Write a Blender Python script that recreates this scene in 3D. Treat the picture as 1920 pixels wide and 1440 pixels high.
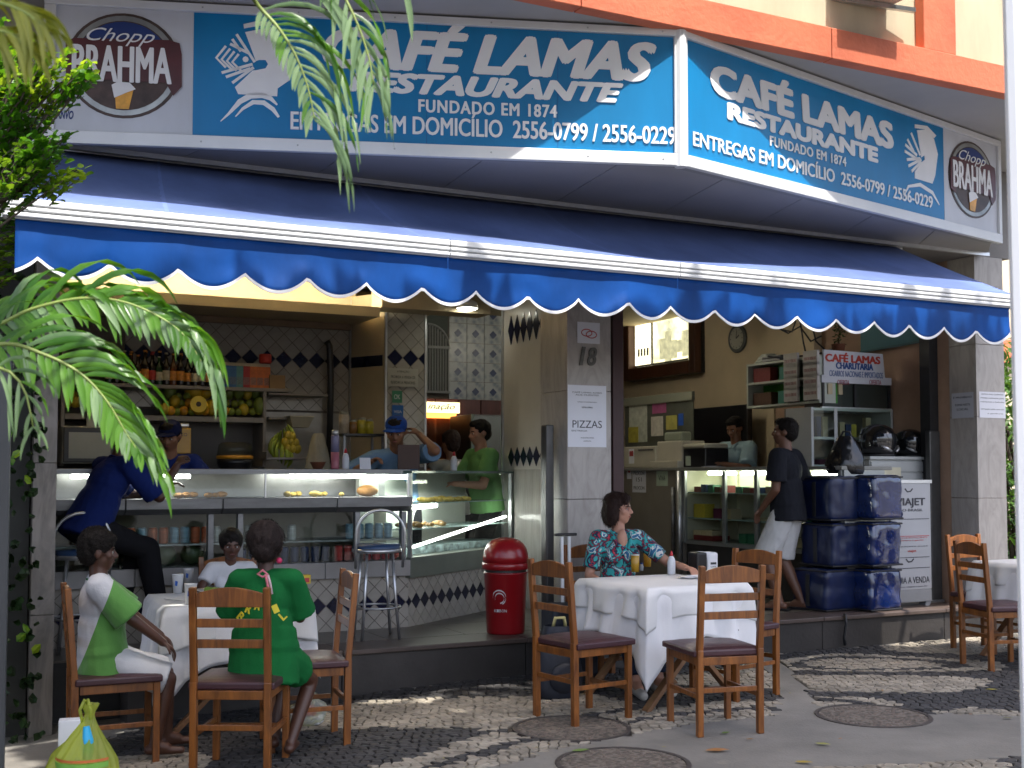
import bpy, bmesh, math, random
from mathutils import Vector, Matrix, noise
random.seed(7)
R = math.radians
sc = bpy.context.scene
for o in list(bpy.data.objects): bpy.data.objects.remove(o)
# ---------------------------------------------------------------- camera
PITCH = 2.63; FPX = 2200.0; SHIFT = 69.0; EYE = 1.43
cd = bpy.data.cameras.new('camera'); cam = bpy.data.objects.new('camera', cd); sc.collection.objects.link(cam)
cam.location = (0, 0, EYE); cam.rotation_euler = (R(90 + PITCH), 0, 0)
cd.sensor_width = 36; cd.lens = FPX / 1920 * 36; cd.shift_y = SHIFT / 1920; cd.clip_end = 2000; cd.clip_start = 0.05
cd.dof.use_dof = True; cd.dof.focus_distance = 6.8; cd.dof.aperture_fstop = 5.0
sc.camera = cam
# ---------------------------------------------------------------- light
SUN_EL = 66.0
sun_az = math.atan2(-0.86, 0.51)              # direction (x, y) the sun stands in
wd = bpy.data.worlds.new('World'); sc.world = wd; wd.use_nodes = True
nt = wd.node_tree; nt.nodes.clear()
sky = nt.nodes.new('ShaderNodeTexSky'); sky.sky_type = 'NISHITA'; sky.sun_disc = False
sky.sun_elevation = R(SUN_EL); sky.sun_rotation = math.pi / 2 - sun_az
sky.air_density = .75; sky.dust_density = 4.5; sky.ozone_density = .9
bg = nt.nodes.new('ShaderNodeBackground'); bg.inputs['Strength'].default_value = 0.15
wo = nt.nodes.new('ShaderNodeOutputWorld')
nt.links.new(sky.outputs[0], bg.inputs[0]); nt.links.new(bg.outputs[0], wo.inputs[0])
sl = bpy.data.lights.new('sun', 'SUN'); sl.energy = 2.5; sl.angle = R(0.6); sl.color = (1, .955, .88)
so = bpy.data.objects.new('sun', sl); sc.collection.objects.link(so)
sd = Vector((math.cos(R(SUN_EL)) * math.cos(sun_az), math.cos(R(SUN_EL)) * math.sin(sun_az), math.sin(R(SUN_EL))))
so.rotation_euler = sd.to_track_quat('Z', 'Y').to_euler(); so.location = (3, -3, 9)
sc.view_settings.view_transform = 'Standard'; sc.view_settings.look = 'None'
sc.view_settings.exposure = 1.75; sc.view_settings.gamma = 1.0; sc.view_settings.use_curve_mapping = False
sc.render.engine = 'CYCLES'
sc.cycles.max_bounces = 6; sc.cycles.diffuse_bounces = 3; sc.cycles.transparent_max_bounces = 12
sc.cycles.caustics_reflective = False; sc.cycles.caustics_refractive = False

# ---------------------------------------------------------------- helpers
COL = sc.collection
TH = R(26.6); CT, ST = math.cos(TH), math.sin(TH)
O0 = Vector((0, 8.383, 0))
def W(s, t, z=0.0):                            # shop frame: s along the shop front, t out into the street
    return Vector((O0.x + s * CT + t * ST, O0.y + s * ST - t * CT, z))
cp, sp = math.cos(R(PITCH)), math.sin(R(PITCH))
def ray(u, v):
    cx = (u - 960) / FPX; cy = (720 - v + SHIFT) / FPX
    return Vector((cx, cp - sp * cy, sp + cp * cy))
def onz(u, v, z=0.0):
    d = ray(u, v); k = (z - EYE) / d.z; return Vector((d.x * k, d.y * k, z))
def ond(u, v, Y):
    d = ray(u, v); k = Y / d.y; return Vector((d.x * k, Y, EYE + d.z * k))
def onT(u, v, t):                              # -> (s, z) on the upright plane t
    d = ray(u, v); n = Vector((ST, -CT, 0)); p = W(0, t); k = n.dot(p) / n.dot(d)
    q = d * k; return ((q - O0).dot(Vector((CT, ST, 0))), EYE + q.z)
def onS(u, v, s):                              # -> (t, z) on the upright plane s
    d = ray(u, v); e = Vector((CT, ST, 0)); p = W(s, 0); k = e.dot(p) / e.dot(d)
    q = d * k; return ((q - O0).dot(Vector((ST, -CT, 0))), EYE + q.z)
class Plane:                                   # upright plane through p with its x axis at angle a
    def __init__(self, p, a):
        self.p = Vector(p); self.a = a; self.x = Vector((math.cos(a), math.sin(a), 0)); self.n = Vector((math.sin(a), -math.cos(a), 0))
    def px(self, u, v):
        d = ray(u, v); k = self.n.dot(self.p - Vector((0, 0, EYE))) / self.n.dot(d)
        q = d * k + Vector((0, 0, EYE)) - self.p; return (q.dot(self.x), q.z)
def gz(X, Y=0): return 0.045 * min(0.0, X + 0.3) if X > -4 else 0.045 * -3.7

MATS = {}
def M(name, col, rough=.6, var=.12, scale=6, bump=0., metal=0., spec=.5, coat=0., col2=None, emit=0., trans=0., alpha=1., stretch=(1, 1, 1), kind='noise', sheen=0., bscale=None, detail=6, dist=0., thr=None):
    if name in MATS: return MATS[name]
    m = bpy.data.materials.new(name); m.use_nodes = True; n = m.node_tree; N = n.nodes; L = n.links
    b = N['Principled BSDF']; b.inputs['Roughness'].default_value = rough; b.inputs['Metallic'].default_value = metal
    b.inputs['Specular IOR Level'].default_value = spec; b.inputs['Coat Weight'].default_value = coat
    b.inputs['Sheen Weight'].default_value = sheen
    c = Vector(col); c2 = Vector(col2) if col2 else None
    tc = N.new('ShaderNodeTexCoord'); mp = N.new('ShaderNodeMapping'); mp.inputs['Scale'].default_value = stretch
    L.new(tc.outputs['Object'], mp.inputs[0])
    if kind == 'wave':
        tx = N.new('ShaderNodeTexWave'); tx.inputs['Scale'].default_value = scale; tx.inputs['Distortion'].default_value = dist or 4; tx.inputs['Detail'].default_value = 3; tx.inputs['Detail Scale'].default_value = 1.5
        fac = tx.outputs['Fac']
    elif kind == 'voronoi':
        tx = N.new('ShaderNodeTexVoronoi'); tx.inputs['Scale'].default_value = scale; fac = tx.outputs['Distance']
    else:
        tx = N.new('ShaderNodeTexNoise'); tx.inputs['Scale'].default_value = scale; tx.inputs['Detail'].default_value = detail; tx.inputs['Roughness'].default_value = .6; tx.inputs['Distortion'].default_value = dist; fac = tx.outputs['Fac']
    L.new(mp.outputs[0], tx.inputs['Vector'])
    rp = N.new('ShaderNodeValToRGB'); L.new(fac, rp.inputs[0])
    lo, hi = thr if thr else (.3, .7)
    rp.color_ramp.elements[0].position = lo; rp.color_ramp.elements[1].position = hi
    a0 = c * (1 - var); a1 = c2 if c2 else c * (1 + var)
    rp.color_ramp.elements[0].color = (*a0, 1); rp.color_ramp.elements[1].color = (*[min(1, q) for q in a1], 1)
    oi = N.new('ShaderNodeObjectInfo'); hv = N.new('ShaderNodeHueSaturation')
    mr = N.new('ShaderNodeMapRange'); mr.inputs[3].default_value = 1 - min(.12, var * .6); mr.inputs[4].default_value = 1 + min(.12, var * .6)
    L.new(oi.outputs['Random'], mr.inputs[0]); L.new(mr.outputs[0], hv.inputs['Value']); L.new(rp.outputs[0], hv.inputs['Color'])
    L.new(hv.outputs[0], b.inputs['Base Color'])
    if bump:
        t2 = N.new('ShaderNodeTexNoise'); t2.inputs['Scale'].default_value = bscale or scale * 4; t2.inputs['Detail'].default_value = 5
        L.new(mp.outputs[0], t2.inputs['Vector'])
        bp = N.new('ShaderNodeBump'); bp.inputs['Strength'].default_value = min(1, bump); bp.inputs['Distance'].default_value = .01 * max(1, bump)
        L.new(t2.outputs['Fac'], bp.inputs['Height']); L.new(bp.outputs[0], b.inputs['Normal'])
    if emit:
        L.new(hv.outputs[0], b.inputs['Emission Color']); b.inputs['Emission Strength'].default_value = emit
    if trans: b.inputs['Transmission Weight'].default_value = trans
    if alpha < 1: b.inputs['Alpha'].default_value = alpha
    MATS[name] = m; return m
def leafmat(name, c1, c2, rough=.4, tr=.35, scale=9):
    if name in MATS: return MATS[name]
    m = bpy.data.materials.new(name); m.use_nodes = True; n = m.node_tree; N = n.nodes; L = n.links; b = N['Principled BSDF']
    b.inputs['Roughness'].default_value = rough
    tc = N.new('ShaderNodeTexCoord'); tx = N.new('ShaderNodeTexNoise'); tx.inputs['Scale'].default_value = scale; L.new(tc.outputs['Object'], tx.inputs['Vector'])
    oi = N.new('ShaderNodeObjectInfo'); ad = N.new('ShaderNodeMath'); ad.operation = 'MULTIPLY_ADD'; ad.inputs[1].default_value = .35; L.new(oi.outputs['Random'], ad.inputs[0])
    sb = N.new('ShaderNodeMath'); sb.operation = 'SUBTRACT'; sb.inputs[1].default_value = .17; L.new(tx.outputs['Fac'], sb.inputs[0]); L.new(sb.outputs[0], ad.inputs[2])
    rp = N.new('ShaderNodeValToRGB'); L.new(ad.outputs[0], rp.inputs[0])
    rp.color_ramp.elements[0].position = .32; rp.color_ramp.elements[1].position = .68
    rp.color_ramp.elements[0].color = (*c1, 1); rp.color_ramp.elements[1].color = (*c2, 1); L.new(rp.outputs[0], b.inputs['Base Color'])
    t = N.new('ShaderNodeBsdfTranslucent'); mx = N.new('ShaderNodeMixShader'); mx.inputs[0].default_value = tr
    mul = N.new('ShaderNodeMixRGB'); mul.blend_type = 'MULTIPLY'; mul.inputs[0].default_value = 1; mul.inputs[2].default_value = (1.0, 1.0, .35, 1)
    gm = N.new('ShaderNodeGamma'); gm.inputs[1].default_value = .8
    L.new(rp.outputs[0], gm.inputs[0]); L.new(gm.outputs[0], mul.inputs[1]); L.new(mul.outputs[0], t.inputs[0])
    L.new(b.outputs[0], mx.inputs[1]); L.new(t.outputs[0], mx.inputs[2]); L.new(mx.outputs[0], N['Material Output'].inputs[0])
    MATS[name] = m; return m
def glassmat(name, tint=(.9, .95, .93), refl=.05, rough=.02):
    if name in MATS: return MATS[name]
    m = bpy.data.materials.new(name); m.use_nodes = True; n = m.node_tree; N = n.nodes; L = n.links
    N.remove(N['Principled BSDF'])
    t = N.new('ShaderNodeBsdfTransparent'); t.inputs[0].default_value = (*tint, 1)
    g = N.new('ShaderNodeBsdfGlossy'); g.inputs['Roughness'].default_value = rough
    lw = N.new('ShaderNodeLayerWeight'); lw.inputs[0].default_value = .5
    pw = N.new('ShaderNodeMath'); pw.operation = 'POWER'; pw.inputs[1].default_value = 4; L.new(lw.outputs['Facing'], pw.inputs[0])
    ad = N.new('ShaderNodeMath'); ad.operation = 'MULTIPLY_ADD'; ad.inputs[1].default_value = min(.7, refl * 5); ad.inputs[2].default_value = .03; L.new(pw.outputs[0], ad.inputs[0])
    mx = N.new('ShaderNodeMixShader'); L.new(ad.outputs[0], mx.inputs[0]); L.new(t.outputs[0], mx.inputs[1]); L.new(g.outputs[0], mx.inputs[2])
    L.new(mx.outputs[0], N['Material Output'].inputs[0]); MATS[name] = m; return m
def emitmat(name, col, st):
    if name in MATS: return MATS[name]
    m = bpy.data.materials.new(name); m.use_nodes = True; N = m.node_tree.nodes; b = N['Principled BSDF']
    b.inputs['Base Color'].default_value = (*[min(1, c) for c in col], 1); b.inputs['Emission Color'].default_value = (*col, 1); b.inputs['Emission Strength'].default_value = st
    MATS[name] = m; return m

class MB:
    def __init__(s): s.v = []; s.f = []; s.mi = []
    def add(s, vs, fs, mi=0):
        b = len(s.v); s.v += [tuple(v) for v in vs]; s.f += [tuple(i + b for i in f) for f in fs]; s.mi += [mi] * len(fs); return s
    def box(s, c, d, rz=0, mi=0, Rm=None):
        hx, hy, hz = d[0] / 2, d[1] / 2, d[2] / 2
        vs = [Vector((x, y, z)) for z in (-hz, hz) for x, y in ((-hx, -hy), (hx, -hy), (hx, hy), (-hx, hy))]
        m = Rm if Rm is not None else Matrix.Rotation(rz, 3, 'Z'); c = Vector(c)
        return s.add([m @ v + c for v in vs], [(0, 3, 2, 1), (4, 5, 6, 7), (0, 1, 5, 4), (1, 2, 6, 5), (2, 3, 7, 6), (3, 0, 4, 7)], mi)
    def bb(s, x0, x1, y0, y1, z0, z1, mi=0):
        return s.box(((x0 + x1) / 2, (y0 + y1) / 2, (z0 + z1) / 2), (abs(x1 - x0), abs(y1 - y0), abs(z1 - z0)), 0, mi)
    def bar(s, p0, p1, w, h, mi=0, up=(0, 0, 1)):   # rectangular bar p0->p1
        p0, p1 = Vector(p0), Vector(p1); d = (p1 - p0); L = d.length; d.normalize(); u = Vector(up)
        x = d.cross(u)
        if x.length < 1e-4: x = Vector((1, 0, 0))
        x.normalize(); u = x.cross(d); m = Matrix((x, d, u)).transposed()
        return s.box((p0 + p1) / 2, (w, L, h), 0, mi, m)
    def cyl(s, p0, p1, r0, r1=None, n=12, mi=0, caps=True):
        r1 = r0 if r1 is None else r1; p0, p1 = Vector(p0), Vector(p1); d = (p1 - p0).normalized()
        x = d.orthogonal().normalized(); y = d.cross(x); vs = []
        for p, r in ((p0, r0), (p1, r1)):
            for i in range(n): a = 2 * math.pi * i / n; vs.append(p + (x * math.cos(a) + y * math.sin(a)) * r)
        fs = [(i, (i + 1) % n, n + (i + 1) % n, n + i) for i in range(n)]
        if caps: fs += [tuple(range(n - 1, -1, -1)), tuple(range(n, 2 * n))]
        return s.add(vs, fs, mi)
    def tube(s, pts, r, n=6, mi=0, closed=False):
        pts = [Vector(p) for p in pts]; rs = r if isinstance(r, (list, tuple)) else [r] * len(pts); vs = []; fs = []; k = len(pts)
        nx = None
        for i, p in enumerate(pts):
            d = (pts[(i + 1) % k] - pts[i - 1]) if closed else (pts[min(i + 1, k - 1)] - pts[max(i - 1, 0)])
            d.normalize()
            nx = (d.orthogonal() if nx is None else nx - d * nx.dot(d)).normalized(); ny = d.cross(nx)
            for j in range(n): a = 2 * math.pi * j / n; vs.append(p + (nx * math.cos(a) + ny * math.sin(a)) * rs[i])
        for i in range(k if closed else k - 1):
            for j in range(n):
                a, b2 = i * n, ((i + 1) % k) * n; fs.append((a + j, a + (j + 1) % n, b2 + (j + 1) % n, b2 + j))
        if not closed: fs += [tuple(range(n - 1, -1, -1)), tuple(range((k - 1) * n, k * n))]
        return s.add(vs, fs, mi)
    def lathe(s, prof, c=(0, 0, 0), n=16, mi=0, sx=1, sy=1):
        vs = []; fs = []; c = Vector(c); k = len(prof)
        for r, z in prof:
            for j in range(n): a = 2 * math.pi * j / n; vs.append(c + Vector((r * sx * math.cos(a), r * sy * math.sin(a), z)))
        for i in range(k - 1):
            for j in range(n): fs.append((i * n + j, i * n + (j + 1) % n, (i + 1) * n + (j + 1) % n, (i + 1) * n + j))
        if prof[0][0] > 1e-4: fs.append(tuple(range(n - 1, -1, -1)))
        if prof[-1][0] > 1e-4: fs.append(tuple(range((k - 1) * n, k * n)))
        return s.add(vs, fs, mi)
    def sph(s, c, r, n=12, m=8, mi=0, Rm=None):
        rx, ry, rz = (r, r, r) if not isinstance(r, (tuple, list)) else r; c = Vector(c); vs = [Vector((0, 0, -rz))]; fs = []
        for i in range(1, m):
            ph = -math.pi / 2 + math.pi * i / m
            for j in range(n): a = 2 * math.pi * j / n; vs.append(Vector((rx * math.cos(ph) * math.cos(a), ry * math.cos(ph) * math.sin(a), rz * math.sin(ph))))
        vs.append(Vector((0, 0, rz)))
        if Rm is not None: vs = [Rm @ v for v in vs]
        vs = [v + c for v in vs]
        for j in range(n): fs.append((0, 1 + (j + 1) % n, 1 + j)); fs.append((len(vs) - 1, len(vs) - 1 - n + j, len(vs) - 1 - n + (j + 1) % n))
        for i in range(m - 2):
            for j in range(n): a = 1 + i * n; b = a + n; fs.append((a + j, a + (j + 1) % n, b + (j + 1) % n, b + j))
        return s.add(vs, fs, mi)
    def prism(s, pts, y0, y1, mi=0):               # polygon in local x,z extruded along y
        n = len(pts); ar = sum(pts[i][0] * pts[(i + 1) % n][1] - pts[(i + 1) % n][0] * pts[i][1] for i in range(n))
        if ar < 0: pts = pts[::-1]
        vs = [(x, y0, z) for x, z in pts] + [(x, y1, z) for x, z in pts]
        fs = [tuple(range(n)), tuple(range(2 * n - 1, n - 1, -1))] + [(i, n + i, n + (i + 1) % n, (i + 1) % n) for i in range(n)]
        return s.add(vs, fs, mi)
    def stroke(s, pts, w, y0, y1, mi=0):           # flat ribbon stroke in x,z
        L_ = []; R_ = []
        for i, p in enumerate(pts):
            a = pts[max(i - 1, 0)]; b = pts[min(i + 1, len(pts) - 1)]; dx, dz = b[0] - a[0], b[1] - a[1]; l = math.hypot(dx, dz) or 1
            ww = (w[i] if isinstance(w, (list, tuple)) else w) / 2; L_.append((p[0] - dz / l * ww, p[1] + dx / l * ww)); R_.append((p[0] + dz / l * ww, p[1] - dx / l * ww))
        for i in range(len(pts) - 1): s.prism([L_[i], L_[i + 1], R_[i + 1], R_[i]], y0, y1, mi)
        return s
    def mesh(s, name, mats=None, smooth=False):
        me = bpy.data.meshes.new(name); me.from_pydata(s.v, [], s.f)
        for m in (mats if isinstance(mats, (list, tuple)) else [mats] if mats else []): me.materials.append(m)
        if any(s.mi): me.polygons.foreach_set('material_index', s.mi)
        if smooth: me.polygons.foreach_set('use_smooth', [True] * len(me.polygons))
        me.update(); return me
def link(name, me, parent=None, loc=None, rz=None, label=None, bev=0, seg=2, kind=None, auto=None):
    o = bpy.data.objects.new(name, me); COL.objects.link(o)
    if parent: o.parent = parent
    if loc is not None: o.location = loc
    if rz is not None: o.rotation_euler = (0, 0, rz)
    if label: o['label'] = label
    if kind: o['kind'] = kind
    if bev:
        b = o.modifiers.new('bevel', 'BEVEL'); b.width = bev; b.segments = seg; b.limit_method = 'ANGLE'; b.angle_limit = R(40)
    return o
def part(name, mb, mat, parent, smooth=False, **k): return link(name, mb.mesh(name, mat, smooth), parent, **k)
def thing(name, label, cat, loc=(0, 0, 0), rz=0, group=None):
    o = bpy.data.objects.new(name, None); COL.objects.link(o); o.empty_display_size = .1
    o.location = loc; o.rotation_euler = (0, 0, rz); o['label'] = label; o['category'] = cat
    if group: o['group'] = group
    return o
def tag(o, label, cat, group=None):
    o['label'] = label; o['category'] = cat
    if group: o['group'] = group
    return o
def solo(name, mb, mat, label, cat, loc=(0, 0, 0), rz=0, group=None, smooth=False, **k):
    return tag(link(name, mb.mesh(name, mat, smooth), None, loc, rz, **k), label, cat, group)
def struct(name, mb, mat, loc=(0, 0, 0), rz=0, smooth=False, **k):
    return link(name, mb.mesh(name, mat, smooth), None, loc, rz, kind='structure', **k)
def dup(root, loc=None, rz=None, label=None, group=None, par=None):
    def cpy(o, p):
        c = o.copy(); COL.objects.link(c); c.parent = p
        for ch in list(o.children): cpy(ch, c)
        return c
    r = cpy(root, par)
    if loc is not None: r.location = loc
    if rz is not None: r.rotation_euler = (0, 0, rz)
    if label: r['label'] = label
    if group: r['group'] = group
    return r
TS_ = bpy.data.scenes.new('workbench')             # empty side scene: evaluating one object there is quick
def eval_mesh(o):
    TS_.collection.objects.link(o); vl = TS_.view_layers[0]; vl.update(); dg = vl.depsgraph
    me = bpy.data.meshes.new_from_object(o.evaluated_get(dg)); TS_.collection.objects.unlink(o); return me
def bake(o): me = eval_mesh(o); o.modifiers.clear(); o.data = me; return o
def text_mesh(body, x0, x1, z0, z1, off=0.0, shear=0.0, y=0.0, depth=.004, space=1.0, bold=0.0):
    cu = bpy.data.curves.new('t', 'FONT'); cu.body = body; cu.size = 1; cu.offset = off; cu.shear = shear; cu.space_character = space; cu.resolution_u = 4
    cu.extrude = .02
    o = bpy.data.objects.new('t', cu); me = eval_mesh(o)
    bpy.data.objects.remove(o); bpy.data.curves.remove(cu)
    xs = [v.co.x for v in me.vertices]; ys = [v.co.y for v in me.vertices]; zs = [v.co.z for v in me.vertices]
    if not xs: return me
    ax, bx, ay, by = min(xs), max(xs), min(ys), max(ys)
    for v in me.vertices:
        c = v.co; v.co = (x0 + (c.x - ax) / (bx - ax) * (x1 - x0), y - (depth if c.z > 0 else 0), z0 + (c.y - ay) / (by - ay) * (z1 - z0))
    if bold:                                       # heavier stroke: shifted copies just in front of each other
        V = [v.co.copy() for v in me.vertices]; F = [tuple(p.vertices) for p in me.polygons]; vs = []; fs = []
        sh = [(0, 0), (1, 0), (-1, 0), (0, .55), (0, -.55), (.75, .4), (-.75, .4), (.75, -.4), (-.75, -.4)]
        kx = (x1 - x0 - 2 * bold) / (x1 - x0)
        for k, (a, b) in enumerate(sh):
            n0 = len(vs); xc = (x0 + x1) / 2
            vs += [(xc + (v.x - xc) * kx + a * bold, v.y - k * .00025, v.z + b * bold) for v in V]; fs += [tuple(i + n0 for i in f) for f in F]
        me = bpy.data.meshes.new('letters'); me.from_pydata(vs, [], fs)
    me.update(); return me
def lettering(body, mat, parent, x0, x1, z0, z1, name='lettering', **k):
    me = text_mesh(body, x0, x1, z0, z1, **k); me.materials.clear(); me.materials.append(mat)
    return link(name, me, parent)
def shear_line(me, f):                             # me vertices z += f(x)
    for v in me.vertices: v.co.z += f(v.co.x)
def subdiv_grid(nx, ny, fn):
    vs = [fn(i / nx, j / ny) for j in range(ny + 1) for i in range(nx + 1)]
    fs = [(j * (nx + 1) + i, j * (nx + 1) + i + 1, (j + 1) * (nx + 1) + i + 1, (j + 1) * (nx + 1) + i) for j in range(ny) for i in range(nx)]
    return vs, fs

# ---------------------------------------------------------------- materials
white_metal = M('white_metal', (.72, .73, .74), .35, .06, 3, bump=.05)
alu = M('aluminium', (.62, .63, .64), .33, .08, 14, metal=.7)
steel = M('steel', (.5, .51, .52), .3, .12, 20, metal=.85)
dark = M('dark', (.02, .02, .022), .5, .3, 9)
blackm = M('black_plastic', (.012, .012, .014), .35, .2, 9)
wood = M('chair_wood', (.12, .036, .008), .36, .18, 5, bump=.08, coat=.2, col2=(.29, .10, .018), stretch=(3, 3, .45), dist=1.5)
wood_dk = M('dark_wood', (.07, .025, .012), .4, .25, 6, bump=.1, stretch=(3, 3, .4))
maroon = M('maroon_vinyl', (.055, .020, .026), .38, .15, 9, bump=.12, bscale=60)
cloth_w = M('white_cloth', (.74, .74, .76), .85, .03, 5, bump=.15, bscale=160, sheen=.2)
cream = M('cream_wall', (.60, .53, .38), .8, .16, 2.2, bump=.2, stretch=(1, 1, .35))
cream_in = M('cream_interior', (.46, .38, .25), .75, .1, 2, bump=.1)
orange = M('orange_paint', (.42, .10, .05), .65, .0, 2.4, bump=.4, bscale=25, col2=(.68, .18, .09), stretch=(1, 1, 1), detail=9, thr=(.2, .55))
soffit_m = M('soffit_paint', (.42, .41, .41), .7, .07, 1.5, bump=.06)
grey_in = M('interior_grey', (.20, .18, .15), .7, .15, 3)
marble = M('marble', (.30, .27, .245), .4, .0, 2.6, bump=.05, col2=(.43, .40, .37), stretch=(2.2, 2.2, .7), dist=3.2, thr=(.25, .6))
paper = M('paper', (.74, .75, .80), .7, .03, 3)
ink = M('ink', (.04, .04, .05), .6, .1, 3)
tile_w = M('tile_white', (.37, .345, .30), .16, .08, 14, spec=.6)
tile_b = M('tile_navy', (.010, .012, .035), .14, .2, 14, spec=.6)
grout = M('grout', (.16, .14, .12), .9, .2, 20, bump=.3)
glass = glassmat('glass')
fluo = emitmat('fluorescent', (1.0, 1.0, .95), 14)
# ================================================================ GROUND
gmat = M('asphalt', (.07, .068, .066), .9, .2, 8, bump=.5, bscale=140)
conc = M('concrete', (.235, .22, .195), .85, .25, 1.7, bump=.35, bscale=60)
mb = MB()
vs, fs = subdiv_grid(60, 60, lambda a, b: ((a - .5) * 24 if .02 < a < .98 else (a - .5) * 1600, (b - .4) * 24 + 6 if .02 < b < .98 else (b - .5) * 1600, 0))
vs = [(x, y, gz(x) - .045) for x, y, z in vs]
struct('ground', MB().add(vs, fs), gmat)
def inpoly(x, y, P):
    c = False; n = len(P)
    for i in range(n):
        x1, y1 = P[i]; x2, y2 = P[i - 1]
        if (y1 > y) != (y2 > y) and x < (x2 - x1) * (y - y1) / (y2 - y1) + x1: c = not c
    return c
E = lambda s, t: tuple(W(s, t)[:2])
left_mos = [(-1.75, 5.0), (-.8, 5.1), (-.156, 5.72), (.22, 6.18), (.62, 6.5), (1.05, 6.82), (1.54, 7.03), (1.70, 7.5), (1.83, 8.3), E(2.05, .02), E(-2.55, .02), (-2.35, 6.6)]
right_mos = [(2.02, 8.46), (1.98, 7.9), (1.90, 7.3), (1.93, 6.86), (2.3, 6.98), (2.6, 7.12), (3.2, 6.98), (3.9, 7.05), (6.5, 7.4), (7.5, 11.0), E(7, .02), E(2.3, .02)]
front_mos = [(1.16, 4.6), (1.27, 5.74), (1.9, 5.86), (2.57, 6.0), (5.2, 6.35), (5.2, 4.6)]
covers = [(onz(1072, 1366), .325), (onz(1637, 1343), .325), (onz(1168, 1432), .325)]
def area(x, y):
    for c, r in covers:
        if (x - c.x) ** 2 + (y - c.y) ** 2 < (r + .03) ** 2: return None
    for k, P in (('l', left_mos), ('r', right_mos), ('f', front_mos)):
        if inpoly(x, y, P): return k
    return None
def darkstone(k, x, y):
    s = (x - O0.x) * CT + (y - O0.y) * ST; t = (x - O0.x) * ST - (y - O0.y) * CT
    if k == 'f': return math.sin(x * 3.1 + 1.2 * math.sin(y * 4)) > .15
    if k == 'l':
        # a light margin along the path with one dark line, dark leaf shapes behind it
        edge = min((math.hypot(x - px_, y - py_) for px_, py_ in LEDGE))
        if .20 < edge < .27 or .48 < edge < .56: return True
        if edge < .48: return False
        u = math.sin(s * 2.3 + .8 * math.sin(t * 3.1)) + math.cos(t * 3.3 + .6 * math.sin(s * 2.7)); return u > -.35
    u = math.sin(s * 2.6 + 1.1 * math.sin(t * 2.6)) * 1.1 + math.cos(t * 4.2 - s * 1.1); return abs(u) < .62 or abs(u - 1.3) < .18
LEDGE = []
pe = [(-1.2, 5.0), (-.8, 5.1), (-.156, 5.72), (.22, 6.18), (.62, 6.5), (1.05, 6.82), (1.54, 7.03)]
for i in range(len(pe) - 1):
    for k in range(9): LEDGE.append((pe[i][0] + (pe[i + 1][0] - pe[i][0]) * k / 9, pe[i][1] + (pe[i + 1][1] - pe[i][1]) * k / 9))
st_l = M('stone_pale', (.25, .22, .175), .75, .45, 5, bump=.35, bscale=50)
st_d = M('stone_black', (.036, .034, .034), .7, .45, 5, bump=.35, bscale=50)
st_bed = M('joint_sand', (.075, .066, .055), .95, .3, 20, bump=.4)
pav = thing('pavement', 'x', 'x'); del pav['label'], pav['category']; pav['kind'] = 'structure'
# smooth cement path and joint sand bed
vs, fs = subdiv_grid(66, 44, lambda a, b: (-4.5 + a * 13.2, 4.2 + b * 8.8, 0))
bed = [(x, y, gz(x) - .012) for x, y, z in vs]
part('sand_bed', MB().add(bed, fs), st_bed, pav)
G = .03
mb = MB(); grid = {}
def gv(i, j):
    if (i, j) not in grid:
        x, y = -4.5 + i * G * 2, 4.2 + j * G * 2; grid[(i, j)] = len(mb.v); mb.v.append((x, y, gz(x) + .002))
    return grid[(i, j)]
for i in range(220):
    for j in range(140):
        x, y = -4.5 + (i + .5) * G * 2, 4.2 + (j + .5) * G * 2
        t = (x - O0.x) * ST - (y - O0.y) * CT
        if t < -.1 and x > -2.7: continue
        if not any(inpoly(x, y, P) for P in (left_mos, right_mos, front_mos)): mb.f.append((gv(i, j), gv(i + 1, j), gv(i + 1, j + 1), gv(i, j + 1))); mb.mi.append(0)
o = part('cement_path', mb, conc, pav)
sol = o.modifiers.new('s', 'SOLIDIFY'); sol.thickness = .03; sol.offset = -1
# cobbles
rnd = random.Random(3); C = .053; NX, NY = 165, 115
jx = {}
def node(i, j):
    if (i, j) not in jx: jx[(i, j)] = (-3.0 + (i + rnd.uniform(-.27, .27) + (.5 if j % 2 else 0)) * C, 4.9 + (j + rnd.uniform(-.27, .27)) * C * .95)
    return jx[(i, j)]
cells = []
for i in range(int(10.2 / C)):
    for j in range(int(5.8 / C)):
        P = [node(i, j), node(i + 1, j), node(i + 1, j + 1), node(i, j + 1)]
        cx, cy = sum(p[0] for p in P) / 4, sum(p[1] for p in P) / 4
        Y = cy
        if cx > .47 * Y + .3 or cx < -.47 * Y - .2: continue
        k = area(cx, cy)
        if not k: continue
        if k == 'f' and cy < 5.2: continue
        cells.append((cx, cy, P, k))
cells.sort(key=lambda c: c[0] ** 2 + c[1] ** 2)
def stone(mbx, cx, cy, P, k, ox=0, oy=0, oz=0, mi=None):
    q = rnd.uniform(.80, .93); h = rnd.uniform(.0, .006); z0 = gz(cx)
    tx, ty = rnd.uniform(-.06, .06), rnd.uniform(-.06, .06); vs = []
    for sh, zz in ((q, -.011), (q, .0015 + h), (q * .82, .0055 + h)):
        for px_, py_ in P:
            x, y = cx + (px_ - cx) * sh, cy + (py_ - cy) * sh
            vs.append((x - ox, y - oy, z0 + zz + (tx * (x - cx) + ty * (y - cy)) - oz))
    fs = [(a + i, a + (i + 1) % 4, a + 4 + (i + 1) % 4, a + 4 + i) for a in (0, 4) for i in range(4)] + [(8, 9, 10, 11)]
    mbx.add(vs, fs, mi)
stuff = MB()
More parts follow.
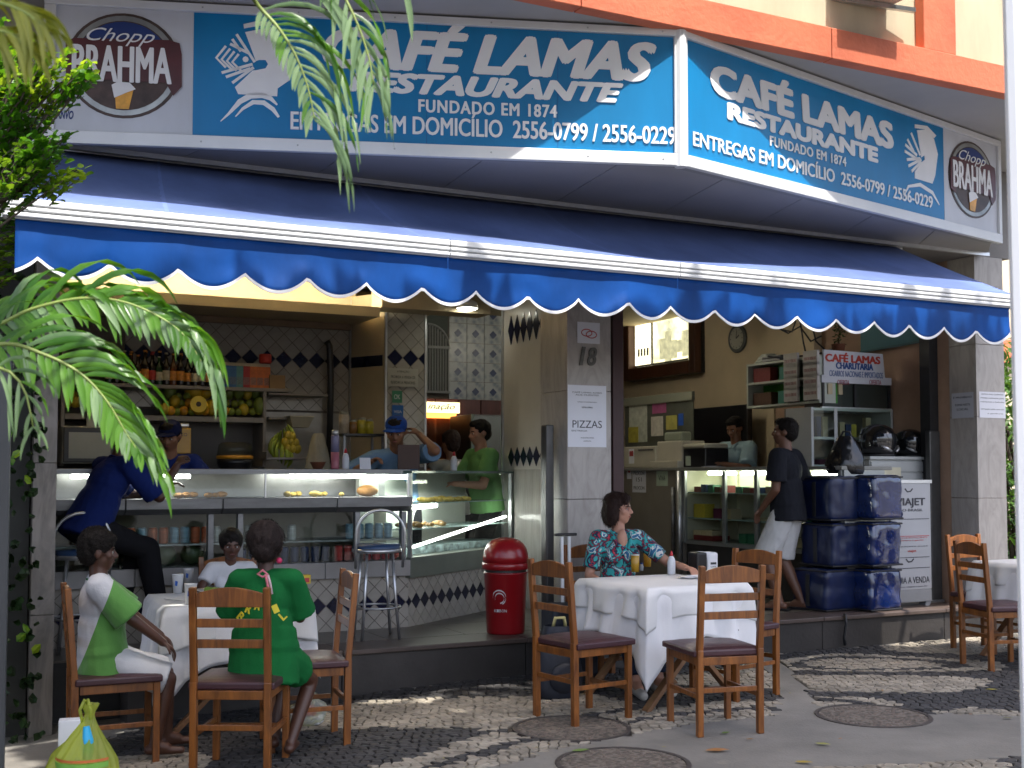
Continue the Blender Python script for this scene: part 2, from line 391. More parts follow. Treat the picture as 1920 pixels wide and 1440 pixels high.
for n_, (cx, cy, P, k) in enumerate(cells):
    dk = darkstone(k, cx + rnd.uniform(-.02, .02), cy + rnd.uniform(-.02, .02))
    if n_ < 290:
        m1 = MB(); stone(m1, cx, cy, P, k, cx, cy, gz(cx), 0); part('cobblestone', m1, st_d if dk else st_l, pav, loc=(cx, cy, gz(cx)))
    else: stone(stuff, cx, cy, P, k, mi=1 if dk else 0)
o = part('cobblestones', stuff, [st_l, st_d], pav, kind='stuff')
# random tint per stone through a colour attribute-free trick: fine noise in object space is in the material
# cement covers
cov_m = M('pebbled_cement', (.13, .11, .09), .9, .35, 28, bump=.9, bscale=34, kind='voronoi')
names = ['under the left chair of the beer table', 'between the right paving strip and the cement path', 'nearest the camera at the bottom of the picture']
for i, (c, r) in enumerate(covers):
    t_ = thing('manhole_cover', 'round pebbled cement cover in the pavement, ' + names[i], 'manhole cover', (c.x, c.y, gz(c.x)), 0, 'round covers in the pavement')
    part('rim', MB().lathe([(r - .012, -.01), (r - .012, .007), (r + .012, .007), (r + .012, -.01)], n=40), M('rim_iron', (.06, .05, .045), .6, .2, 30, bump=.4), t_)
    m1 = MB(); m1.lathe([(r - .014, -.012), (r - .014, .004), (.0, .0055)], n=40); part('lid', m1, cov_m, t_)
    m1 = MB()
    for k in range(260):
        a = rnd.uniform(0, 6.28); q = (r - .03) * math.sqrt(rnd.random()); m1.sph((q * math.cos(a), q * math.sin(a), .004), (rnd.uniform(.006, .014), rnd.uniform(.006, .012), .005), 6, 4)
    part('pebbles', m1, M('pebble', (.14, .11, .09), .8, .3, 20), t_, kind='stuff')
# paving slab joints on the left cement
jm = M('joint_dark', (.05, .045, .04), .9, .1, 9)

# ================================================================ SHOP: step, walls, pillars
FZ = .27
def FR(s0, s1, t0, t1, z0, z1, mbx=None):            # box in the shop frame (local x = s, y = -t)
    return (mbx or MB()).bb(s0, s1, -t0, -t1, z0, z1)
OL = (O0.x, O0.y, 0)
stepm = M('step_stone', (.034, .030, .028), .55, .3, 3, bump=.25, bscale=30)
steped = M('step_edge', (.085, .062, .052), .45, .2, 5, bump=.1)
floor_m = M('shop_floor', (.12, .105, .085), .38, .2, 2.5, bump=.08)
st = thing('shop_step', 'x', 'x', OL, TH); del st['label'], st['category']; st['kind'] = 'structure'
def seg(a, b, n): return [(a + (b - a) * i / n, a + (b - a) * (i + 1) / n) for i in range(n)]
for a, b in seg(-2.62, 4.2, 5) + [(4.2, 7.0)]:
    part('riser_slab', FR(a + .003, b - .003, 0, -.3, -.2, FZ - .035), stepm, st, bev=.004)
    part('edge_slab', FR(a + .002, b - .002, .025, -.35, FZ - .034, FZ), steped, st, bev=.006)
part('floor_base', FR(-3.2, 5.5, -.352, -8, -.2, FZ - .012), dark, st)
for i, (a, b) in enumerate(seg(-3.2, 4.6, 13)):
    for j, (c, d) in enumerate(seg(-.352, -7.5, 12)):
        part('floor_tile', FR(a + .003, b - .003, c - .003, d + .003, FZ - .012, FZ), floor_m, st, label=None)
# ---- pillars
pil = None
def pillar(s0, s1, t0, t1, z0, label, cuts, extra=None):
    r = thing('pillar', label, 'pillar', W((s0 + s1) / 2, (t0 + t1) / 2, z0), TH)
    hs, ht = (s1 - s0) / 2, abs(t0 - t1) / 2
    part('core', MB().bb(-hs + .02, hs - .02, -ht + .02, ht - .02, 0, 3.4 - z0), grey_in, r)
    zs = [0] + [c - z0 for c in cuts] + [3.4 - z0]
    for a, b in zip(zs, zs[1:]):
        part('marble_slab', MB().bb(-hs, hs, -ht, -ht + .02, a + .002, b - .002), marble, r, bev=.002)
        part('marble_slab', MB().bb(-hs, -hs + .02, -ht + .0215, ht, a + .002, b - .002), marble, r, bev=.002)
        part('marble_slab', MB().bb(hs - .02, hs, -ht + .0215, ht, a + .002, b - .002), marble, r, bev=.002)
    return r
s_a = onT(1064, 900, .0)[0]; s_b = onT(1146, 900, .0)[0]
P1 = pillar(s_a, s_b, 0, -.42, FZ, 'grey veined marble pillar with notices and house number between the two shop openings', [1.25, 2.05, 2.75])
s_c = onT(1834, 900, .0)[0]; s_d = onT(1887, 900, .0)[0]
P2 = pillar(s_c, s_d, 0, -.31, FZ, 'marble pillar at the right end of the shop with two paper notices', [1.22, 1.95, 2.6])
s_e = onT(62, 900, 0)[0]; s_f = onT(106, 900, 0)[0]
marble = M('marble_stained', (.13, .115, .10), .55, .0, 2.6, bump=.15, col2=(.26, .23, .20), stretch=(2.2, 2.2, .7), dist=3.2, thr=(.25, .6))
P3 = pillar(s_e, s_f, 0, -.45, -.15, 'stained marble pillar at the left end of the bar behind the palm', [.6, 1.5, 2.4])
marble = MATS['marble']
# ---- notices
def notice(u0, v0, u1, v1, t, label, lines, holder=None, mat=paper, name='notice', title=True, cat='notice'):
    a = onT(u0, v1, t); b = onT(u1, v0, t); w, h = b[0] - a[0], b[1] - a[1]
    r = thing(name, label, cat, W(a[0], t + .004, a[1]), TH, None)
    part('sheet', MB().bb(0, w, -.001, 0, 0, h), mat, r)
    for k, (txt, x0, x1, z0, z1) in enumerate(lines): lettering(txt, ink, r, x0 * w, x1 * w, z0 * h, z1 * h, y=-.0015, depth=.0006)
    return r
notice(1064, 724, 1136, 838, 0, 'white two part paper notice taped on the middle marble pillar', [
    ('CAFÉ LAMAS AVISO', .12, .88, .87, .90), ('AOS CLIENTES', .2, .8, .83, .855), ('HORÁRIO DE FUNCIONAMENTO', .25, .75, .72, .74), ('SEGUNDA A DOMINGO', .36, .64, .63, .655), ('PIZZAS', .12, .88, .31, .43), ('ENTREGA', .1, .5, .25, .275), ('AGRADECEMOS', .33, .67, .14, .16), ('GERÊNCIA', .4, .6, .09, .11)])
pn = notice(1082, 606, 1124, 643, 0, 'small no parking style notice with a red emblem above the house number', [], name='emblem_notice')
a = onT(1084, 637, 0); b = onT(1118, 612, 0); w = onT(1124, 643, 0)[0] - onT(1082, 606, 0)[0]; cx = w * .52; cz = .5 * (onT(1100, 606, 0)[1] - onT(1100, 643, 0)[1])
redm = M('red_print', (.45, .05, .05), .6, .1, 3)
m1 = MB()
for dx, dz, q in ((-.02, .006, 1), (.02, -.006, -1)):
    m1.stroke([(cx + dx + .045 * math.cos(t_ * .5), cz + dz + .026 * math.sin(t_ * .5)) for t_ in range(14)], .007, -.0022, -.001)
part('emblem', m1, redm, pn)
num = thing('house_number', 'dark grey metal numerals 18 on the middle marble pillar', 'house number', W(onT(1085, 685, 0)[0], .004, onT(1085, 685, 0)[1]), TH)
w = onT(1118, 685, 0)[0] - onT(1085, 685, 0)[0]; h = onT(1085, 650, 0)[1] - onT(1085, 685, 0)[1]
for ch, a, b in (('1', 0, .36), ('8', .46, 1.0)): lettering(ch, M('numeral', (.10, .10, .09), .5, .3, 40), num, a * w, b * w, 0, h, name='numeral', y=-.002, depth=.008, off=.02, shear=.2)
notice(1836, 736, 1884, 783, 0, 'white handwritten paper notice on the sunlit face of the right pillar', [('AVISO AOS CLIENTES', .08, .92, .88, .93), ('mesas somente para', .05, .95, .72, .78), ('refeições e bebidas', .05, .95, .58, .64), ('obrigado pela atenção', .05, .95, .30, .36), ('a gerência', .3, .9, .14, .19)])
r = thing('notice', 'white paper notice coloured as if in shade on the shaded side of the right pillar', 'notice', W(s_c - .0045, 0, 0), TH + R(-90))
zz = onT(1800, 783, -.1)[1]; part('sheet', MB().bb(-.28, -.03, -.001, 0, zz, zz + .23), M('paper_shade', (.5, .52, .58), .8, .03, 3), r)  # darker copy of the paper, the shade is put into its colour
for k, q in enumerate((.18, .11, .07)): lettering(('É PROIBIDO', 'FUMAR NESTE', 'LOCAL')[k], ink, r, -.26 + k * .02, -.05 - k * .02, zz + q, zz + q + .02, y=-.0015, depth=.0006)

# ---- dark metal shutter guides
for nm, sx, t, lab, mm in (('shutter_rail', onT(1150, 900, -.05)[0], -.05, 'dark red shutter rail beside the middle pillar', M('oxblood', (.035, .008, .008), .5, .2, 4)), ):
    solo(nm, MB().bb(0, onT(1170, 900, -.05)[0] - sx, 0, .2, FZ, 3.4), mm, lab, 'shutter rail', W(sx, t), TH, bev=.003)
solo('shutter_rail', MB().bb(0, .14, 0, .12, FZ, 3.4), dark, 'black shutter rail beside the right marble pillar', 'shutter rail', W(s_c - .10, -.45), TH)
r = thing('shutter_post', 'grey steel half height post on the left side of the right pillar', 'post', W(s_c - .16, -.40, FZ), TH)
part('post_shell', MB().bb(0, .13, 0, .06, 0, onT(1765, 808, -.4)[1] - FZ), M('post_grey', (.08, .08, .08), .4, .2, 6, metal=.5), r, bev=.01)
part('foot_plate', MB().bb(-.01, .14, -.01, .07, 0, .02), steel, r)
r = thing('shutter_post', 'grey steel half height post on the left side of the middle pillar', 'post', W(s_a - .13, -.12, FZ), TH)
part('post_shell', MB().bb(.02, .085, 0, .09, 0, onT(1030, 796, -.1)[1] - FZ), MATS['post_grey'], r, bev=.01)
part('foot_plate', MB().bb(-.01, .1, -.01, .1, 0, .02), steel, r)
# ---- building envelope
wallm = M('outer_wall_grey', (.22, .21, .2), .75, .15, 2, bump=.2)
r = thing('building', 'pale apartment block with salmon orange concrete bands above the café sign', 'building', OL, TH)
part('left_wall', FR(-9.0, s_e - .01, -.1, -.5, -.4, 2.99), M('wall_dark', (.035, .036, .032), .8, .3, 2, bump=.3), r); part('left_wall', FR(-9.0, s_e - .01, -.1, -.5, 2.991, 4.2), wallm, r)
part('upper_left_wall', FR(-9.0, -2.75, .12, -.1, 3.0, 4.2), M('stone_cladding', (.30, .28, .27), .6, .12, 2, bump=.1), r)
part('header', FR(s_e, 5.1, .0, -.5, 3.4, 4.2), wallm, r)
SL = 4.205
part('slab', FR(-9, 5.35, 1.50, -9, SL, SL + .15), soffit_m, r)
zt = SL + .19
bandc = 0
for a, b in seg(-8, 5.4, 7):
    part('fascia_band', FR(a + .003, b - .003, 1.60, 1.501, SL - .02, zt), orange, r, bev=.006)
part('upper_wall', FR(-9, 5.3, 1.50, 1.2, zt - .05, 9), cream, r)
pa = onT(1736, 60, 1.6)[0]; pb = onT(1796, 60, 1.6)[0]
part('pilaster', FR(pa, pb, 1.585, 1.501, zt + .001, 9), orange, r, bev=.008)
part('right_end_wall', FR(5.05, 5.3, 1.2, -9, zt - .05, 9), cream, r)
part('back_wall', FR(-9, 5.3, -8.6, -9, -.2, 9), wallm, r)
part('party_wall', FR(s_c + .006, s_d + .35, -.312, -8.6, 0, SL), M('terracotta_wall', (.40, .26, .18), .8, .18, 2.5, bump=.4, bscale=14), r)
part('left_party_wall', FR(-3.35, -3.2, -.46, -8.6, -.2, SL), grey_in, r)
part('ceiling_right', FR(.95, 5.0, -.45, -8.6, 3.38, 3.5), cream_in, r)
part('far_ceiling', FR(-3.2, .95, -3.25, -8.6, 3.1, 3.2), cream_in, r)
# wall air conditioner and bracket at the top
c = onT(1625, 2, 1.52)
ac = thing('air_conditioner', 'beige air conditioner box sticking out of the cream wall at the top', 'air conditioner', W(c[0], 1.501, c[1] - .01), TH)
part('casing', MB().bb(-.33, .2, -.28, 0, 0, .4), M('ac_beige', (.55, .53, .47), .5, .08, 5), ac, bev=.012)
part('bracket', MB().bar((-.3, 0, -.02), (.36, -.1, -.02), .03, .03), steel, ac)

# ================================================================ AWNING
awn_m = M('awning_blue', (.14, .20, .43), .6, .25, 1.6, bump=.35, bscale=5, spec=.2, stretch=(1, .4, 1))
val_m = M('valance_blue', (.002, .052, .235), .55, .3, 2.2, bump=.4, bscale=5, spec=.2, stretch=(1, 1, .5))
edge_w = M('valance_trim', (.85, .85, .86), .6, .02, 4)
TA, ZB = 1.32, 2.68
sA = onT(4, 390, TA)[0]; sB = onT(1905, 560, TA)[0]
s_l, _ = onT(4, 404, TA)
tr, zr = .12, 3.36
aw = thing('awning', 'long blue retractable awning with scalloped valance over both shop openings', 'awning', OL, TH)
sF0, sF1 = sA + .05, sB - .03
def awf(a, b):
    s = sF0 + (sF1 - sF0) * a; sb_ = s if True else s
    zf0 = ZB + .105
    t = tr + (TA - tr) * b; z = zr + (zf0 - zr) * b
    sag = -.055 * math.sin(math.pi * b) * (.6 + .4 * math.sin(a * 5)) - .02 * math.sin(a * 37) * b * (1 - b)
    edge = max(0, 1 - a / .03); z -= edge * .05 * math.sin(math.pi * b)
    ss = s - (1 - b) * (-.22 if a < .5 else .0) * max(0, 1 - a * 3)
    return (ss, -t, z + sag)
vs, fs = subdiv_grid(120, 14, awf)
o = part('canopy_fabric', MB().add(vs, fs), awn_m, aw, smooth=True)
m_ = o.modifiers.new('s', 'SOLIDIFY'); m_.thickness = .004
for q in (.105, .31, .505, .70, .90):                # welded seams lie on the fabric
    pts = [awf(q, b / 10) for b in range(11)]; m1 = MB()
    for i in range(10):
        p, n_ = Vector(pts[i]), Vector(pts[i + 1]); m1.bar(p + Vector((0, 0, .003)), n_ + Vector((0, 0, .003)), .028, .003)
    part('fabric_seam', m1, awn_m, aw)
# front rail: three ribs
mbr = [(0, 2), (2, 4.2), (4.2, 9)]
js = [sA, onT(840, 450, TA)[0], onT(1270, 500, TA)[0], sB]
for a, b in zip(js, js[1:]):
    m1 = MB(); m1.bb(a + .002, b - .002, -TA - .02, -TA + .035, ZB, ZB + .10)
    for zc, hh in ((.082, .034), (.048, .02), (.018, .022)): m1.bb(a + .002, b - .002, -TA - .038, -TA - .0205, ZB + zc - hh / 2, ZB + zc + hh / 2)
    part('front_rail', m1, alu if False else white_metal, aw, bev=.005)
part('end_cap', MB().bb(sA - .02, sA, -TA - .042, -TA + .04, ZB - .004, ZB + .106), alu, aw)
# valance
pk = [335, 447, 568, 675, 778, 876, 976, 1066, 1159, 1245, 1330, 1408, 1488, 1559, 1634, 1701, 1768, 1830, 1892]
sp_ = [onT(u, 504 + .0787 * (u - 335), TA)[0] for u in pk]
Lsc = (sp_[-1] - sp_[0]) / 18
s0v = sp_[0] - 3 * Lsc; zpk = onT(975, 555, TA)[1]; zlow = zpk - .085
zpk_l = zpk
def hem(s):
    f = ((s - s0v) / Lsc) % 1.0
    return zpk - .088 * math.sin(math.pi * f) ** .8 * (1 + .10 * noise.noise((s * 2.3, 4, 0))) + .006 * noise.noise((s * 1.1, 9, 0))
nv = 21 * 16
s1v = min(sB - .03, s0v + 21 * Lsc); s0c = sA + .06
def valf(a, b):
    s = s0c + (s1v - s0c) * a; zt_ = ZB + .005; zb_ = hem(s); z = zt_ + (zb_ - zt_) * b
    w = .006 * math.sin(s * 9) + .011 * math.sin(s * 3.1 + 1) + .022 * noise.noise((s * 2.3, b * 1.5, 0)) + .006 * noise.noise((s * 11, b * 3, 3)); return (s, -TA - .002 - w * b - .01 * b, z)
vs, fs = subdiv_grid(nv, 8, valf)
o = part('valance', MB().add(vs, fs), val_m, aw, smooth=True)
m_ = o.modifiers.new('s', 'SOLIDIFY'); m_.thickness = .003; m_.offset = 0
m1 = MB(); N_ = nv
for i in range(N_):
    a, b = valf(i / N_, 1), valf((i + 1) / N_, 1); v4 = []
    for y in (-.0045, .0045):
        v4 += [(a[0], a[1] + y, a[2] - .004), (b[0], b[1] + y, b[2] - .004), (b[0], b[1] + y, b[2] + .014), (a[0], a[1] + y, a[2] + .014)]
    m1.add(v4, [(0, 1, 2, 3), (7, 6, 5, 4), (3, 2, 6, 7), (4, 5, 1, 0)])
part('scallop_trim', m1, edge_w, aw)
# roller box and arms
part('roller_tube', MB().cyl((sF0 + .25, -tr + .03, zr + .0), (sB + .05, -tr + .03, zr + .0), .045, n=12), alu, aw, smooth=True)
for sx in (-2.6, -.6, 1.6, 3.6):
    o = part('folding_arm', MB().bar((sx, -.12, 3.15), (sx + .5, -.72, 2.95), .05, .03).bar((sx + .5, -.72, 2.93), (sx + .12, -TA + .02, ZB + .05), .045, .03), white_metal, aw)
# ================================================================ SIGN CANOPY
ZS = 3.38
corner = Vector((1.045, 7.19, ZS)); lend = Vector((-2.67, 6.68, ZS)); rend = None
aL = math.atan2(corner.y - lend.y, corner.x - lend.x)
aR = R(39.3)
PR = Plane(corner, aR); LR = PR.px(1871, 350)[0]
rend = corner + PR.x * LR
cn = thing('sign_canopy', 'grey sloping sided canopy soffit carrying the café sign boards above the awning', 'canopy')
def ws(p): return (p.x, p.y)
bl, br_ = W(-3.3, .05), W(4.75, .05)
inr = .1
pts = [lend + Vector((.02, .12, 0)), corner + Vector((0, .14, 0)), rend + Vector((-.05, .1, 0)), br_, bl]
def slab(pts, z0, z1):
    n = len(pts); m_ = MB(); m_.add([(p.x, p.y, z0) for p in pts] + [(p.x, p.y, z1) for p in pts], [tuple(range(n - 1, -1, -1)), tuple(range(n, 2 * n))] + [(i, (i + 1) % n, n + (i + 1) % n, n + i) for i in range(n)]); return m_
part('canopy_body', slab(pts, ZS + .02, ZS + .8), soffit_m, cn)
# soffit panels with joints
nP = 9
for i in range(nP):
    a, b = i / nP, (i + 1) / nP
    def fr(q):
        L1 = (corner - lend).length; L2 = LR; d = q * (L1 + L2)
        return (lend + (corner - lend) * (d / L1)) if d < L1 else corner + PR.x * (d - L1)
    fq = [fr(a), fr(b)]
    if fr(a).x < corner.x < fr(b).x - .01: fq = [fr(a), corner, fr(b)]
    off = Vector((.0, .135, 0))
    P_ = [p + off for p in fq] + [bl + (br_ - bl) * (b) - Vector((.004, 0, 0)), bl + (br_ - bl) * a + Vector((.004, 0, 0))]
    P_[0] = P_[0] + Vector((.004, 0, 0)); P_[len(fq) - 1] = P_[len(fq) - 1] - Vector((.004, 0, 0))
    part('soffit_panel', slab(P_, ZS + .004, ZS + .0195), soffit_m, cn)
part('drip_rail', MB().bar(W(-3.25, .2, ZS - .012), W(4.6, .2, ZS - .012), .02, .03), alu, cn)
# boards
sign_w = M('sign_white', (.80, .81, .83), .45, .03, 2)
sign_gr = M('sign_pale', (.60, .62, .68), .5, .09, 3, bump=.2, bscale=5, stretch=(1, 1, .35))
sign_bl = M('sign_blue', (.0, .20, .47), .4, .16, 1.6, bump=.3, bscale=4, spec=.4, stretch=(1, 1, .35))
lett = M('sign_letter', (.84, .84, .86), .5, .04, 5)
HB = .80
bs = thing('signboard', 'long blue and white café sign board facing the street, left of the canopy corner', 'sign', lend, aL)
L1 = (corner - lend).length; PL = Plane(lend, aL)
def board(root, L, xb0, xb1, flip):
    part('backing', MB().bb(.0, L, .0, .11, -.02, HB), M('sign_back', (.3, .3, .3), .6, .1, 3), root)
    fw = .045
    part('frame', MB().bb(-.03, L, -.035, .005, -.045, .03), white_metal, root, bev=.004); part('frame', MB().bb(-.03, L, -.035, .005, HB - .035, HB + .012), white_metal, root, bev=.004)
    part('frame', MB().bb(-.03, .035, -.034, .005, .031, HB - .036), white_metal, root, bev=.004); part('frame', MB().bb(L - .045, L, -.034, .005, .031, HB - .036), white_metal, root, bev=.004)
    part('blue_panel', MB().bb(xb0, xb1, -.012, -.001, .031, HB - .036), sign_bl, root)
xb = PL.px(363, 130)[0]
board(bs, L1, xb, L1 - .046, 0)
part('pale_panel', MB().bb(.036, xb - .001, -.013, -.001, .031, HB - .036), sign_gr, bs)
def put(root, PLN, body, u0, v0, u1, v1, **k):       # text between bottom-left (u0,v0) and top-right (u1,v1) of its first and last letters
    x0, z0 = PLN.px(u0, v0); x1, z1 = PLN.px(u1, v1); return x0, z0, x1, z1
def line(root, PLN, body, ul, vlt, vlb, ur, vrt, vrb, mat=lett, **k):   # left top/bottom, right top/bottom pixels
    x0 = PLN.px(ul, (vlt + vlb) / 2)[0]; x1 = PLN.px(ur, (vrt + vrb) / 2)[0]
    zl0, zl1, zr0, zr1 = PLN.px(ul, vlb)[1], PLN.px(ul, vlt)[1], PLN.px(ur, vrb)[1], PLN.px(ur, vrt)[1]
    z0, z1 = (zl0 + zr0) / 2, (zl1 + zr1) / 2
    return lettering(body, mat, root, x0, x1, z0, z1, y=-.0125, depth=.004, **k)
line(bs, PL, 'CAFÉ LAMAS', 603, 38, 128, 1230, 64, 150, bold=.021, shear=.3)
line(bs, PL, 'RESTAURANTE', 652, 138, 172, 1168, 158, 192, bold=.014, shear=.3)
line(bs, PL, 'FUNDADO EM 1874', 784, 190, 213, 1044, 197, 220, bold=.0035, space=1.15)
line(bs, PL, 'ENTREGAS EM DOMICÍLIO  2556-0799 / 2556-0229', 545, 208, 245, 1266, 226, 271, bold=.003)
def poly(PLN, pts): return [PLN.px(u, v) for u, v in pts]
m1 = MB()
m1.prism(poly(PL, [(460, 62), (508, 53), (532, 84), (547, 135), (543, 152), (521, 167), (520, 182), (447, 178), (441, 165), (474, 134), (482, 133), (498, 130), (503, 122), (498, 114), (486, 114), (480, 116)]), -.0165, -.0125)
m1.prism(poly(PL, [(457, 47), (480, 42), (508, 43), (512, 50), (485, 50), (458, 55)]), -.0165, -.0125)
for a, b in (((406, 110), (424, 88)), ((416, 113), (432, 93)), ((426, 116), (440, 98)), ((436, 118), (448, 103))):
    m1.stroke(poly(PL, [b, a, (a[0] + 18, a[1] + 18)]), .014, -.0165, -.0125)
for st_ in ([(444, 66), (478, 118)], [(436, 75), (452, 98)], [(432, 84), (468, 102)], [(416, 138), (474, 122)], [(424, 146), (470, 130)], [(436, 157), (476, 128)]):
    m1.stroke(poly(PL, st_), .016, -.0165, -.0125)
m1.stroke(poly(PL, [(414, 229), (430, 214), (450, 192), (470, 181), (492, 180), (508, 186), (520, 198)]), [.004, .015, .03, .036, .034, .026, .01], -.0165, -.0125)
m1.stroke(poly(PL, [(442, 220), (456, 205), (475, 193), (495, 194), (512, 206), (523, 221)]), [.006, .016, .026, .028, .026, .014], -.0165, -.0125)
m1.add(*(lambda c: ([(c[0] + .018 * math.cos(a * .785), -.0165, c[1] + .018 * math.sin(a * .785)) for a in range(8)], [tuple(range(8))]))(PL.px(461, 113)))
part('helmet_logo', m1, lett, bs)
def disc(cx, cz, rx, rz, y0, y1, n=40): return [(cx + rx * math.cos(2 * math.pi * i / n), cz + rz * math.sin(2 * math.pi * i / n)) for i in range(n)]
brown = M('brand_maroon', (.075, .008, .012), .4, .3, 4); brand_bl = M('brand_blue', (.008, .03, .16), .4, .2, 4); brand_gr = M('brand_silver', (.30, .31, .30), .3, .5, 3, metal=.4)
brand_dk = M('brand_dark', (.06, .035, .03), .5, .5, 10); gold = M('beer_gold', (.75, .35, .03), .4, .3, 9)
def beer_logo(root, PLN, q, flipbox):
    m = lambda u, v: PLN.px(*q(u, v))
    c = m(233, 125); e = m(341, 125); tp = m(233, 27); rx = abs(e[0] - c[0]); rz = abs(tp[1] - c[1])
    part('badge_ring', MB().prism(disc(c[0], c[1], rx, rz, 0, 0), -.017, -.0135), brand_dk, root)
    part('badge_ring', MB().prism(disc(c[0], c[1], rx * .94, rz * .95, 0, 0), -.019, -.0175), brand_gr, root)
    part('badge_field', MB().prism(disc(c[0], c[1], rx * .85, rz * .85, 0, 0), -.021, -.0195), brand_dk, root)
    part('badge_sky', MB().prism([(c[0] + rx * .83 * math.cos(a), c[1] + rz * .83 * math.sin(a)) for a in [math.pi * i / 16 for i in range(17)]], -.0225, -.0215), brand_bl, root)
    part('badge_banner', MB().prism([m(125, 80), m(140, 74), m(318, 78), m(338, 84), m(342, 105), (m(342, 165)), m(326, 182), m(312, 158), m(155, 150), m(150, 168), m(126, 158)], -.0255, -.023), brown, root)
    x0, z0 = m(136, 152); x1, z1 = m(324, 95); lettering('BRAHMA', lett, root, min(x0, x1), max(x0, x1), z0, z1, y=-.026, depth=.003, bold=.006)
    x0, z0 = m(164, 86); x1, z1 = m(292, 60); lettering('Chopp', lett, root, min(x0, x1), max(x0, x1), z0, z1, y=-.026, depth=.003, off=-.004, shear=.5)
    part('beer_glass', MB().prism([m(216, 162), m(253, 165), m(243, 207), m(219, 206)], -.026, -.0225), gold, root)
    part('beer_foam', MB().prism([m(211, 162), m(222, 156), m(245, 158), m(256, 170), m(240, 176), (m(216, 186))], -.029, -.0265), lett, root)
beer_logo(bs, PL, lambda u, v: (u, v), 0)
x0, z0 = PL.px(106, 224); x1, z1 = PL.px(139, 209); lettering('ANVO', brand_bl, bs, x0, x1, z0, z1, y=-.0135, depth=.002, off=.03, shear=.2)
for u in (800, 1045): x = PL.px(u, 130)[0]; part('panel_seam', MB().bb(x - .002, x + .002, -.0128, -.0121, .032, HB - .037), M('seam_blue', (.0, .10, .30), .5, .1, 3), bs)
for u in (380, 560, 740, 920, 1100, 1240):
    for v in (0, 1): x = PL.px(u, 130)[0]; part('rivet', MB().sph((x, -.036, -.008 if v else HB - .012), (.006, .003, .006), 8, 5), steel, bs)
# right board
bs2 = thing('signboard', 'shorter café sign board running back to the right of the canopy corner', 'sign', corner, aR)
xr = PR.px(1767, 330)[0]
board(bs2, LR, .05, xr, 1)
part('pale_panel', MB().bb(xr + .001, LR - .046, -.013, -.001, .031, HB - .036), sign_gr, bs2)
line(bs2, PR, 'CAFÉ LAMAS', 1328, 112, 178, 1672, 220, 276, bold=.023, shear=-.05)
line(bs2, PR, 'RESTAURANTE', 1360, 197, 225, 1643, 277, 303, bold=.016, shear=.0)
line(bs2, PR, 'FUNDADO EM 1874', 1440, 258, 274, 1583, 294, 313, bold=.003, space=1.1)
line(bs2, PR, 'ENTREGAS EM DOMICÍLIO  2556-0799 / 2556-0229', 1296, 248, 280, 1745, 358, 386, bold=.003)
m1 = MB()
m1.prism(poly(PR, [(1716, 245), (1735, 243), (1748, 262), (1755, 290), (1750, 330), (1745, 345), (1712, 335), (1712, 322), (1725, 305), (1731, 300), (1730, 292), (1724, 296)]), -.0165, -.0125)
m1.prism(poly(PR, [(1712, 234), (1735, 237), (1752, 255), (1748, 260), (1732, 243), (1712, 241)]), -.0165, -.0125)
for st_ in ([(1705, 250), (1722, 292)], [(1698, 262), (1710, 285)], [(1694, 272), (1716, 292)], [(1693, 284), (1718, 300)], [(1697, 300), (1722, 298)], [(1700, 312), (1724, 300)], [(1706, 322), (1724, 304)]):
    m1.stroke(poly(PR, st_), .022, -.0165, -.0125)
m1.stroke(poly(PR, [(1690, 372), (1700, 350), (1722, 347), (1745, 362), (1758, 385)]), [.004, .02, .03, .03, .01], -.0165, -.0125)
part('helmet_logo', m1, lett, bs2)
beer_logo(bs2, PR, lambda u, v: (1819 + (u - 233) * .39, 338 + (v - 125) * .72 + (u - 233) * .08), 1)
# corner trim post between the boards
solo('corner_trim', MB().prism([(0, -.05), (.001, HB + .015), (.002, HB + .015), (.002, -.05)], 0, 0) if False else MB().cyl((0, 0, -.05), (0, 0, HB + .015), .04, n=10), white_metal, 'white metal corner trim joining the two sign boards', 'trim', corner + Vector((.0, -.01, 0)), 0)
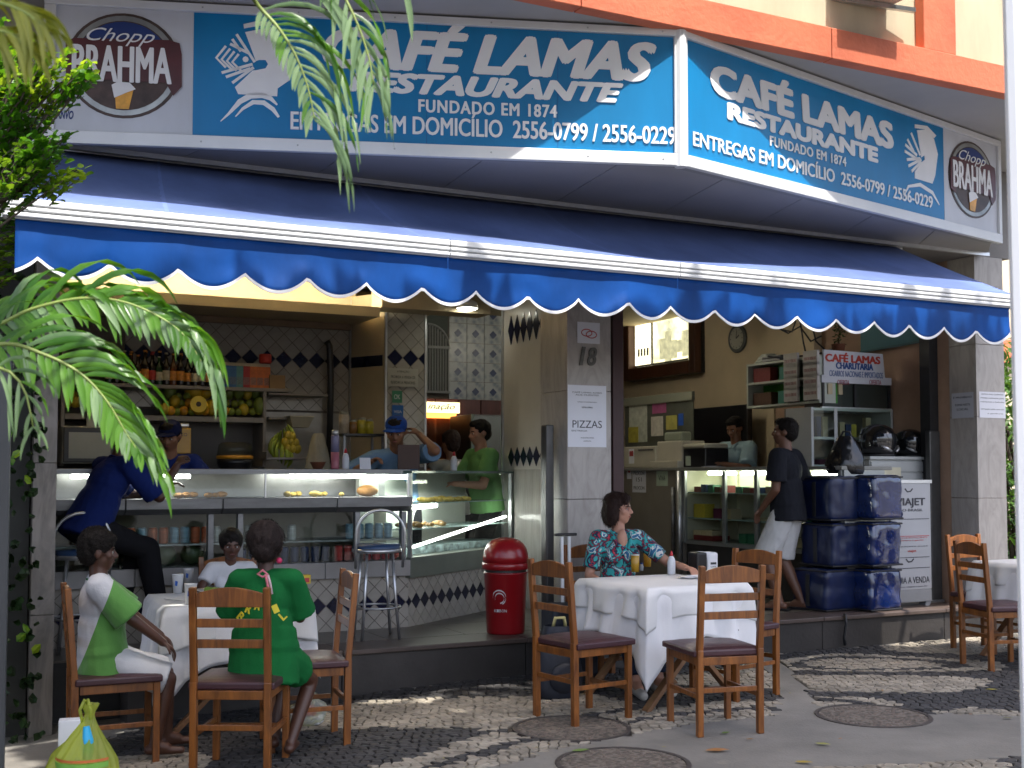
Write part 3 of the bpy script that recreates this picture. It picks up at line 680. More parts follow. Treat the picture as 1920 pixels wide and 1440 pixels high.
# ================================================================ THE BAR (left bay)
bar_dark = M('bar_dark', (.035, .033, .032), .4, .25, 6)
granite = M('black_granite', (.02, .02, .022), .15, .4, 40)
stripm = M('white_marble_strip', (.29, .28, .27), .3, .12, 4)
steel_d = M('steel_dull', (.19, .195, .2), .38, .2, 5, metal=.6, stretch=(1, 1, 4))
def diamonds(root, x0, x1, z0, z1, pitch, yf, navy, mat_w=tile_w, lim=300, ph=0.0):
    """diamond tiles laid in front of plane y=yf; pitch = diagonal of a tile"""
    h = pitch / 2; g = .004; m0 = {}
    def clip(cx, cz):
        P = [(cx - h + g, cz), (cx, cz - h + g), (cx + h - g, cz), (cx, cz + h - g)]
        for ax, lo, hi in ((0, x0, x1), (1, z0, z1)):
            for sgn, lim_ in ((1, lo), (-1, hi)):
                Q = []
                for i in range(len(P)):
                    a, b = P[i - 1], P[i]; da, db = sgn * (a[ax] - lim_), sgn * (b[ax] - lim_)
                    if (da >= 0) != (db >= 0): k = da / (da - db); Q.append((a[0] + (b[0] - a[0]) * k, a[1] + (b[1] - a[1]) * k))
                    if db >= 0: Q.append(b)
                P = Q
                if len(P) < 3: return None
        return P
    cells = []; nz = int((z1 - z0) / h) + 3; nx = int((x1 - x0) / pitch) + 3
    for j in range(-1, nz):
        for i in range(-1, nx):
            cx = x0 + ph + i * pitch + (h if j % 2 else 0); cz = z0 + j * h; P = clip(cx, cz)
            if P: cells.append((cx, cz, P, j, len(P) == 4 and abs(P[0][0] - P[2][0]) > pitch * .8))
    share = {}; extra = MB(); c = 0
    for cx, cz, P, j, full in cells:
        nv_ = navy(cx, cz, j); mm = tile_b if nv_ else mat_w
        if c < lim:
            if full:
                if nv_ not in share: share[nv_] = MB().prism([(a - cx, b - cz) for a, b in P], -.006, 0).mesh('tile', mm)
                link('tile', share[nv_], root, loc=(cx, yf, cz))
            else: part('tile', MB().prism([(a - cx, b - cz) for a, b in P], -.006, 0), mm, root, loc=(cx, yf, cz))
        else: extra.prism(P, yf - .006, yf, 1 if nv_ else 0)
        c += 1
    if extra.v: part('tiles', extra, [mat_w, tile_b], root, kind='stuff')
CA = (-.42, -.92); CB = (.93, -1.88)
ctr = thing('bar_counter', 'long snack bar counter with black top, glass displays and diamond tiled base', 'counter', OL, TH)
x0c = -3.12
part('base_core', MB().bb(x0c, CA[0], .92 + .012, 1.5, FZ, .66), grout, ctr)
diamonds(ctr, x0c, CA[0], FZ, .66, .126, .932, lambda x, z, j: j == 3, ph=.03)
for a, b in seg(x0c, CA[0], 4): part('marble_strip', MB().bb(a + .002, b - .002, .885, 1.5, .661, .782), stripm, ctr, bev=.004)
part('cooler_back', MB().bb(x0c, CA[0], 1.42, 1.5, .783, 1.15), grey_in, ctr)
part('cooler_shelf', MB().bb(x0c, CA[0], .97, 1.42, .93, .942), steel_d, ctr)
for a in (-3.1, -1.93, -1.72, -.84, -.47): part('mullion', MB().bb(a - .02, a + .02, .90, .96, .783, 1.15), steel_d, ctr, bev=.003)
part('cooler_glass', MB().bb(x0c, CA[0] - .06, .925, .929, .785, 1.15), glass, ctr)
for a, b in ((x0c, -2.52), (-2.52, -1.86), (-1.86, -1.02), (-1.02, CA[0])):
    m1 = MB(); m1.prism([(0, 1.152), (0, 1.27)], 0, 0) if False else None
    m1.add([(x, y, z) for x in (a + .003, b - .003) for y, z in ((.90, 1.152), (.845, 1.19), (.84, 1.262), (1.0, 1.265), (1.0, 1.152))], [(0, 1, 6, 5), (1, 2, 7, 6), (2, 3, 8, 7), (3, 4, 9, 8), (4, 0, 5, 9), (4, 3, 2, 1, 0), (5, 6, 7, 8, 9)])
    part('steel_ledge', m1, steel_d, ctr, bev=.003)
part('display_floor', MB().bb(x0c, CA[0], 1.0, 1.5, 1.2, 1.262), steel_d, ctr)
part('display_back', MB().bb(x0c, CA[0], 1.46, 1.49, 1.263, 1.44), M('display_back', (.28, .28, .27), .3, .2, 4, metal=.3), ctr)
m1 = MB(); pts = [(.87, 1.266), (.875, 1.33), (.90, 1.39), (.95, 1.43), (1.0, 1.438)]
for (a, b), (c, d) in zip(pts, pts[1:]): m1.add([(x0c, a, b), (CA[0], a, b), (CA[0], c, d), (x0c, c, d)], [(0, 1, 2, 3)])
part('curved_glass', m1, glass, ctr, smooth=True)
for a in (-3.1, -1.55, -.45): part('glass_clip', MB().bb(a - .006, a + .006, .868, .884, 1.266, 1.44), steel, ctr)
part('counter_top', MB().bb(x0c, CA[0] + .02, .97, 1.56, 1.440, 1.472), granite, ctr, bev=.006)
part('top_rim', MB().bb(x0c, CA[0] + .02, .955, .969, 1.436, 1.47), steel_d, ctr)
for a, b in ((-2.85, -2.05), (-1.32, -.72)):
    part('tube_light', MB().cyl((a, 1.06, 1.418), (b, 1.06, 1.418), .014, n=8), fluo, ctr)
part('tube_light', MB().cyl((-.60, 1.2, 1.418), (-.48, 1.2, 1.418), .012, n=8), fluo, ctr)
# angled end of the counter
ax_, ay_ = CA[0], -CA[1]; L2 = math.hypot(CB[0] - CA[0], CB[1] - CA[1]); ang = math.atan2(-(CB[1] - CA[1]), CB[0] - CA[0])
ct2 = thing('pastry_case', 'angled glass pastry case with lit shelves at the right end of the bar counter', 'display case', W(CA[0], CA[1]), TH + ang)
part('base_core', MB().bb(.0, L2, .012, .5, FZ, .64), grout, ct2)
diamonds(ct2, 0, L2, FZ, .64, .126, .012, lambda x, z, j: j == 3, ph=.05)
part('kick_strip', MB().bb(-.02, L2, -.03, .5, .641, .80), M('green_steel', (.20, .22, .19), .35, .1, 4, metal=.5), ct2, bev=.004)
part('case_back', MB().bb(0, L2, .47, .5, .801, 1.44), M('case_back', (.36, .37, .33), .5, .1, 3), ct2)
for z, d in ((1.0, .44), (1.20, .38)): part('glass_shelf', MB().bb(.02, L2 - .01, .04, d, z, z + .008), M('shelf_glass', (.25, .34, .32), .2, .1, 5), ct2)
part('front_glass', MB().add([(0, -.015, .80), (L2, -.015, .80), (L2, .0, 1.44), (0, .0, 1.44)], [(0, 1, 2, 3)]), glass, ct2)
part('end_glass', MB().add([(.0, -.01, .80), (.0, .46, .80), (.0, .46, 1.44), (.0, .0, 1.44)], [(0, 1, 2, 3)]), glass, ct2)
part('top_glass', MB().bb(-.01, L2, -.03, .5, 1.441, 1.462), M('green_glass_top', (.12, .17, .15), .12, .1, 4), ct2, bev=.003)
for a in (-.012, L2 - .03): part('case_post', MB().bb(a, a + .026, -.02, .01, .80, 1.44), steel, ct2)
part('tube_light', MB().cyl((.08, .30, 1.41), (.42, .30, 1.41), .016, n=8), fluo, ct2)
part('tube_light', MB().cyl((.30, .33, 1.16), (.92, .33, 1.17), .018, n=8), fluo, ct2)
part('sloping_light', MB().bar((.05, .03, .865), (L2 - .05, .03, 1.06), .02, .016), emitmat('fluo_soft', (1, 1, .93), 7), ct2)
part('glass_racks', MB().bb(.05, L2 - .1, .1, .4, .803, .86), M('rack_misc', (.15, .2, .2), .4, .8, 14), ct2)
# pastries
pas = M('pastry', (.42, .22, .07), .6, .35, 9, bump=.4); pas2 = M('pastry_yellow', (.6, .42, .08), .6, .3, 9, bump=.4)
rnd = random.Random(11)
pp = None
def put_many(proto, locs, root_label, group, rs=True):
    out = []
    for i, (x, y, z) in enumerate(locs):
        o = proto if i == 0 else dup(proto)
        o.location = (x, y, z); o['label'] = root_label; o['group'] = group
        if rs: o.rotation_euler = (0, 0, rnd.uniform(0, 6.28)); q = rnd.uniform(.82, 1.18); o.scale = (q, q, q)
        out.append(o)
    return out
def LC(root_s, root_t, a, x, y, z):                 # local of an angled root -> world
    ca, sa = math.cos(a), math.sin(a); return Vector((0, 0, z)) + Vector(W(root_s, root_t)) + Vector((ca * x - sa * y, sa * x + ca * y, 0))
def pastry(nm, mat, cat='pastry'):
    m = MB(); m.sph((0, 0, .018), (.042, .026, .02), 8, 6); return solo(nm, m, mat, 'x x x x', cat, smooth=True)
a2 = TH + ang
put_many(pastry('pastry', pas2), [LC(*CA, a2, .45 + i * .052, .1 + .07 * (i % 3), 1.21) for i in range(14)], 'yellow savoury pastry on the upper shelf of the angled case', 'pastries on the upper shelf of the angled case')
put_many(pastry('pastry', pas), [LC(*CA, a2, .12 + i * .06, .1 + .07 * (i % 3), 1.012) for i in range(12)], 'brown baked pastry on the lower shelf of the angled case', 'pastries on the lower shelf of the angled case')
put_many(pastry('pastry', pas), [tuple(W(-2.75 + i * .07, -(1.08 + .1 * (i % 3)), 1.265)) for i in range(15)], 'brown fried snack behind the curved glass at the left', 'snacks in the left part of the counter display')
put_many(pastry('pastry', pas2), [tuple(W(-1.33 + i * .07, -(1.08 + .1 * (i % 3)), 1.265)) for i in range(7)], 'yellow snack under the right tube light of the counter', 'yellow snacks in the middle of the counter display')
bread = solo('bread_loaf', MB().sph((0, 0, .04), (.09, .05, .045), 12, 8), M('bread', (.5, .24, .06), .6, .3, 6, bump=.3), 'golden bread loaf alone at the right end of the counter display', 'bread', W(-.66, -1.2, 1.265), TH, smooth=True)
# cans, bottles, cartons -------------------------------------------------
def can(mat, top=steel, h=.115, r=.032):
    e = thing('drink_can', 'x x x x', 'can'); part('can_body', MB().lathe([(r * .85, 0), (r, .008), (r, h - .01), (r * .82, h)], n=12), mat, e, smooth=False); part('can_lid', MB().lathe([(r * .8, h + .001), (.0, h + .0015)], n=12), top, e); return e
cols = {'orange and white': (.42, .10, .04), 'pale blue': (.16, .26, .34), 'red': (.35, .02, .02), 'dark blue': (.02, .03, .08), 'silver': (.30, .30, .30)}
cm = {k: M('can_' + k.replace(' ', '_'), c, .35, .35, 40, metal=.2, stretch=(.1, .1, 1)) for k, c in cols.items()}
seq = ['silver', 'pale blue', 'orange and white', 'pale blue', 'orange and white', 'orange and white', 'pale blue', 'orange and white', 'orange and white', 'pale blue', 'pale blue', 'orange and white', 'orange and white']
protos = {}
def place_can(kind, s, t, z, where, grp):
    if kind not in protos: protos[kind] = can(cm[kind]); o = protos[kind]
    else: o = dup(protos[kind])
    o.location = W(s, t, z); o.rotation_euler = (0, 0, rnd.uniform(0, 6)); o['label'] = kind + ' drink can ' + where; o['group'] = grp + ', ' + kind
for i in range(14): place_can(seq[i % 13], -2.82 + i * .074, -1.06, .943, 'on the upper cooler shelf at the left', 'cans on the left cooler shelf')
for i in range(3): place_can('silver', -1.62 + i * .16, -1.06, .943, 'on the upper cooler shelf behind the girls', 'cans in the middle of the cooler')
for i in range(5): place_can('pale blue', -.85 + i * .078, -1.06, .943, 'on the upper cooler shelf behind the stool', 'cans behind the stool')
for i in range(9): place_can('dark blue', -1.68 + i * .078, -1.02, .783, 'on the bottom cooler shelf in the middle', 'cans on the bottom cooler shelf')
for i in range(7): place_can('red', -.95 + i * .075, -1.02, .783, 'on the bottom cooler shelf near the angled case', 'red cans on the bottom cooler shelf')
mel = solo('melon', MB().sph((0, 0, .08), (.085, .08, .08), 14, 10), M('melon_green', (.05, .075, .03), .5, .4, 8, bump=.2), 'dark green melon on the bottom cooler shelf at the left', 'melon', W(-2.6, -1.08, .783), 0, 'melons in the cooler', smooth=True)
for i in range(3): dup(mel, W(-2.4 + i * .19, -1.1, .783), i, 'dark green melon on the bottom cooler shelf at the left')
# ---- back wall, tiles, shelves
TB = -3.0
bw = thing('bar_back_wall', 'cream diamond tiled back wall of the bar with a navy zigzag band', 'wall', OL, TH)
part('wall_core', FR(-3.2, -.2, TB - .012, TB - .25, FZ, 3.1), grout, bw)
zb1 = onT(600, 678, TB)[1]
sb0, sb1 = onT(380, 640, TB)[0], -.21
pit = .155
diamonds(bw, onT(235, 640, TB)[0], sb1, 2.02, 2.83, pit, 3.012, lambda x, z, j: abs(z - zb1) < pit * .3, lim=290, ph=0)
part('lower_panel', FR(-3.2, -1.02, TB - .002, TB - .011, 1.2, 2.0), M('back_panel', (.14, .13, .13), .6, .1, 2), bw)
part('lower_panel', FR(-1.0, -.2, TB - .002, TB - .011, 1.2, 2.0), tile_w, bw)
# angled wall + tiled pillar
r = thing('angled_wall', 'narrow cream wall piece turning from the back wall to the tiled pillar', 'wall', W(-.2, TB), TH - math.atan2(.4, .2))
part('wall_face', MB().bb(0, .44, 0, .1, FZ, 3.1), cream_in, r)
part('band_strip', MB().bb(.02, .42, -.004, -.0005, zb1 - .05, zb1 + .05), tile_b, r)
part('corner_strip', MB().bb(.0, .02, -.01, -.0005, FZ, 3.1), alu, r)
sp0, sp1 = onT(722, 700, -2.6)[0], onT(800, 700, -2.6)[0]
tp = thing('tiled_pillar', 'cream tiled pillar behind the counter with posters, stickers and a navy band', 'pillar', W(sp0, -2.6), TH)
wp = sp1 - sp0
part('pillar_core', MB().bb(0, wp, .012, .45, FZ, 3.1), grout, tp)
diamonds(tp, .02, wp - .02, 1.5, 2.95, .155, .012, lambda x, z, j: abs(z - onT(760, 672, -2.6)[1]) < .05)
for a in (0, wp - .02): part('corner_strip', MB().bb(a, a + .02, -.004, .011, FZ, 3.1), alu, tp, bev=.002)
def poster(u0, v0, u1, v1, t, mat, nm, lab, lines=(), cat='sticker', imat=None):
    a = onT(u0, v1, t); b = onT(u1, v0, t); r = thing(nm, lab, cat, W(a[0], t, a[1]), TH); w, h = b[0] - a[0], b[1] - a[1]
    part('sheet', MB().bb(0, w, -.002, 0, 0, h), mat, r)
    for txt, x0, x1, z0, z1 in lines: lettering(txt, imat or ink, r, x0 * w, x1 * w, z0 * h, z1 * h, y=-.0025, depth=.0006)
    return r
whp = M('white_print', (.7, .7, .7), .6, .05, 3)
poster(727, 692, 784, 724, -2.59, M('paper_dim', (.42, .40, .34), .7, .05, 3), 'paper_sign', 'pale paper sign below the navy band on the tiled pillar', [('ATENÇÃO', .3, .7, .75, .9), ('PROIBIDA A VENDA DE', .1, .9, .45, .6), ('BEBIDAS A MENORES', .1, .9, .15, .3)], 'paper sign')
poster(735, 733, 754, 755, -2.59, M('sticker_green', (.05, .22, .12), .5, .2, 4), 'sticker', 'small green and white square sticker on the tiled pillar', [('OK', .2, .8, .3, .7)], imat=whp)
poster(735, 760, 756, 784, -2.59, M('sticker_blue', (.02, .12, .40), .5, .1, 4), 'sticker', 'bright blue card sticker on the tiled pillar under the green one', [('VISA', .15, .85, .4, .6)], imat=whp)
# drain pipe
solo('drain_pipe', MB().tube([W(-.42, -2.92, 1.5), W(-.41, -2.92, 2.3), W(-.43, -2.9, 2.62), W(-.46, -2.9, 2.66)], .03, 10), bar_dark, 'black vertical pipe in the corner of the bar back wall', 'pipe', smooth=True)
# ceiling cove
cove_l = emitmat('cove_light', (1.0, .92, .70), 30)
cv = thing('ceiling_cove', 'cream dropped ceiling with a glowing light cove over the bar', 'ceiling', OL, TH)
cz = 3.22
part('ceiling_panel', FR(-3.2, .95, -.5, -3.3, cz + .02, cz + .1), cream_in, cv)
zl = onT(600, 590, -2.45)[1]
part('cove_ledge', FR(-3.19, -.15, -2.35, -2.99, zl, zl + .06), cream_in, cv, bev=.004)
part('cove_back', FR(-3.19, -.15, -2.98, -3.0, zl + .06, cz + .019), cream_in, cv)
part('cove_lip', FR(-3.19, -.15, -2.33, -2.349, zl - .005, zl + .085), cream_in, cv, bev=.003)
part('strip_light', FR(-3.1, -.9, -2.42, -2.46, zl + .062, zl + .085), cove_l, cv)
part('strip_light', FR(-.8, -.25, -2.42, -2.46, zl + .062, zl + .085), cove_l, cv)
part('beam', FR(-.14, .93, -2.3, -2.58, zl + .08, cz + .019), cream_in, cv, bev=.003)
part('cornice', FR(-3.19, -.21, -2.93, -2.995, zl - .06, zl - .001), M('cornice', (.2, .13, .08), .5, .2, 4), cv, bev=.006)
# shelves
shm = M('shelf_grey', (.24, .22, .20), .5, .12, 4)
sh = thing('bar_shelf_unit', 'grey built in shelf unit on the bar back wall holding bottles and fruit', 'shelf unit', OL, TH)
TS = -2.62
z_b = onT(300, 721, TS)[1]; z_f = onT(300, 779, TS)[1]
s0, s1 = onT(122, 750, TS)[0], onT(500, 750, TS)[0]; s2 = onT(545, 720, TS)[0]
part('shelf_board', FR(s0, s2, TS, TB + .02, z_b - .03, z_b), shm, sh, bev=.003)
part('shelf_board', FR(s0, s1, TS, TB + .02, z_f - .045, z_f), shm, sh, bev=.003)
zm = onT(180, 800, TS)[1]; part('shelf_board', FR(s0, onT(240, 800, TS)[0], TS + .02, TB + .02, zm - .03, zm), shm, sh, bev=.003)
part('side_board', FR(s1 - .03, s1 - .001, TS, TB + .02, 1.5, z_b - .031), shm, sh, bev=.003)
part('side_board', FR(s0 - .03, s0 - .001, TS, TB + .02, 1.5, z_b + .4), shm, sh, bev=.003)
part('back_counter', FR(-3.2, -.25, -2.35, TB + .02, 1.28, 1.32), steel_d, sh, bev=.004)
part('back_cabinet', FR(-3.2, -.25, -2.38, TB + .02, FZ, 1.279), bar_dark, sh)
part('small_shelf', FR(s1 + .02, onT(615, 740, TS)[0], TS, TB + .02, onT(560, 738, TS)[1] - .015, onT(560, 738, TS)[1]), shm, sh)
zq = onT(530, 782, TS)[1]; part('small_shelf', FR(s1 + .02, onT(560, 780, TS)[0], TS, TB + .02, zq - .02, zq), shm, sh)
bgl = {'dark': M('bottle_dark', (.02, .012, .008), .12, .3, 5), 'amber': M('bottle_amber', (.10, .03, .006), .12, .3, 5), 'green': M('bottle_green', (.02, .06, .02), .12, .3, 5), 'clear': M('bottle_clear', (.3, .34, .34), .1, .2, 5)}
lbl = {'orange': M('label_orange', (.55, .22, .03), .5, .4, 30), 'cream': M('label_cream', (.5, .45, .32), .5, .3, 30), 'red': M('label_red', (.4, .03, .02), .5, .3, 30)}
def bottle(g, l, h=.27, r=.033):
    e = thing('bottle', 'x x x x', 'bottle'); part('bottle_glass', MB().lathe([(r * .9, 0), (r, .01), (r, h * .55), (r * .8, h * .64), (r * .36, h * .74), (r * .34, h * .95)], n=12), bgl[g], e, smooth=True)
    part('label', MB().lathe([(r + .001, h * .15), (r + .001, h * .45)], n=12), lbl[l], e); part('cap', MB().cyl((0, 0, h * .95), (0, 0, h), r * .42, n=8), lbl[l], e); return e
bp_ = {}
def place_bottle(g, l, loc, label, grp, q=1):
    k = (g, l)
    o = dup(bp_[k]) if k in bp_ else bottle(g, l)
    bp_.setdefault(k, o); o.location = loc; o['label'] = label; o['group'] = grp; o.scale = (q, q, q); o.rotation_euler = (0, 0, rnd.uniform(0, 6))
u = 206; kinds = [('amber', 'orange'), ('dark', 'orange'), ('dark', 'cream'), ('dark', 'orange'), ('green', 'cream'), ('dark', 'red')]
while u < 408:
    g, l = kinds[rnd.randrange(6) if u < 330 else (rnd.choice([1, 1, 2]))]
    s = onT(u, 721, TS)[0]; place_bottle(g, l, W(s, TS - .07, z_b), f'{g} glass bottle with {l} label on the top bar shelf', f'{g} bottles with {l} labels on the top bar shelf', rnd.uniform(.9, 1.08)); u += 13.5
u = 212
while u < 400:
    g, l = kinds[rnd.randrange(6)]; s = onT(u, 721, TS)[0]; place_bottle(g, l, W(s, TS - .19, z_b), f'{g} glass bottle with {l} label on the top bar shelf', f'{g} bottles with {l} labels on the top bar shelf', rnd.uniform(.95, 1.15)); u += 13.5
def carton(c, nm, w=.062, h=.22):
    e = thing('carton', 'x x x x', 'carton'); part('carton_body', MB().bb(-w / 2, w / 2, -w / 2, w / 2, 0, h * .86), M('carton_' + nm, c, .5, .25, 20), e, bev=.002)
    m_ = MB(); m_.add([(-w / 2, -w / 2, h * .86), (w / 2, -w / 2, h * .86), (w / 2, w / 2, h * .86), (-w / 2, w / 2, h * .86), (-w / 2, 0, h), (w / 2, 0, h)], [(0, 1, 5, 4), (2, 3, 4, 5), (1, 2, 5), (3, 0, 4)]); part('carton_top', m_, M('carton_top', (.45, .42, .38), .5, .1, 9), e)
    part('carton_print', MB().bb(-w / 2 + .005, w / 2 - .005, -w / 2 - .0015, -w / 2 - .0005, h * .12, h * .42), M('carton_print_' + nm, [min(.6, q * .4 + .1) for q in c], .5, .4, 60), e); return e
cc = [('blue', (.05, .16, .38)), ('teal', (.1, .28, .28)), ('red', (.4, .03, .03)), ('orange', (.55, .14, .03)), ('green', (.1, .22, .06)), ('pale', (.35, .36, .36))]
cpr = {k: None for k, _ in cc}; u = 414
order = [4, 0, 0, 5, 2, 3, 3, 3, 5, 1, 0]
for i, q in enumerate([4, 0, 0, 1, 2, 3, 3, 3]):
    nm, c = cc[q]; o = carton(c, nm) if cpr[nm] is None else dup(cpr[nm]); cpr[nm] = cpr[nm] or o
    o.location = W(onT(414 + i * 12.7, 721, TS)[0], TS - .08, z_b); o.rotation_euler = (0, 0, TH); o['label'] = f'{nm} juice carton on the right part of the top bar shelf'; o['group'] = f'{nm} juice cartons on the bar shelf'
o = solo('coffee_tin', MB().lathe([(.05, 0), (.055, .01), (.055, .07), (.05, .08)], n=16), lbl['red'], 'small red tin on top of the orange cartons', 'tin', W(onT(502, 700, TS)[0], TS - .09, z_b + .225), 0, smooth=True)
solo('cardboard_box', MB().bb(-.07, .07, -.07, .07, 0, .12), M('cardboard', (.26, .17, .09), .8, .15, 5, bump=.1), 'small open cardboard box at the end of the top bar shelf', 'box', W(onT(522, 720, TS)[0], TS - .1, z_b), TH, bev=.003)
# fruit
def fruit(nm, r, sz, col, cat=None, sy=1): return solo(nm, MB().sph((0, 0, r * sz), (r, r * sy, r * sz), 12, 8), M('fruit_' + nm, col, .42, .3, 7, bump=.1), 'x x x x', nm, smooth=True)
fr = {'lime': fruit('lime', .034, 1, (.20, .26, .03)), 'orange': fruit('orange', .040, 1, (.62, .30, .02)), 'melon': fruit('melon', .072, .92, (.62, .42, .02)), 'mango': fruit('mango', .045, 1.2, (.50, .38, .03)), 'papaya': fruit('papaya', .058, 1.45, (.13, .19, .03))}
used_ = set()
def pf(k, u, v, back=0, q=1, lab=''):
    s, z = onT(u, v, TS - .06 - back); o = fr[k] if k not in used_ else dup(fr[k]); used_.add(k)
    o.location = W(s, TS - .06 - back, z); o.scale = (q, q, q); o.rotation_euler = (rnd.uniform(-.2, .2), rnd.uniform(-.2, .2), rnd.uniform(0, 6)); o['label'] = f'{k} ' + (lab or 'in the fruit pile on the bar shelf'); o['group'] = f'{k} fruits ' + (lab or 'piled on the bar shelf')
for u in range(306, 400, 13): pf(rnd.choice(['lime', 'orange', 'mango']), u, 779)
for u in range(408, 486, 13): pf(rnd.choice(['lime', 'orange', 'mango']), u, 779, rnd.uniform(0, .04))
for u in range(312, 480, 14):
    if not 355 < u < 405: pf(rnd.choice(['lime', 'mango', 'lime', 'orange']), u, 764, .05)
for u in range(318, 480, 16):
    if not 350 < u < 408: pf(rnd.choice(['lime', 'mango', 'papaya']), u, 750, .08, .95)
pf('melon', 371, 778, 0, 1.1); pf('melon', 395, 777, .03, 1.0); pf('melon', 362, 749, .12, 1.1); pf('papaya', 487, 779, 0, 1); pf('melon', 388, 748, .12, .8)
cut = tag(MB() and link('melon_half', MB().lathe([(0, -.002), (.07, -.002), (.071, 0)], n=20).mesh('melon_half', M('melon_flesh', (.72, .55, .06), .5, .1, 5)), None), 'yellow cut melon half with dark seeds facing out on the bar shelf', 'melon half')
s, z = onT(371, 758, TS - .0); cut.location = W(s, TS + .03, z); cut.rotation_euler = (R(90), 0, TH)
part('seed_core', MB().sph((0, 0, -.004), (.026, .026, .008), 10, 6), M('seed', (.05, .03, .02), .5, .3, 30), cut, smooth=True)
for (u, v) in ((128, 765), (140, 765), (150, 764), (133, 752)): pf('mango', u, v, .02, .9, 'at the far left of the bar shelf')
for (u, v) in ((145, 752), (155, 755)): pf('papaya', u, v + 4, .08, 1.2, 'at the far left of the bar shelf')
for i, u in enumerate((161, 184, 207)):
    a = onT(u, 799, TS); b = onT(u + 18, 726, TS); w = b[0] - a[0]
    solo('tall_box', MB().prism([(0, 0), (w, 0), (w * 1.02, (b[1] - a[1]) * .85), (w * .8, b[1] - a[1]), (w * .2, b[1] - a[1]), (.0, (b[1] - a[1]) * .85)], 0, .04), M('panel_white', (.48, .48, .43), .6, .05, 3), ['leftmost', 'middle', 'rightmost'][i] + ' of the three tall white boxes standing on the left bar shelf', 'white box', W(a[0], TS + .06, zm), TH, 'tall white boxes on the bar shelf', bev=.003)
# bananas hanging and lemons at right
ban = M('banana', (.30, .38, .04), .45, .3, 6)
bb_ = thing('banana_bunch', 'green yellow banana bunch on the bar shelf beside the lemons', 'bananas', W(onT(528, 840, -2.5)[0], -2.5, onT(528, 850, -2.5)[1]), TH)
for i in range(12):
    a = i * .5; c = Vector((math.cos(a) * .05, math.sin(a) * .04, .25 - i * .018)); part('banana', MB().tube([c + Vector((math.cos(a) * .05 * math.sin(k * .6), math.sin(a) * .05 * math.sin(k * .6), -.035 * k)) for k in range(6)], [.008, .017, .02, .02, .016, .006], 7), ban, bb_, smooth=True)
for i, (u, v) in enumerate(((537, 850), (547, 850), (556, 851), (533, 838), (543, 838), (552, 840), (538, 826), (546, 828))):
    s, z = onT(u, v, -2.45); o = dup(fr['mango']); o.scale = (.8, .8, .8); o.location = W(s, -2.45, z); o['label'] = 'yellow lemon in the pile right of the bananas'; o['group'] = 'lemons beside the bananas'; o['category'] = 'lemon'; o.name = 'lemon'
solo('fruit_tray', MB().bb(-.22, .14, -.12, .12, -.02, 0).bb(-.22, -.21, -.12, .12, 0, .05), shm, 'grey tray under the bananas and lemons', 'tray', W(onT(540, 856, -2.45)[0], -2.45, onT(540, 858, -2.45)[1]), TH, bev=.003)
solo('cream_crate', MB().lathe([(.1, 0), (.15, .09), (.155, .09), (.15, .1)], n=4), M('crate_cream', (.4, .36, .26), .6, .1, 4), 'cream plastic crate on the small shelf above the bag', 'crate', W(onT(560, 800, -2.6)[0], -2.6, onT(560, 802, -2.6)[1]), TH + R(45))
# machines on the back counter
ZC = 1.322
mw = thing('microwave', 'white microwave oven with dark door frame on the back counter at the left', 'microwave', W(onT(180, 840, -2.5)[0], -2.5, onT(180, 869, -2.5)[1]), TH)
hw = .26; hh = .3
part('casing', MB().bb(-hw, hw, 0, .35, 0, hh), M('mw_white', (.42, .42, .38), .5, .05, 3), mw, bev=.01)
part('door', MB().bb(-hw + .01, hw - .11, -.02, -.001, .01, hh - .01), bar_dark, mw, bev=.006)
part('window', MB().bb(-hw + .05, hw - .15, -.024, -.0205, .04, hh - .05), M('mw_win', (.38, .38, .30), .3, .15, 2), mw)
part('control_panel', MB().bb(hw - .1, hw - .005, -.02, -.001, .01, hh - .01), MATS['mw_white'], mw)
sq = W(onT(336, 840, -2.45)[0], -2.45, onT(336, 852, -2.45)[1])
jd = thing('juice_dispenser', 'yellow juice container with chrome lid on the back counter', 'juice dispenser', sq, TH)
part('tank', MB().bb(-.085, .085, -.07, .07, 0, .22), M('juice_yellow', (.52, .30, .02), .3, .15, 2), jd, bev=.012); part('lid', MB().bb(-.07, .07, -.06, .06, .221, .26), steel, jd, bev=.012)
lettering('SUCO', ink, jd, -.05, .05, .15, .175, y=-.0715, depth=.001)
jc = thing('citrus_juicer', 'black citrus juicer with clear domed cover on the back counter', 'juicer', W(onT(440, 880, -2.4)[0], -2.4, ZC), TH)
part('motor_base', MB().lathe([(.1, 0), (.12, .02), (.10, .1), (.145, .2), (.15, .24)], n=20), blackm, jc, smooth=True); part('bowl', MB().lathe([(.152, .241), (.155, .265), (.13, .27)], n=20), gold, jc, smooth=True)
part('dome', MB().lathe([(.15, .271), (.135, .36), (.11, .38), (0, .382)], n=20), glassmat('juicer_dome', (.8, .8, .7), .25), jc, smooth=True)
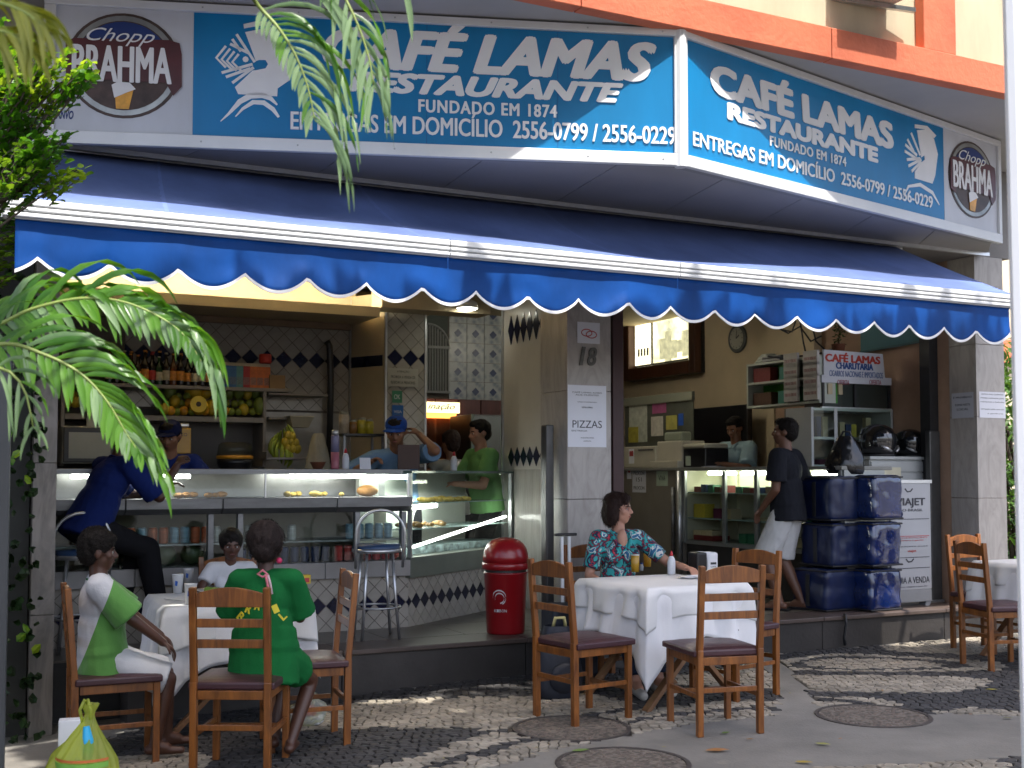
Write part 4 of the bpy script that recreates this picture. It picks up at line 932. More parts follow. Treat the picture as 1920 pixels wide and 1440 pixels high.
# things on the counter top
ZT = 1.473
def ctop(u, v=878): s, z = onT(u, v, -1.2); return W(s, -1.2, ZT)
solo('clay_bowl', MB().lathe([(.035, 0), (.06, .05), (.066, .055), (.056, .054), (.03, .01), (0, .01)], n=18), M('clay', (.16, .055, .028), .7, .15, 6), 'small brown clay bowl on the black counter top', 'bowl', ctop(596), 0, smooth=True)
th_ = thing('thermos', 'tall lilac and pink thermos flask standing on the counter', 'thermos', ctop(628), 0)
part('flask_lower', MB().lathe([(.03, 0), (.033, .01), (.033, .13)], n=16), M('flask_pink', (.40, .13, .17), .35, .1, 5), th_, smooth=True); part('flask_upper', MB().lathe([(.033, .131), (.033, .25), (.028, .262)], n=16), M('flask_lilac', (.2, .19, .30), .35, .1, 5), th_, smooth=True); part('cap', MB().lathe([(.028, .263), (.026, .3), (0, .302)], n=16), alu, th_, smooth=True)
def squeeze(label, loc, capcol=(.5, .02, .03)):
    e = thing('squeeze_bottle', label, 'squeeze bottle', loc, 0); part('bottle_body', MB().lathe([(.026, 0), (.028, .008), (.028, .08), (.022, .11), (.012, .125)], n=14), M('clear_plastic', (.55, .58, .62), .25, .1, 5), e, smooth=True)
    part('red_tip', MB().lathe([(.013, .126), (.011, .14), (.004, .16), (0, .161)], n=12), M('tip_red', (.45, .02, .03), .4, .1, 5), e, smooth=True); return e
squeeze('clear squeeze bottle with red tip on the counter right of the thermos', ctop(648))
s, z = onT(826, 878, -1.55); squeeze('clear squeeze bottle with red tip on the pastry case by the cap man', W(s + .1, -1.5, 1.463))
r = thing('tent_card', 'blank white tent card standing on the counter', 'card', ctop(685), TH); part('card', MB().bb(-.045, .045, -.002, .0, 0, .09), paper, r)
r.rotation_euler = (R(-8), 0, TH)
# spice rack
rk = thing('condiment_stand', 'dark stand with a shelf of condiments behind the counter', 'stand', W(onT(672, 850, -2.0)[0], -2.0, FZ), TH)
zr_ = onT(672, 814, -2.0)[1] - FZ
part('stand_top', MB().bb(-.18, .18, -.15, .15, zr_ - .02, zr_), bar_dark, rk, bev=.003)
for a in (-.17, .17): part('leg', MB().bb(a - .01, a + .01, -.14, -.12, 0, zr_ - .021), steel_d, rk); part('leg', MB().bb(a - .01, a + .01, .12, .14, 0, zr_ - .021), steel_d, rk)
zz = zr_ + FZ
def jar(nm, lab, u, col, h=.14, r=.04, cap=(.3, .28, .2)):
    e = thing(nm, lab, 'jar', W(onT(u, 810, -2.0)[0], -2.0, zz), 0); part('jar_body', MB().lathe([(r, 0), (r, h * .8), (r * .8, h * .86)], n=14), M('jar_' + nm, col, .4, .3, 18), e, smooth=True); part('lid', MB().cyl((0, 0, h * .861), (0, 0, h), r * .85, n=14), M('jar_lid_' + nm, cap, .5, .1, 4), e)
jar('cream_jar', 'tall cream sauce jar at the left of the condiment stand', 645, (.42, .34, .24), .19, .045)
jar('yellow_jar', 'mustard yellow jar on the condiment stand', 678, (.42, .33, .02)); jar('yellow_jar', 'second mustard yellow jar at the right end of the stand', 692, (.42, .33, .02), .13, .038)
jar('honey_jar', 'brown honey jar in the middle of the condiment stand', 662, (.25, .12, .03), .12, .036)
# plastic bag
def bag(root, name, mat, w, d, h, seed, neck=.25):
    rn = random.Random(seed); vs = []; n, k = 40, 22
    for j in range(k + 1):
        f = j / k; pr = 1.0 if f < .1 else max(0, 1 - (f - .1) / .9) ** .75 * (1 - neck) + neck
        pr *= (.8 + .2 * math.sin(min(1, f * 4) * math.pi / 2))
        for i in range(n):
            a = 2 * math.pi * i / n; wr = 1 + .07 * noise.noise((math.cos(a) * 2 + seed, math.sin(a) * 2, f * 3)) * 2 + .035 * math.sin(a * 7 + f * 2) * f + .02 * math.sin(a * 13 + 5 * f) * f
            vs.append((w * .5 * pr * wr * math.cos(a), d * .5 * pr * wr * math.sin(a), h * f))
    fs = [(j * n + i, j * n + (i + 1) % n, (j + 1) * n + (i + 1) % n, (j + 1) * n + i) for j in range(k) for i in range(n)] + [tuple(range(n - 1, -1, -1))]
    return part(name, MB().add(vs, fs), mat, root, smooth=True)
r = thing('cream_sack', 'cream cloth sack standing on the back counter near the clay bowl', 'sack', W(onT(596, 880, -2.1)[0], -2.1, 1.36), 0)
bag(r, 'sack_body', M('sack', (.34, .31, .23), .8, .15, 5, bump=.2), .25, .2, .42, 4, .3)
r = thing('knife_block', 'dark box standing behind the tent card', 'box', W(onT(700, 880, -1.9)[0], -1.9, 1.32), TH); part('block_body', MB().bb(-.1, .12, -.05, .05, 0, .25), bar_dark, r, bev=.006); part('slot_strip', MB().bb(-.08, .1, -.052, -.0505, .2, .21), steel, r)
# ---- dining room seen through the door
TF = -5.4
fw = thing('tiled_far_wall', 'dim blue and white azulejo tiled wall seen through the inner doorway', 'wall', OL, TH)
sa_, sb_ = onT(800, 600, TF)[0] - .3, onT(960, 600, TF)[0] + .6
zlo = onT(870, 752, TF)[1]
part('wall_core', FR(sa_, sb_, TF - .01, TF - .2, zlo, 3.4), grout, fw)
az = M('azulejo', (.18, .23, .30), .3, .0, 11, col2=(.42, .46, .48), kind='voronoi', thr=(.1, .5)); az_d = M('azulejo_blue', (.03, .05, .13), .3, .3, 9)
q = .235; x_ = onT(842, 640, TF)[0]; zt_ = 3.35; sh1 = MB().bb(-q / 2 + .003, q / 2 - .003, -.008, 0, -q / 2 + .003, q / 2 - .003).mesh('azulejo', az); sh2 = MB().prism([(-.05, 0), (0, -.05), (.05, 0), (0, .05)], -.011, -.0082).mesh('motif', az_d)
i = 0
while x_ < sb_:
    z = zlo + q / 2
    while z < 3.4:
        a = link('azulejo', sh1, fw, loc=(x_ + q / 2, -TF + .01, z)); link('motif', sh2, a); z += q
    x_ += q
gs = thing('arched_grille', 'white arched window grille with vertical bars left of the azulejo tiles', 'window grille', OL, TH)
ga, gb = onT(800, 700, TF + .05)[0], onT(840, 700, TF + .05)[0]; g0, g1 = onT(820, 738, TF)[1], onT(820, 612, TF)[1]
gm_ = M('grille_paint', (.25, .27, .27), .5, .1, 4)
part('shutter_back', MB().bb(ga - .3, gb, -TF - .04, -TF - .01, g0, g1 + .3), M('shutter_green', (.06, .08, .07), .6, .2, 4), gs)
for i in range(9):
    x = ga + (gb - ga) * i / 8; part('bar', MB().bb(x - .008, x + .008, -TF - .07, -TF - .055, g0, g0 + (g1 - g0) * (.62 + .38 * math.sqrt(max(0, 1 - (i / 8.2) ** 2)))), gm_, gs)
for z in (g0, g0 + (g1 - g0) * .66): part('cross_bar', MB().bb(ga - .3, gb + .02, -TF - .08, -TF - .05, z, z + .03), gm_, gs)
part('arch_frame', MB().tube([(gb + .01 - (gb - ga) * (1 - math.cos(a * math.pi / 20)) , -TF - .065, g0 + (g1 - g0) * .66 + (g1 - g0) * .36 * math.sin(a * math.pi / 20)) for a in range(11)], .014, 6), gm_, gs)
dr = thing('wood_partition', 'dark red wooden partition below the azulejo wall', 'partition', OL, TH)
for a, b in seg(sa_, sb_, 7): part('wood_panel', FR(a + .004, b - .004, TF + .3, TF + .1, FZ, zlo), M('dark_red_wood', (.09, .02, .014), .4, .3, 5, stretch=(3, 3, .4)), dr, bev=.006)
ls = thing('lit_sign', 'backlit cream sign with black script letters beside the cap man', 'lit sign', OL, TH)
TL = TF + .36; la, lb_ = onT(796, 773, TL), onT(862, 755, TL)
part('light_box', FR(la[0], lb_[0], TL, TL - .05, la[1], lb_[1]), emitmat('sign_glow', (1, .85, .45), .8), ls)
lettering('inação', ink, ls, la[0] + .04, lb_[0] - .06, la[1] + .025, lb_[1] - .02, y=-TL - .001, depth=.003, off=.01, shear=.4)
ol = thing('orange_lamp', 'thin glowing orange strip lamp under the backlit sign', 'lamp', OL, TH); a, b = onT(800, 783, TL), onT(856, 776, TL)
part('lamp_strip', FR(a[0], b[0], TL - .01, TL - .05, a[1], b[1]), emitmat('orange_glow', (1, .32, .05), 1.6), ol); part('lamp_back', FR(a[0], b[0], TL - .06, TL - .09, a[1] - .35, a[1] - .01), M('brown_panel', (.16, .06, .02), .5, .3, 4), ol)
fg = thing('drinks_fridge', 'dark glass door drinks fridge behind the man in the green shirt', 'fridge', OL, TH)
TG = -4.2; a, b = onT(884, 890, TG), onT(955, 778, TG)
part('cabinet', FR(a[0], b[0] + .3, TG - .04, TG - .6, FZ, b[1]), bar_dark, fg, bev=.01); part('door_frame', FR(a[0] - .005, a[0] + .03, TG, TG - .038, FZ + .1, b[1]), M('fridge_green', (.12, .16, .12), .4, .1, 4), fg); part('glass_door', FR(a[0] + .031, b[0] + .3, TG - .01, TG - .03, FZ + .1, b[1] - .02), glass, fg)
pl = thing('pendant_lamp', 'round white ceiling lamp lit above the inner doorway', 'ceiling lamp', W(onT(876, 576, -2.2)[0], -2.2, onT(876, 578, -2.2)[1]), 0)
part('lamp_shade', MB().lathe([(.02, .09), (.09, .05), (.105, .0), (.10, -.002)], n=20), white_metal, pl, smooth=True); part('bulb_disc', MB().lathe([(.098, .0), (.07, -.015), (0, -.02)], n=20), emitmat('lamp_white', (1, 1, .85), 5), pl, smooth=True); part('stem', MB().cyl((0, 0, .09), (0, 0, 3.0 - pl.location.z), .006, n=6), steel, pl)
# ---- side wall with zigzag bands, left of the middle pillar
sw = thing('zigzag_tiled_wall', 'cream side wall with two navy zigzag tile bands left of the middle pillar', 'wall', OL, TH)
SW = .955; t0, t1 = onS(1037, 700, SW)[0], onS(953, 700, SW)[0]
part('wall_core', MB().bb(SW + .002, SW + .12, -t0, -t1 + .1, FZ, 3.4), M('pale_wall', (.45, .43, .40), .35, .08, 3), sw)
part('edge_strip', MB().bb(SW - .012, SW + .12, -t1 + .101, -t1 + .12, FZ, 3.4), alu, sw)
nz_ = 7; dt = (t0 - t1) / nz_
for zc, hh in ((onS(990, 612, SW)[1], .13), (onS(990, 856, SW)[1], .085)):
    for i in range(nz_):
        tc = t1 + (i + .5) * dt
        for dz in (-.0, ):
            part('navy_tile', MB().add([(SW + .001, -tc + y, zc + z) for y, z in ((-dt / 2 + .002, 0), (0, -hh), (dt / 2 - .002, 0), (0, hh))] + [(SW - .004, -tc + y, zc + z) for y, z in ((-dt / 2 + .002, 0), (0, -hh), (dt / 2 - .002, 0), (0, hh))], [(4, 5, 6, 7), (0, 1, 5, 4), (1, 2, 6, 5), (2, 3, 7, 6), (3, 0, 4, 7)]), tile_b, sw)
part('glossy_panel', MB().bb(SW - .003, SW + .001, -t0 + .01, -t1, FZ, onS(990, 880, SW)[1]), M('wavy_panel', (.36, .34, .32), .12, .15, 3, bump=.9, bscale=9, stretch=(1, 4, .6)), sw)
# ---- red litter bin
binr = M('bin_red', (.28, .008, .012), .3, .1, 3, coat=.3)
bn = thing('litter_bin', 'red domed plastic litter bin with white ice cream logo on the step', 'litter bin', W(*(lambda p: ((p - O0).dot(Vector((CT, ST, 0))), (p - O0).dot(Vector((ST, -CT, 0)))))(onz(948, 1186, FZ)), FZ), 0)
part('bin_body', MB().lathe([(.135, 0), (.14, .01), (.158, .43), (.163, .435), (.163, .445), (.15, .446)], n=32), binr, bn, smooth=True, bev=0)
part('opening', MB().lathe([(.150, .447), (.150, .478)], n=32), bar_dark, bn)
part('rim', MB().lathe([(.168, .466), (.176, .47), (.176, .51), (.170, .515)], n=32), binr, bn, smooth=True)
part('dome_lid', MB().lathe([(.170, .516), (.168, .56), (.158, .61), (.135, .65), (.10, .68), (.05, .695), (0, .70)], n=32), binr, bn, smooth=True)
lw_ = M('logo_white', (.6, .58, .58), .5, .05, 3)
def on_cyl(pts, zz, w):                              # stroke bent round the bin body, a = angle, z
    m_ = MB()
    for i in range(len(pts) - 1):
        vs = []
        for (a, z) in (pts[i], pts[i + 1]):
            rr = .140 + .02 * z / .5 + .0016
            for q_ in (-w / 2, w / 2): vs.append((rr * math.cos(a), rr * math.sin(a), z + q_))
        m_.add(vs, [(0, 2, 3, 1)])
    return m_
def heart(cx, cz, r0, a0, a1): return [(cx + r0 * math.cos(a) / .155, cz + r0 * math.sin(a)) for a in [R(a0 + (a1 - a0) * i / 18) for i in range(19)]]
c0 = R(-108)
part('heart_logo', on_cyl(heart(c0, .27, .052, -60, 190), 0, .009), lw_, bn); part('heart_logo', on_cyl(heart(c0 + .02, .265, .036, -80, 200), 0, .009), lw_, bn)
for k, q_ in enumerate('KIBON'):
    m_ = text_mesh(q_, 0, .016, 0, .02, y=-.001, depth=.001); m_.materials.clear(); m_.materials.append(lw_); a = c0 - .24 + k * .125
    o = link('lettering', m_, bn, loc=(.151 * math.cos(a), .151 * math.sin(a), .165), rz=a + math.pi / 2)
# ---- bar stools
def stool(label, loc, rz):
    e = thing('bar_stool', label, 'bar stool', loc, rz, 'bar stools at the counter'); H = .62
    part('seat', MB().lathe([(.17, H), (.175, H + .02), (.165, H + .045), (0, H + .05)], n=24), M('stool_blue', (.02, .05, .12), .4, .15, 5), e, smooth=True); part('seat_ring', MB().lathe([(.165, H - .015), (.178, H - .01), (.176, H + .015)], n=24), steel, e, smooth=True)
    for a in (45, 135, 225, 315): part('leg', MB().tube([(.13 * math.cos(R(a)), .13 * math.sin(R(a)), H - .01), (.155 * math.cos(R(a)), .155 * math.sin(R(a)), H * .5), (.19 * math.cos(R(a)), .19 * math.sin(R(a)), 0)], .011, 8), steel, e, smooth=True)
    part('back_hoop', MB().tube([(-.17, .08, H - .12), (-.175, .10, H + .05)] + [(-.175 * math.cos(R(k * 15)), .11, H + .12 + .17 * math.sin(R(k * 15))) for k in range(13)] + [(.175, .10, H + .05), (.17, .08, H - .12)], .011, 8), steel, e, smooth=True)
    part('foot_ring', MB().tube([(.17 * math.cos(R(k * 15)), .17 * math.sin(R(k * 15)), .22) for k in range(24)], .008, 6, closed=True), steel, e, smooth=True); return e
p = onz(705, 1196, FZ)
stool('chrome bar stool with dark blue seat standing free at the counter', (p.x, p.y + .02, FZ), R(200))
# ================================================================ CIGAR COUNTER (right bay)
SC = 3.3
def SD(px_, v, s): return onS(px_, v, s)            # (t, z) on plane s
rb = thing('cigar_counter', 'glass fronted cigarette and sweets counter with lit shelves in the right opening', 'counter', OL, TH)
tN, tF = -.25, -2.62
alu_g = M('case_alu', (.34, .36, .35), .35, .1, 5, metal=.5)
def SX(x0, x1, ta, tb, z0, z1): return MB().bb(x0, x1, -ta, -tb, z0, z1)
part('plinth', SX(SC + .04, SC + .5, tN, tF, FZ, .72), M('plinth_dark', (.05, .048, .045), .5, .2, 5), rb)
part('case_floor', SX(SC, SC + .5, tN, tF, .721, .76), alu_g, rb)
part('case_back', SX(SC + .46, SC + .5, tN, tF, .761, 1.47), M('case_cream', (.60, .57, .42), .5, .08, 3), rb)
part('case_end', SX(SC + .0, SC + .459, tF + .0, tF - .04, .761, 1.47), M('case_cream', (.5, .47, .38)), rb)
part('case_end', SX(SC + .0, SC + .459, tN + .02, tN, .761, 1.47), alu_g, rb)
part('counter_top', SX(SC - .03, SC + .55, tN + .02, tF - 1.25, 1.471, 1.505), M('top_grey', (.22, .22, .2), .3, .1, 4), rb, bev=.005)
shz = [SD(1270, 922, SC)[1], SD(1270, 969, SC)[1]]
for z in shz: part('glass_shelf', SX(SC + .05, SC + .455, tN - .01, tF + .01, z - .012, z), MATS['shelf_glass'], rb)
for t in (tF + .02, tF + .70, -1.42, -.75, tN - .03): part('upright', SX(SC - .012, SC + .02, t + .025, t - .025, .74, 1.47), alu_g, rb, bev=.003)
for t in (-2.3, -1.75, -1.1, -.5): part('back_upright', SX(SC + .43, SC + .4585, t + .02, t - .02, .761, 1.46), MATS['case_cream'], rb)
part('front_glass', MB().add([(SC - .0, -tN, .75), (SC, -tF, .75), (SC, -tF, 1.47), (SC, -tN, 1.47)], [(0, 1, 2, 3)]), glass, rb)
fl2 = emitmat('fluorescent_green', (.95, 1.0, .82), 13)
for a, b in ((-2.45, -2.0), (-1.9, -1.0), (-.85, -.3)): part('tube_light', MB().cyl((SC + .2, -a, 1.445), (SC + .2, -b, 1.445), .016, n=8), fl2, rb)
# goods on the shelves: small boxes, each its own thing
gcol = {'dark red': (.16, .02, .02), 'navy': (.02, .04, .12), 'green': (.03, .14, .07), 'brown': (.10, .05, .03), 'yellow': (.42, .34, .04), 'cream': (.45, .38, .24), 'maroon': (.10, .02, .05), 'teal': (.04, .2, .16)}
gpro = {}
def sweet(col, t, z, w, h, d, label, grp, s=SC + .14):
    if col not in gpro: gpro[col] = solo('sweet_box', MB().bb(-.5, .5, -.5, .5, 0, 1), M('box_' + col.replace(' ', '_'), gcol[col], .45, .35, 14), 'x x x x', 'box'); o = gpro[col]
    else: o = dup(gpro[col])
    o.location = W(s, t, z); o.scale = (d, w, h); o.rotation_euler = (0, 0, TH + rnd.uniform(-.1, .1)); o['label'] = label; o['group'] = grp
ck = ['dark red', 'navy', 'green', 'brown', 'dark red', 'maroon', 'green', 'brown', 'dark red', 'navy', 'brown', 'maroon']
t = -2.5; i = 0
while t < -.35:
    if abs(t + 1.9) > .05: sweet(ck[i % 12], t, shz[0], .10, rnd.uniform(.05, .08), .1, f'small {ck[i % 12]} box in the row on the top lit shelf', f'{ck[i % 12]} boxes on the top lit shelf')
    t += .115; i += 1
for t, c, w, h in ((-2.45, 'yellow', .2, .14), (-2.15, 'maroon', .12, .10), (-1.98, 'cream', .14, .10), (-1.35, 'cream', .25, .03), (-.98, 'dark red', .14, .10), (-.78, 'teal', .10, .10), (-.95, 'brown', .16, .2)):
    sweet(c, t, shz[1], w, h, .12, f'{c} box on the middle shelf of the cigarette counter at t', f'{c} boxes on the middle counter shelf', SC + .14 if c != 'brown' else SC + .3)
for o in bpy.data.objects:
    if 'label' in o and str(o['label']).endswith(' at t'): o['label'] = o['label'].replace(' at t', '')
sweet('cream', -2.35, .765, .30, .10, .2, 'wide cream box at the bottom left of the cigarette counter', 'cream bottom boxes'); sweet('dark red', -2.3, .765, .35, .05, .2, 'flat dark red box at the bottom left of the cigarette counter', 'dark red bottom boxes', SC + .12)
for k, (t, c) in enumerate(((-1.72, 'green'), (-1.58, 'green'), (-1.35, 'cream'), (-1.1, 'brown'), (-.9, 'cream'), (-.7, 'green'))): sweet(c, t, .765, .12, .09, .15, f'{c} box on the bottom shelf of the cigarette counter', f'{c} boxes on the bottom counter shelf')
# desk part on the left
dk = thing('cashier_desk', 'beige cashier desk with consumer notices left of the lit counter', 'desk', OL, TH)
bei = M('desk_beige', (.26, .235, .19), .5, .1, 3); bei2 = M('beige_plastic', (.50, .47, .38), .5, .08, 4)
part('desk_front', SX(SC, SC + .5, tF - .045, tF - 1.25, FZ, 1.47), bei, dk, bev=.006)
part('steel_post', MB().cyl((SC - .03, -tF + .03, FZ), (SC - .03, -tF + .03, 1.47), .035, n=12), steel, dk, smooth=True)
part('steel_post', MB().cyl((SC - .02, -tF + .16, .6), (SC - .02, -tF + .16, 1.3), .02, n=12), steel_d, dk, smooth=True)
for nm, u0, v0, u1, v1, lab, L_ in (('consumer_notice', 1186, 878, 1211, 923, 'white consumer notice with large black print on the beige desk front', (('PROCON', .1, .9, .72, .88), ('151', .3, .7, .45, .62), ('PROCON', .1, .9, .12, .26))), ('green_notice', 1231, 878, 1252, 911, 'small green and white notice on the beige desk front', (('VIVA', .2, .8, .3, .6),)), ('bottle_notice', 1176, 878, 1184, 898, 'narrow white strip notice with red mark on the desk', ())):
    t0_, z0_ = onS(u0, v1, SC - .003); t1_, z1_ = onS(u1, v0, SC - .003); r = thing(nm, lab, 'notice', W(SC - .003, t0_, z0_), TH - math.pi / 2); w = abs(t1_ - t0_); h = z1_ - z0_
    part('sheet', MB().bb(0, w, -.002, 0, 0, h), M('paper_green', (.45, .55, .42), .6, .15, 9) if nm == 'green_notice' else paper, r)
    for txt, a, b, c, d in L_: lettering(txt, ink, r, a * w, b * w, c * h, d * h, y=-.003, depth=.001)
    if nm == 'bottle_notice': part('red_mark', MB().bb(w * .2, w * .8, -.003, -.0021, h * .6, h * .85), redm, r)
# rotate -90: local +x runs towards +t
def onCase(u, v, s): t, z = onS(u, v, s); return t, z
# machines on the desk
def blk(nm, lab, cat, u0, v0, u1, v1, s, dep, mat, z0=None, bev=.012, parent_parts=True):
    t0_, z0_ = onS(u0, v1, s); t1_, z1_ = onS(u1, v0, s); z0_ = z0_ if z0 is None else z0
    r = thing(nm, lab, cat, W(s, t0_, z0_), TH - math.pi / 2)
    w, h = t1_ - t0_, z1_ - z0_
    part('casing', MB().bb(0, w, 0, dep, 0, h), mat, r, bev=bev); return r, w, h
ZD = 1.506
r, w, h = blk('beige_printer', 'wide beige machine casing at the left end of the cashier desk', 'printer', 1168, 836, 1228, 873, SC + .05, .3, bei2, ZD); part('red_label', MB().bb(w * .2, w * .36, -.003, -.0005, h * .2, h * .9), paper, r); part('red_mark', MB().bb(w * .22, w * .34, -.0045, -.0035, h * .55, h * .8), redm, r); part('paper_slot', MB().bb(w * .5, w * .95, -.004, -.0005, h * .8, h * .86), ink, r)
r, w, h = blk('cash_register', 'beige cash register with raised back standing on the desk', 'cash register', 1232, 826, 1278, 873, SC + .08, .3, bei2, ZD); part('keyboard_ledge', MB().bb(-.02, w + .03, -.08, -.001, 0, h * .25), bei2, r, bev=.006); part('display_head', MB().bb(w * .1, w * .8, .06, .2, h + .001, h + .10), M('lcd', (.3, .33, .25), .3, .1, 5), r, bev=.02)
r, w, h = blk('receipt_printer', 'dark printer with light curved lid right of the cash register', 'printer', 1281, 840, 1322, 873, SC + .1, .3, blackm, ZD); part('lid', MB().bb(0, w, -.01, .3, h + .001, h + .05), bei2, r, bev=.02); part('sticker', MB().bb(.05, w * .35, -.004, -.0005, .02, h * .6), M('sticker_pale', (.45, .52, .42), .5, .2, 12), r)
pm = thing('papers', 'loose white papers lying on the counter in front of the cashier', 'papers', W(SC + .15, -2.3, ZD), TH)
for k in range(4): part('sheet', MB().box((.02 * k, .05 * k, .003 + .004 * k), (.2, .14, .002), k * .5), paper, pm)
# glass screen with stickers
gs2 = thing('desk_screen', 'glass screen with taped posters and notes above the cashier desk', 'screen', OL, TH)
S2 = SC + .35; tA1, zA1 = onS(1172, 832, S2); tB1, zB1 = onS(1300, 742, S2)
part('screen_glass', SX(S2, S2 + .006, tB1, tA1, ZD, zB1 - .05), M('screen_pane', (.10, .11, .09), .2, .2, 3), gs2)
part('top_rail', SX(S2 - .02, S2 + .02, tB1, tA1, zB1 - .048, zB1 + .05), M('rail_olive', (.20, .21, .16), .5, .1, 4), gs2, bev=.004)
for nm, u0, v0, u1, v1, c in (('price_poster', 1179, 750, 1212, 830, (.40, .43, .36)), ('pink_poster', 1222, 748, 1248, 776, (.30, .07, .18)), ('white_note', 1220, 780, 1242, 818, (.5, .48, .42)), ('yellow_note', 1248, 778, 1268, 806, (.45, .42, .10)), ('blue_card', 1271, 775, 1280, 798, (.02, .1, .45)), ('yellow_strip', 1178, 800, 1196, 830, (.40, .36, .05))):
    a, b = onS(u0, v1, S2 - .01); c1_, d = onS(u1, v0, S2 - .01); k = .003 if nm == 'yellow_strip' else 0; part(nm, SX(S2 - .004 - k, S2 - .001 - k, c1_, a, b, d), M('note_' + nm, c, .5, .25, 14), gs2)
# black board behind the cashier
SWL = s_c - .0
blk_ = thing('black_screen', 'large black panel on the wall behind the cashier', 'panel', OL, TH)
S3 = SWL - .25; a, b = onS(1272, 860, S3); c1_, d = onS(1400, 758, S3)
part('panel_face', SX(S3, S3 + .04, c1_, a, b - .2, d), blackm, blk_, bev=.004)
part('panel_bezel', SX(S3 - .01, S3 + .05, c1_ + .03, c1_ + .001, b - .2, d), bar_dark, blk_)
# wall zone: cream wall + corner column
cw = thing('cream_side_wall', 'cream right wall of the cigar shop with framed picture and clock', 'wall', OL, TH)
tc = onS(1452, 640, SWL)[0]
part('wall_face', MB().bb(SWL - .012, SWL + .005, -tc, 8.4, FZ, 3.379), M('cream_dim', (.62, .51, .34), .8, .1, 1.6, bump=.15), cw)
part('column_face', MB().bb(SWL - .10, SWL + .005, -onS(1540, 640, SWL)[0], -tc - .001, 2.6, 3.379), MATS['cream_dim'], cw)
# lit picture
pf_ = thing('picture_frame', 'dark framed backlit old photograph of a street on the cream wall', 'picture', OL, TH)
S4 = SWL - .013; d1 = .16
ta, za = onS(1190, 716, S4 - d1 * 0); tb, zb_ = onS(1340, 700, S4)
tl, tr_ = onS(1188, 700, S4)[0], onS(1322, 700, S4)[0]
z0p = onS(1190, 716, S4)[1]; z1p = z0p + 1.35
part('box_back', SX(S4 - .05, S4, tr_, tl, z0p, z1p), blackm, pf_)
fw_ = .12
for x in ((tr_, tr_ - fw_, z0p, z1p), (tl + fw_, tl, z0p, z1p), (tr_ - fw_ - .001, tl + fw_ + .001, z0p, z0p + fw_ + .04), (tr_ - fw_ - .001, tl + fw_ + .001, z1p - fw_, z1p)):
    part('frame', SX(S4 - d1, S4 - .051, x[0], x[1], x[2], x[3]), wood_dk, pf_, bev=.012)
lp = M('old_photo', (.30, .30, .20), .6, .0, 3.2, col2=(.95, .86, .50), detail=8, thr=(.38, .58), emit=.75); lp2 = M('old_photo_light', (.55, .5, .3), .6, 0, 4, col2=(1, .9, .6), detail=8, thr=(.3, .5), emit=.85)
tm = onS(1243, 640, S4)[0]
part('photo_panel', SX(S4 - .07, S4 - .052, tr_ - fw_ - .03, tm - .12, z0p + .2, z1p - .15), lp, pf_); part('photo_panel', SX(S4 - .07, S4 - .052, tm - .2, tl + fw_ + .03, z0p + .2, z1p - .15), lp2, pf_)
m1 = MB()
for k in range(6): m1.box((S4 - .0715 - .0004 * k, -(tm + .10 + .125 * k), z0p + .36 + .03 * math.sin(k * 2.1)), (.003, .14, .26 + .12 * math.sin(k * 1.7)), 0)
part('photo_buildings', m1, M('sepia_dark', (.42, .40, .24), .6, .3, 14, emit=.45), pf_, kind='stuff')
m1 = MB()
for k in range(4): m1.box((S4 - .072, -(tl + fw_ + .12 + .07 * k), z0p + .36), (.003, .04, .1), 0)
part('photo_carriage', m1, ink, pf_, kind='stuff')
# clock
tk, zk = onS(1385, 635, S4); ck_ = thing('wall_clock', 'round grey rimmed wall clock on the cream wall under the awning', 'clock', W(S4 - .001, tk, zk), TH - math.pi / 2)
ck_.rotation_euler = (0, 0, TH - math.pi / 2)
def dsc(r0, y0, y1, n=28): return MB().prism([(r0 * math.cos(2 * math.pi * i / n), r0 * math.sin(2 * math.pi * i / n)) for i in range(n)], y0, y1)
part('clock_rim', dsc(.165, -.03, 0), M('clock_grey', (.10, .11, .11), .4, .1, 4), ck_, bev=.01); part('clock_face', dsc(.125, -.033, -.0305), M('clock_face', (.42, .42, .36), .5, .04, 4), ck_)
part('hour_hand', MB().stroke([(0, 0), (.05, .035)], .012, -.036, -.034), ink, ck_); part('minute_hand', MB().stroke([(0, 0), (.015, .09)], .008, -.039, -.037), ink, ck_)
for k in range(12): part('hour_mark', MB().stroke([(.1 * math.cos(k * math.pi / 6), .1 * math.sin(k * math.pi / 6)), (.115 * math.cos(k * math.pi / 6), .115 * math.sin(k * math.pi / 6))], .007, -.035, -.0335), ink, ck_)
# hanging shelf with goods
S5 = 3.73; t5n = -1.02; t5f, zbot = onS(1400, 766, S5)[0], onS(1400, 766, S5)[1]; ztop = onS(1400, 684, S5)[1]
hs = thing('cigarette_shelf', 'white hanging cigarette shelf with green compartments above the counter', 'shelf', OL, TH)
wsh = M('shelf_white', (.46, .50, .44), .45, .06, 4)
part('back_panel', SX(S5 + .2, S5 + .22, t5n, t5f, zbot, ztop), M('shelf_green', (.04, .22, .02), .5, .3, 3), hs)
for z in (zbot, (zbot + ztop) / 2 + .01, ztop - .02): part('shelf_board', SX(S5, S5 + .2, t5n, t5f, z, z + .022), wsh, hs, bev=.002)
for t in (t5f + .012, t5f + .62, t5n - .012): part('divider', SX(S5 + .001, S5 + .199, t + .012, t - .012, zbot + .0225, ztop - .0205), wsh, hs, bev=.002)
hh = (ztop - zbot) / 2 - .04
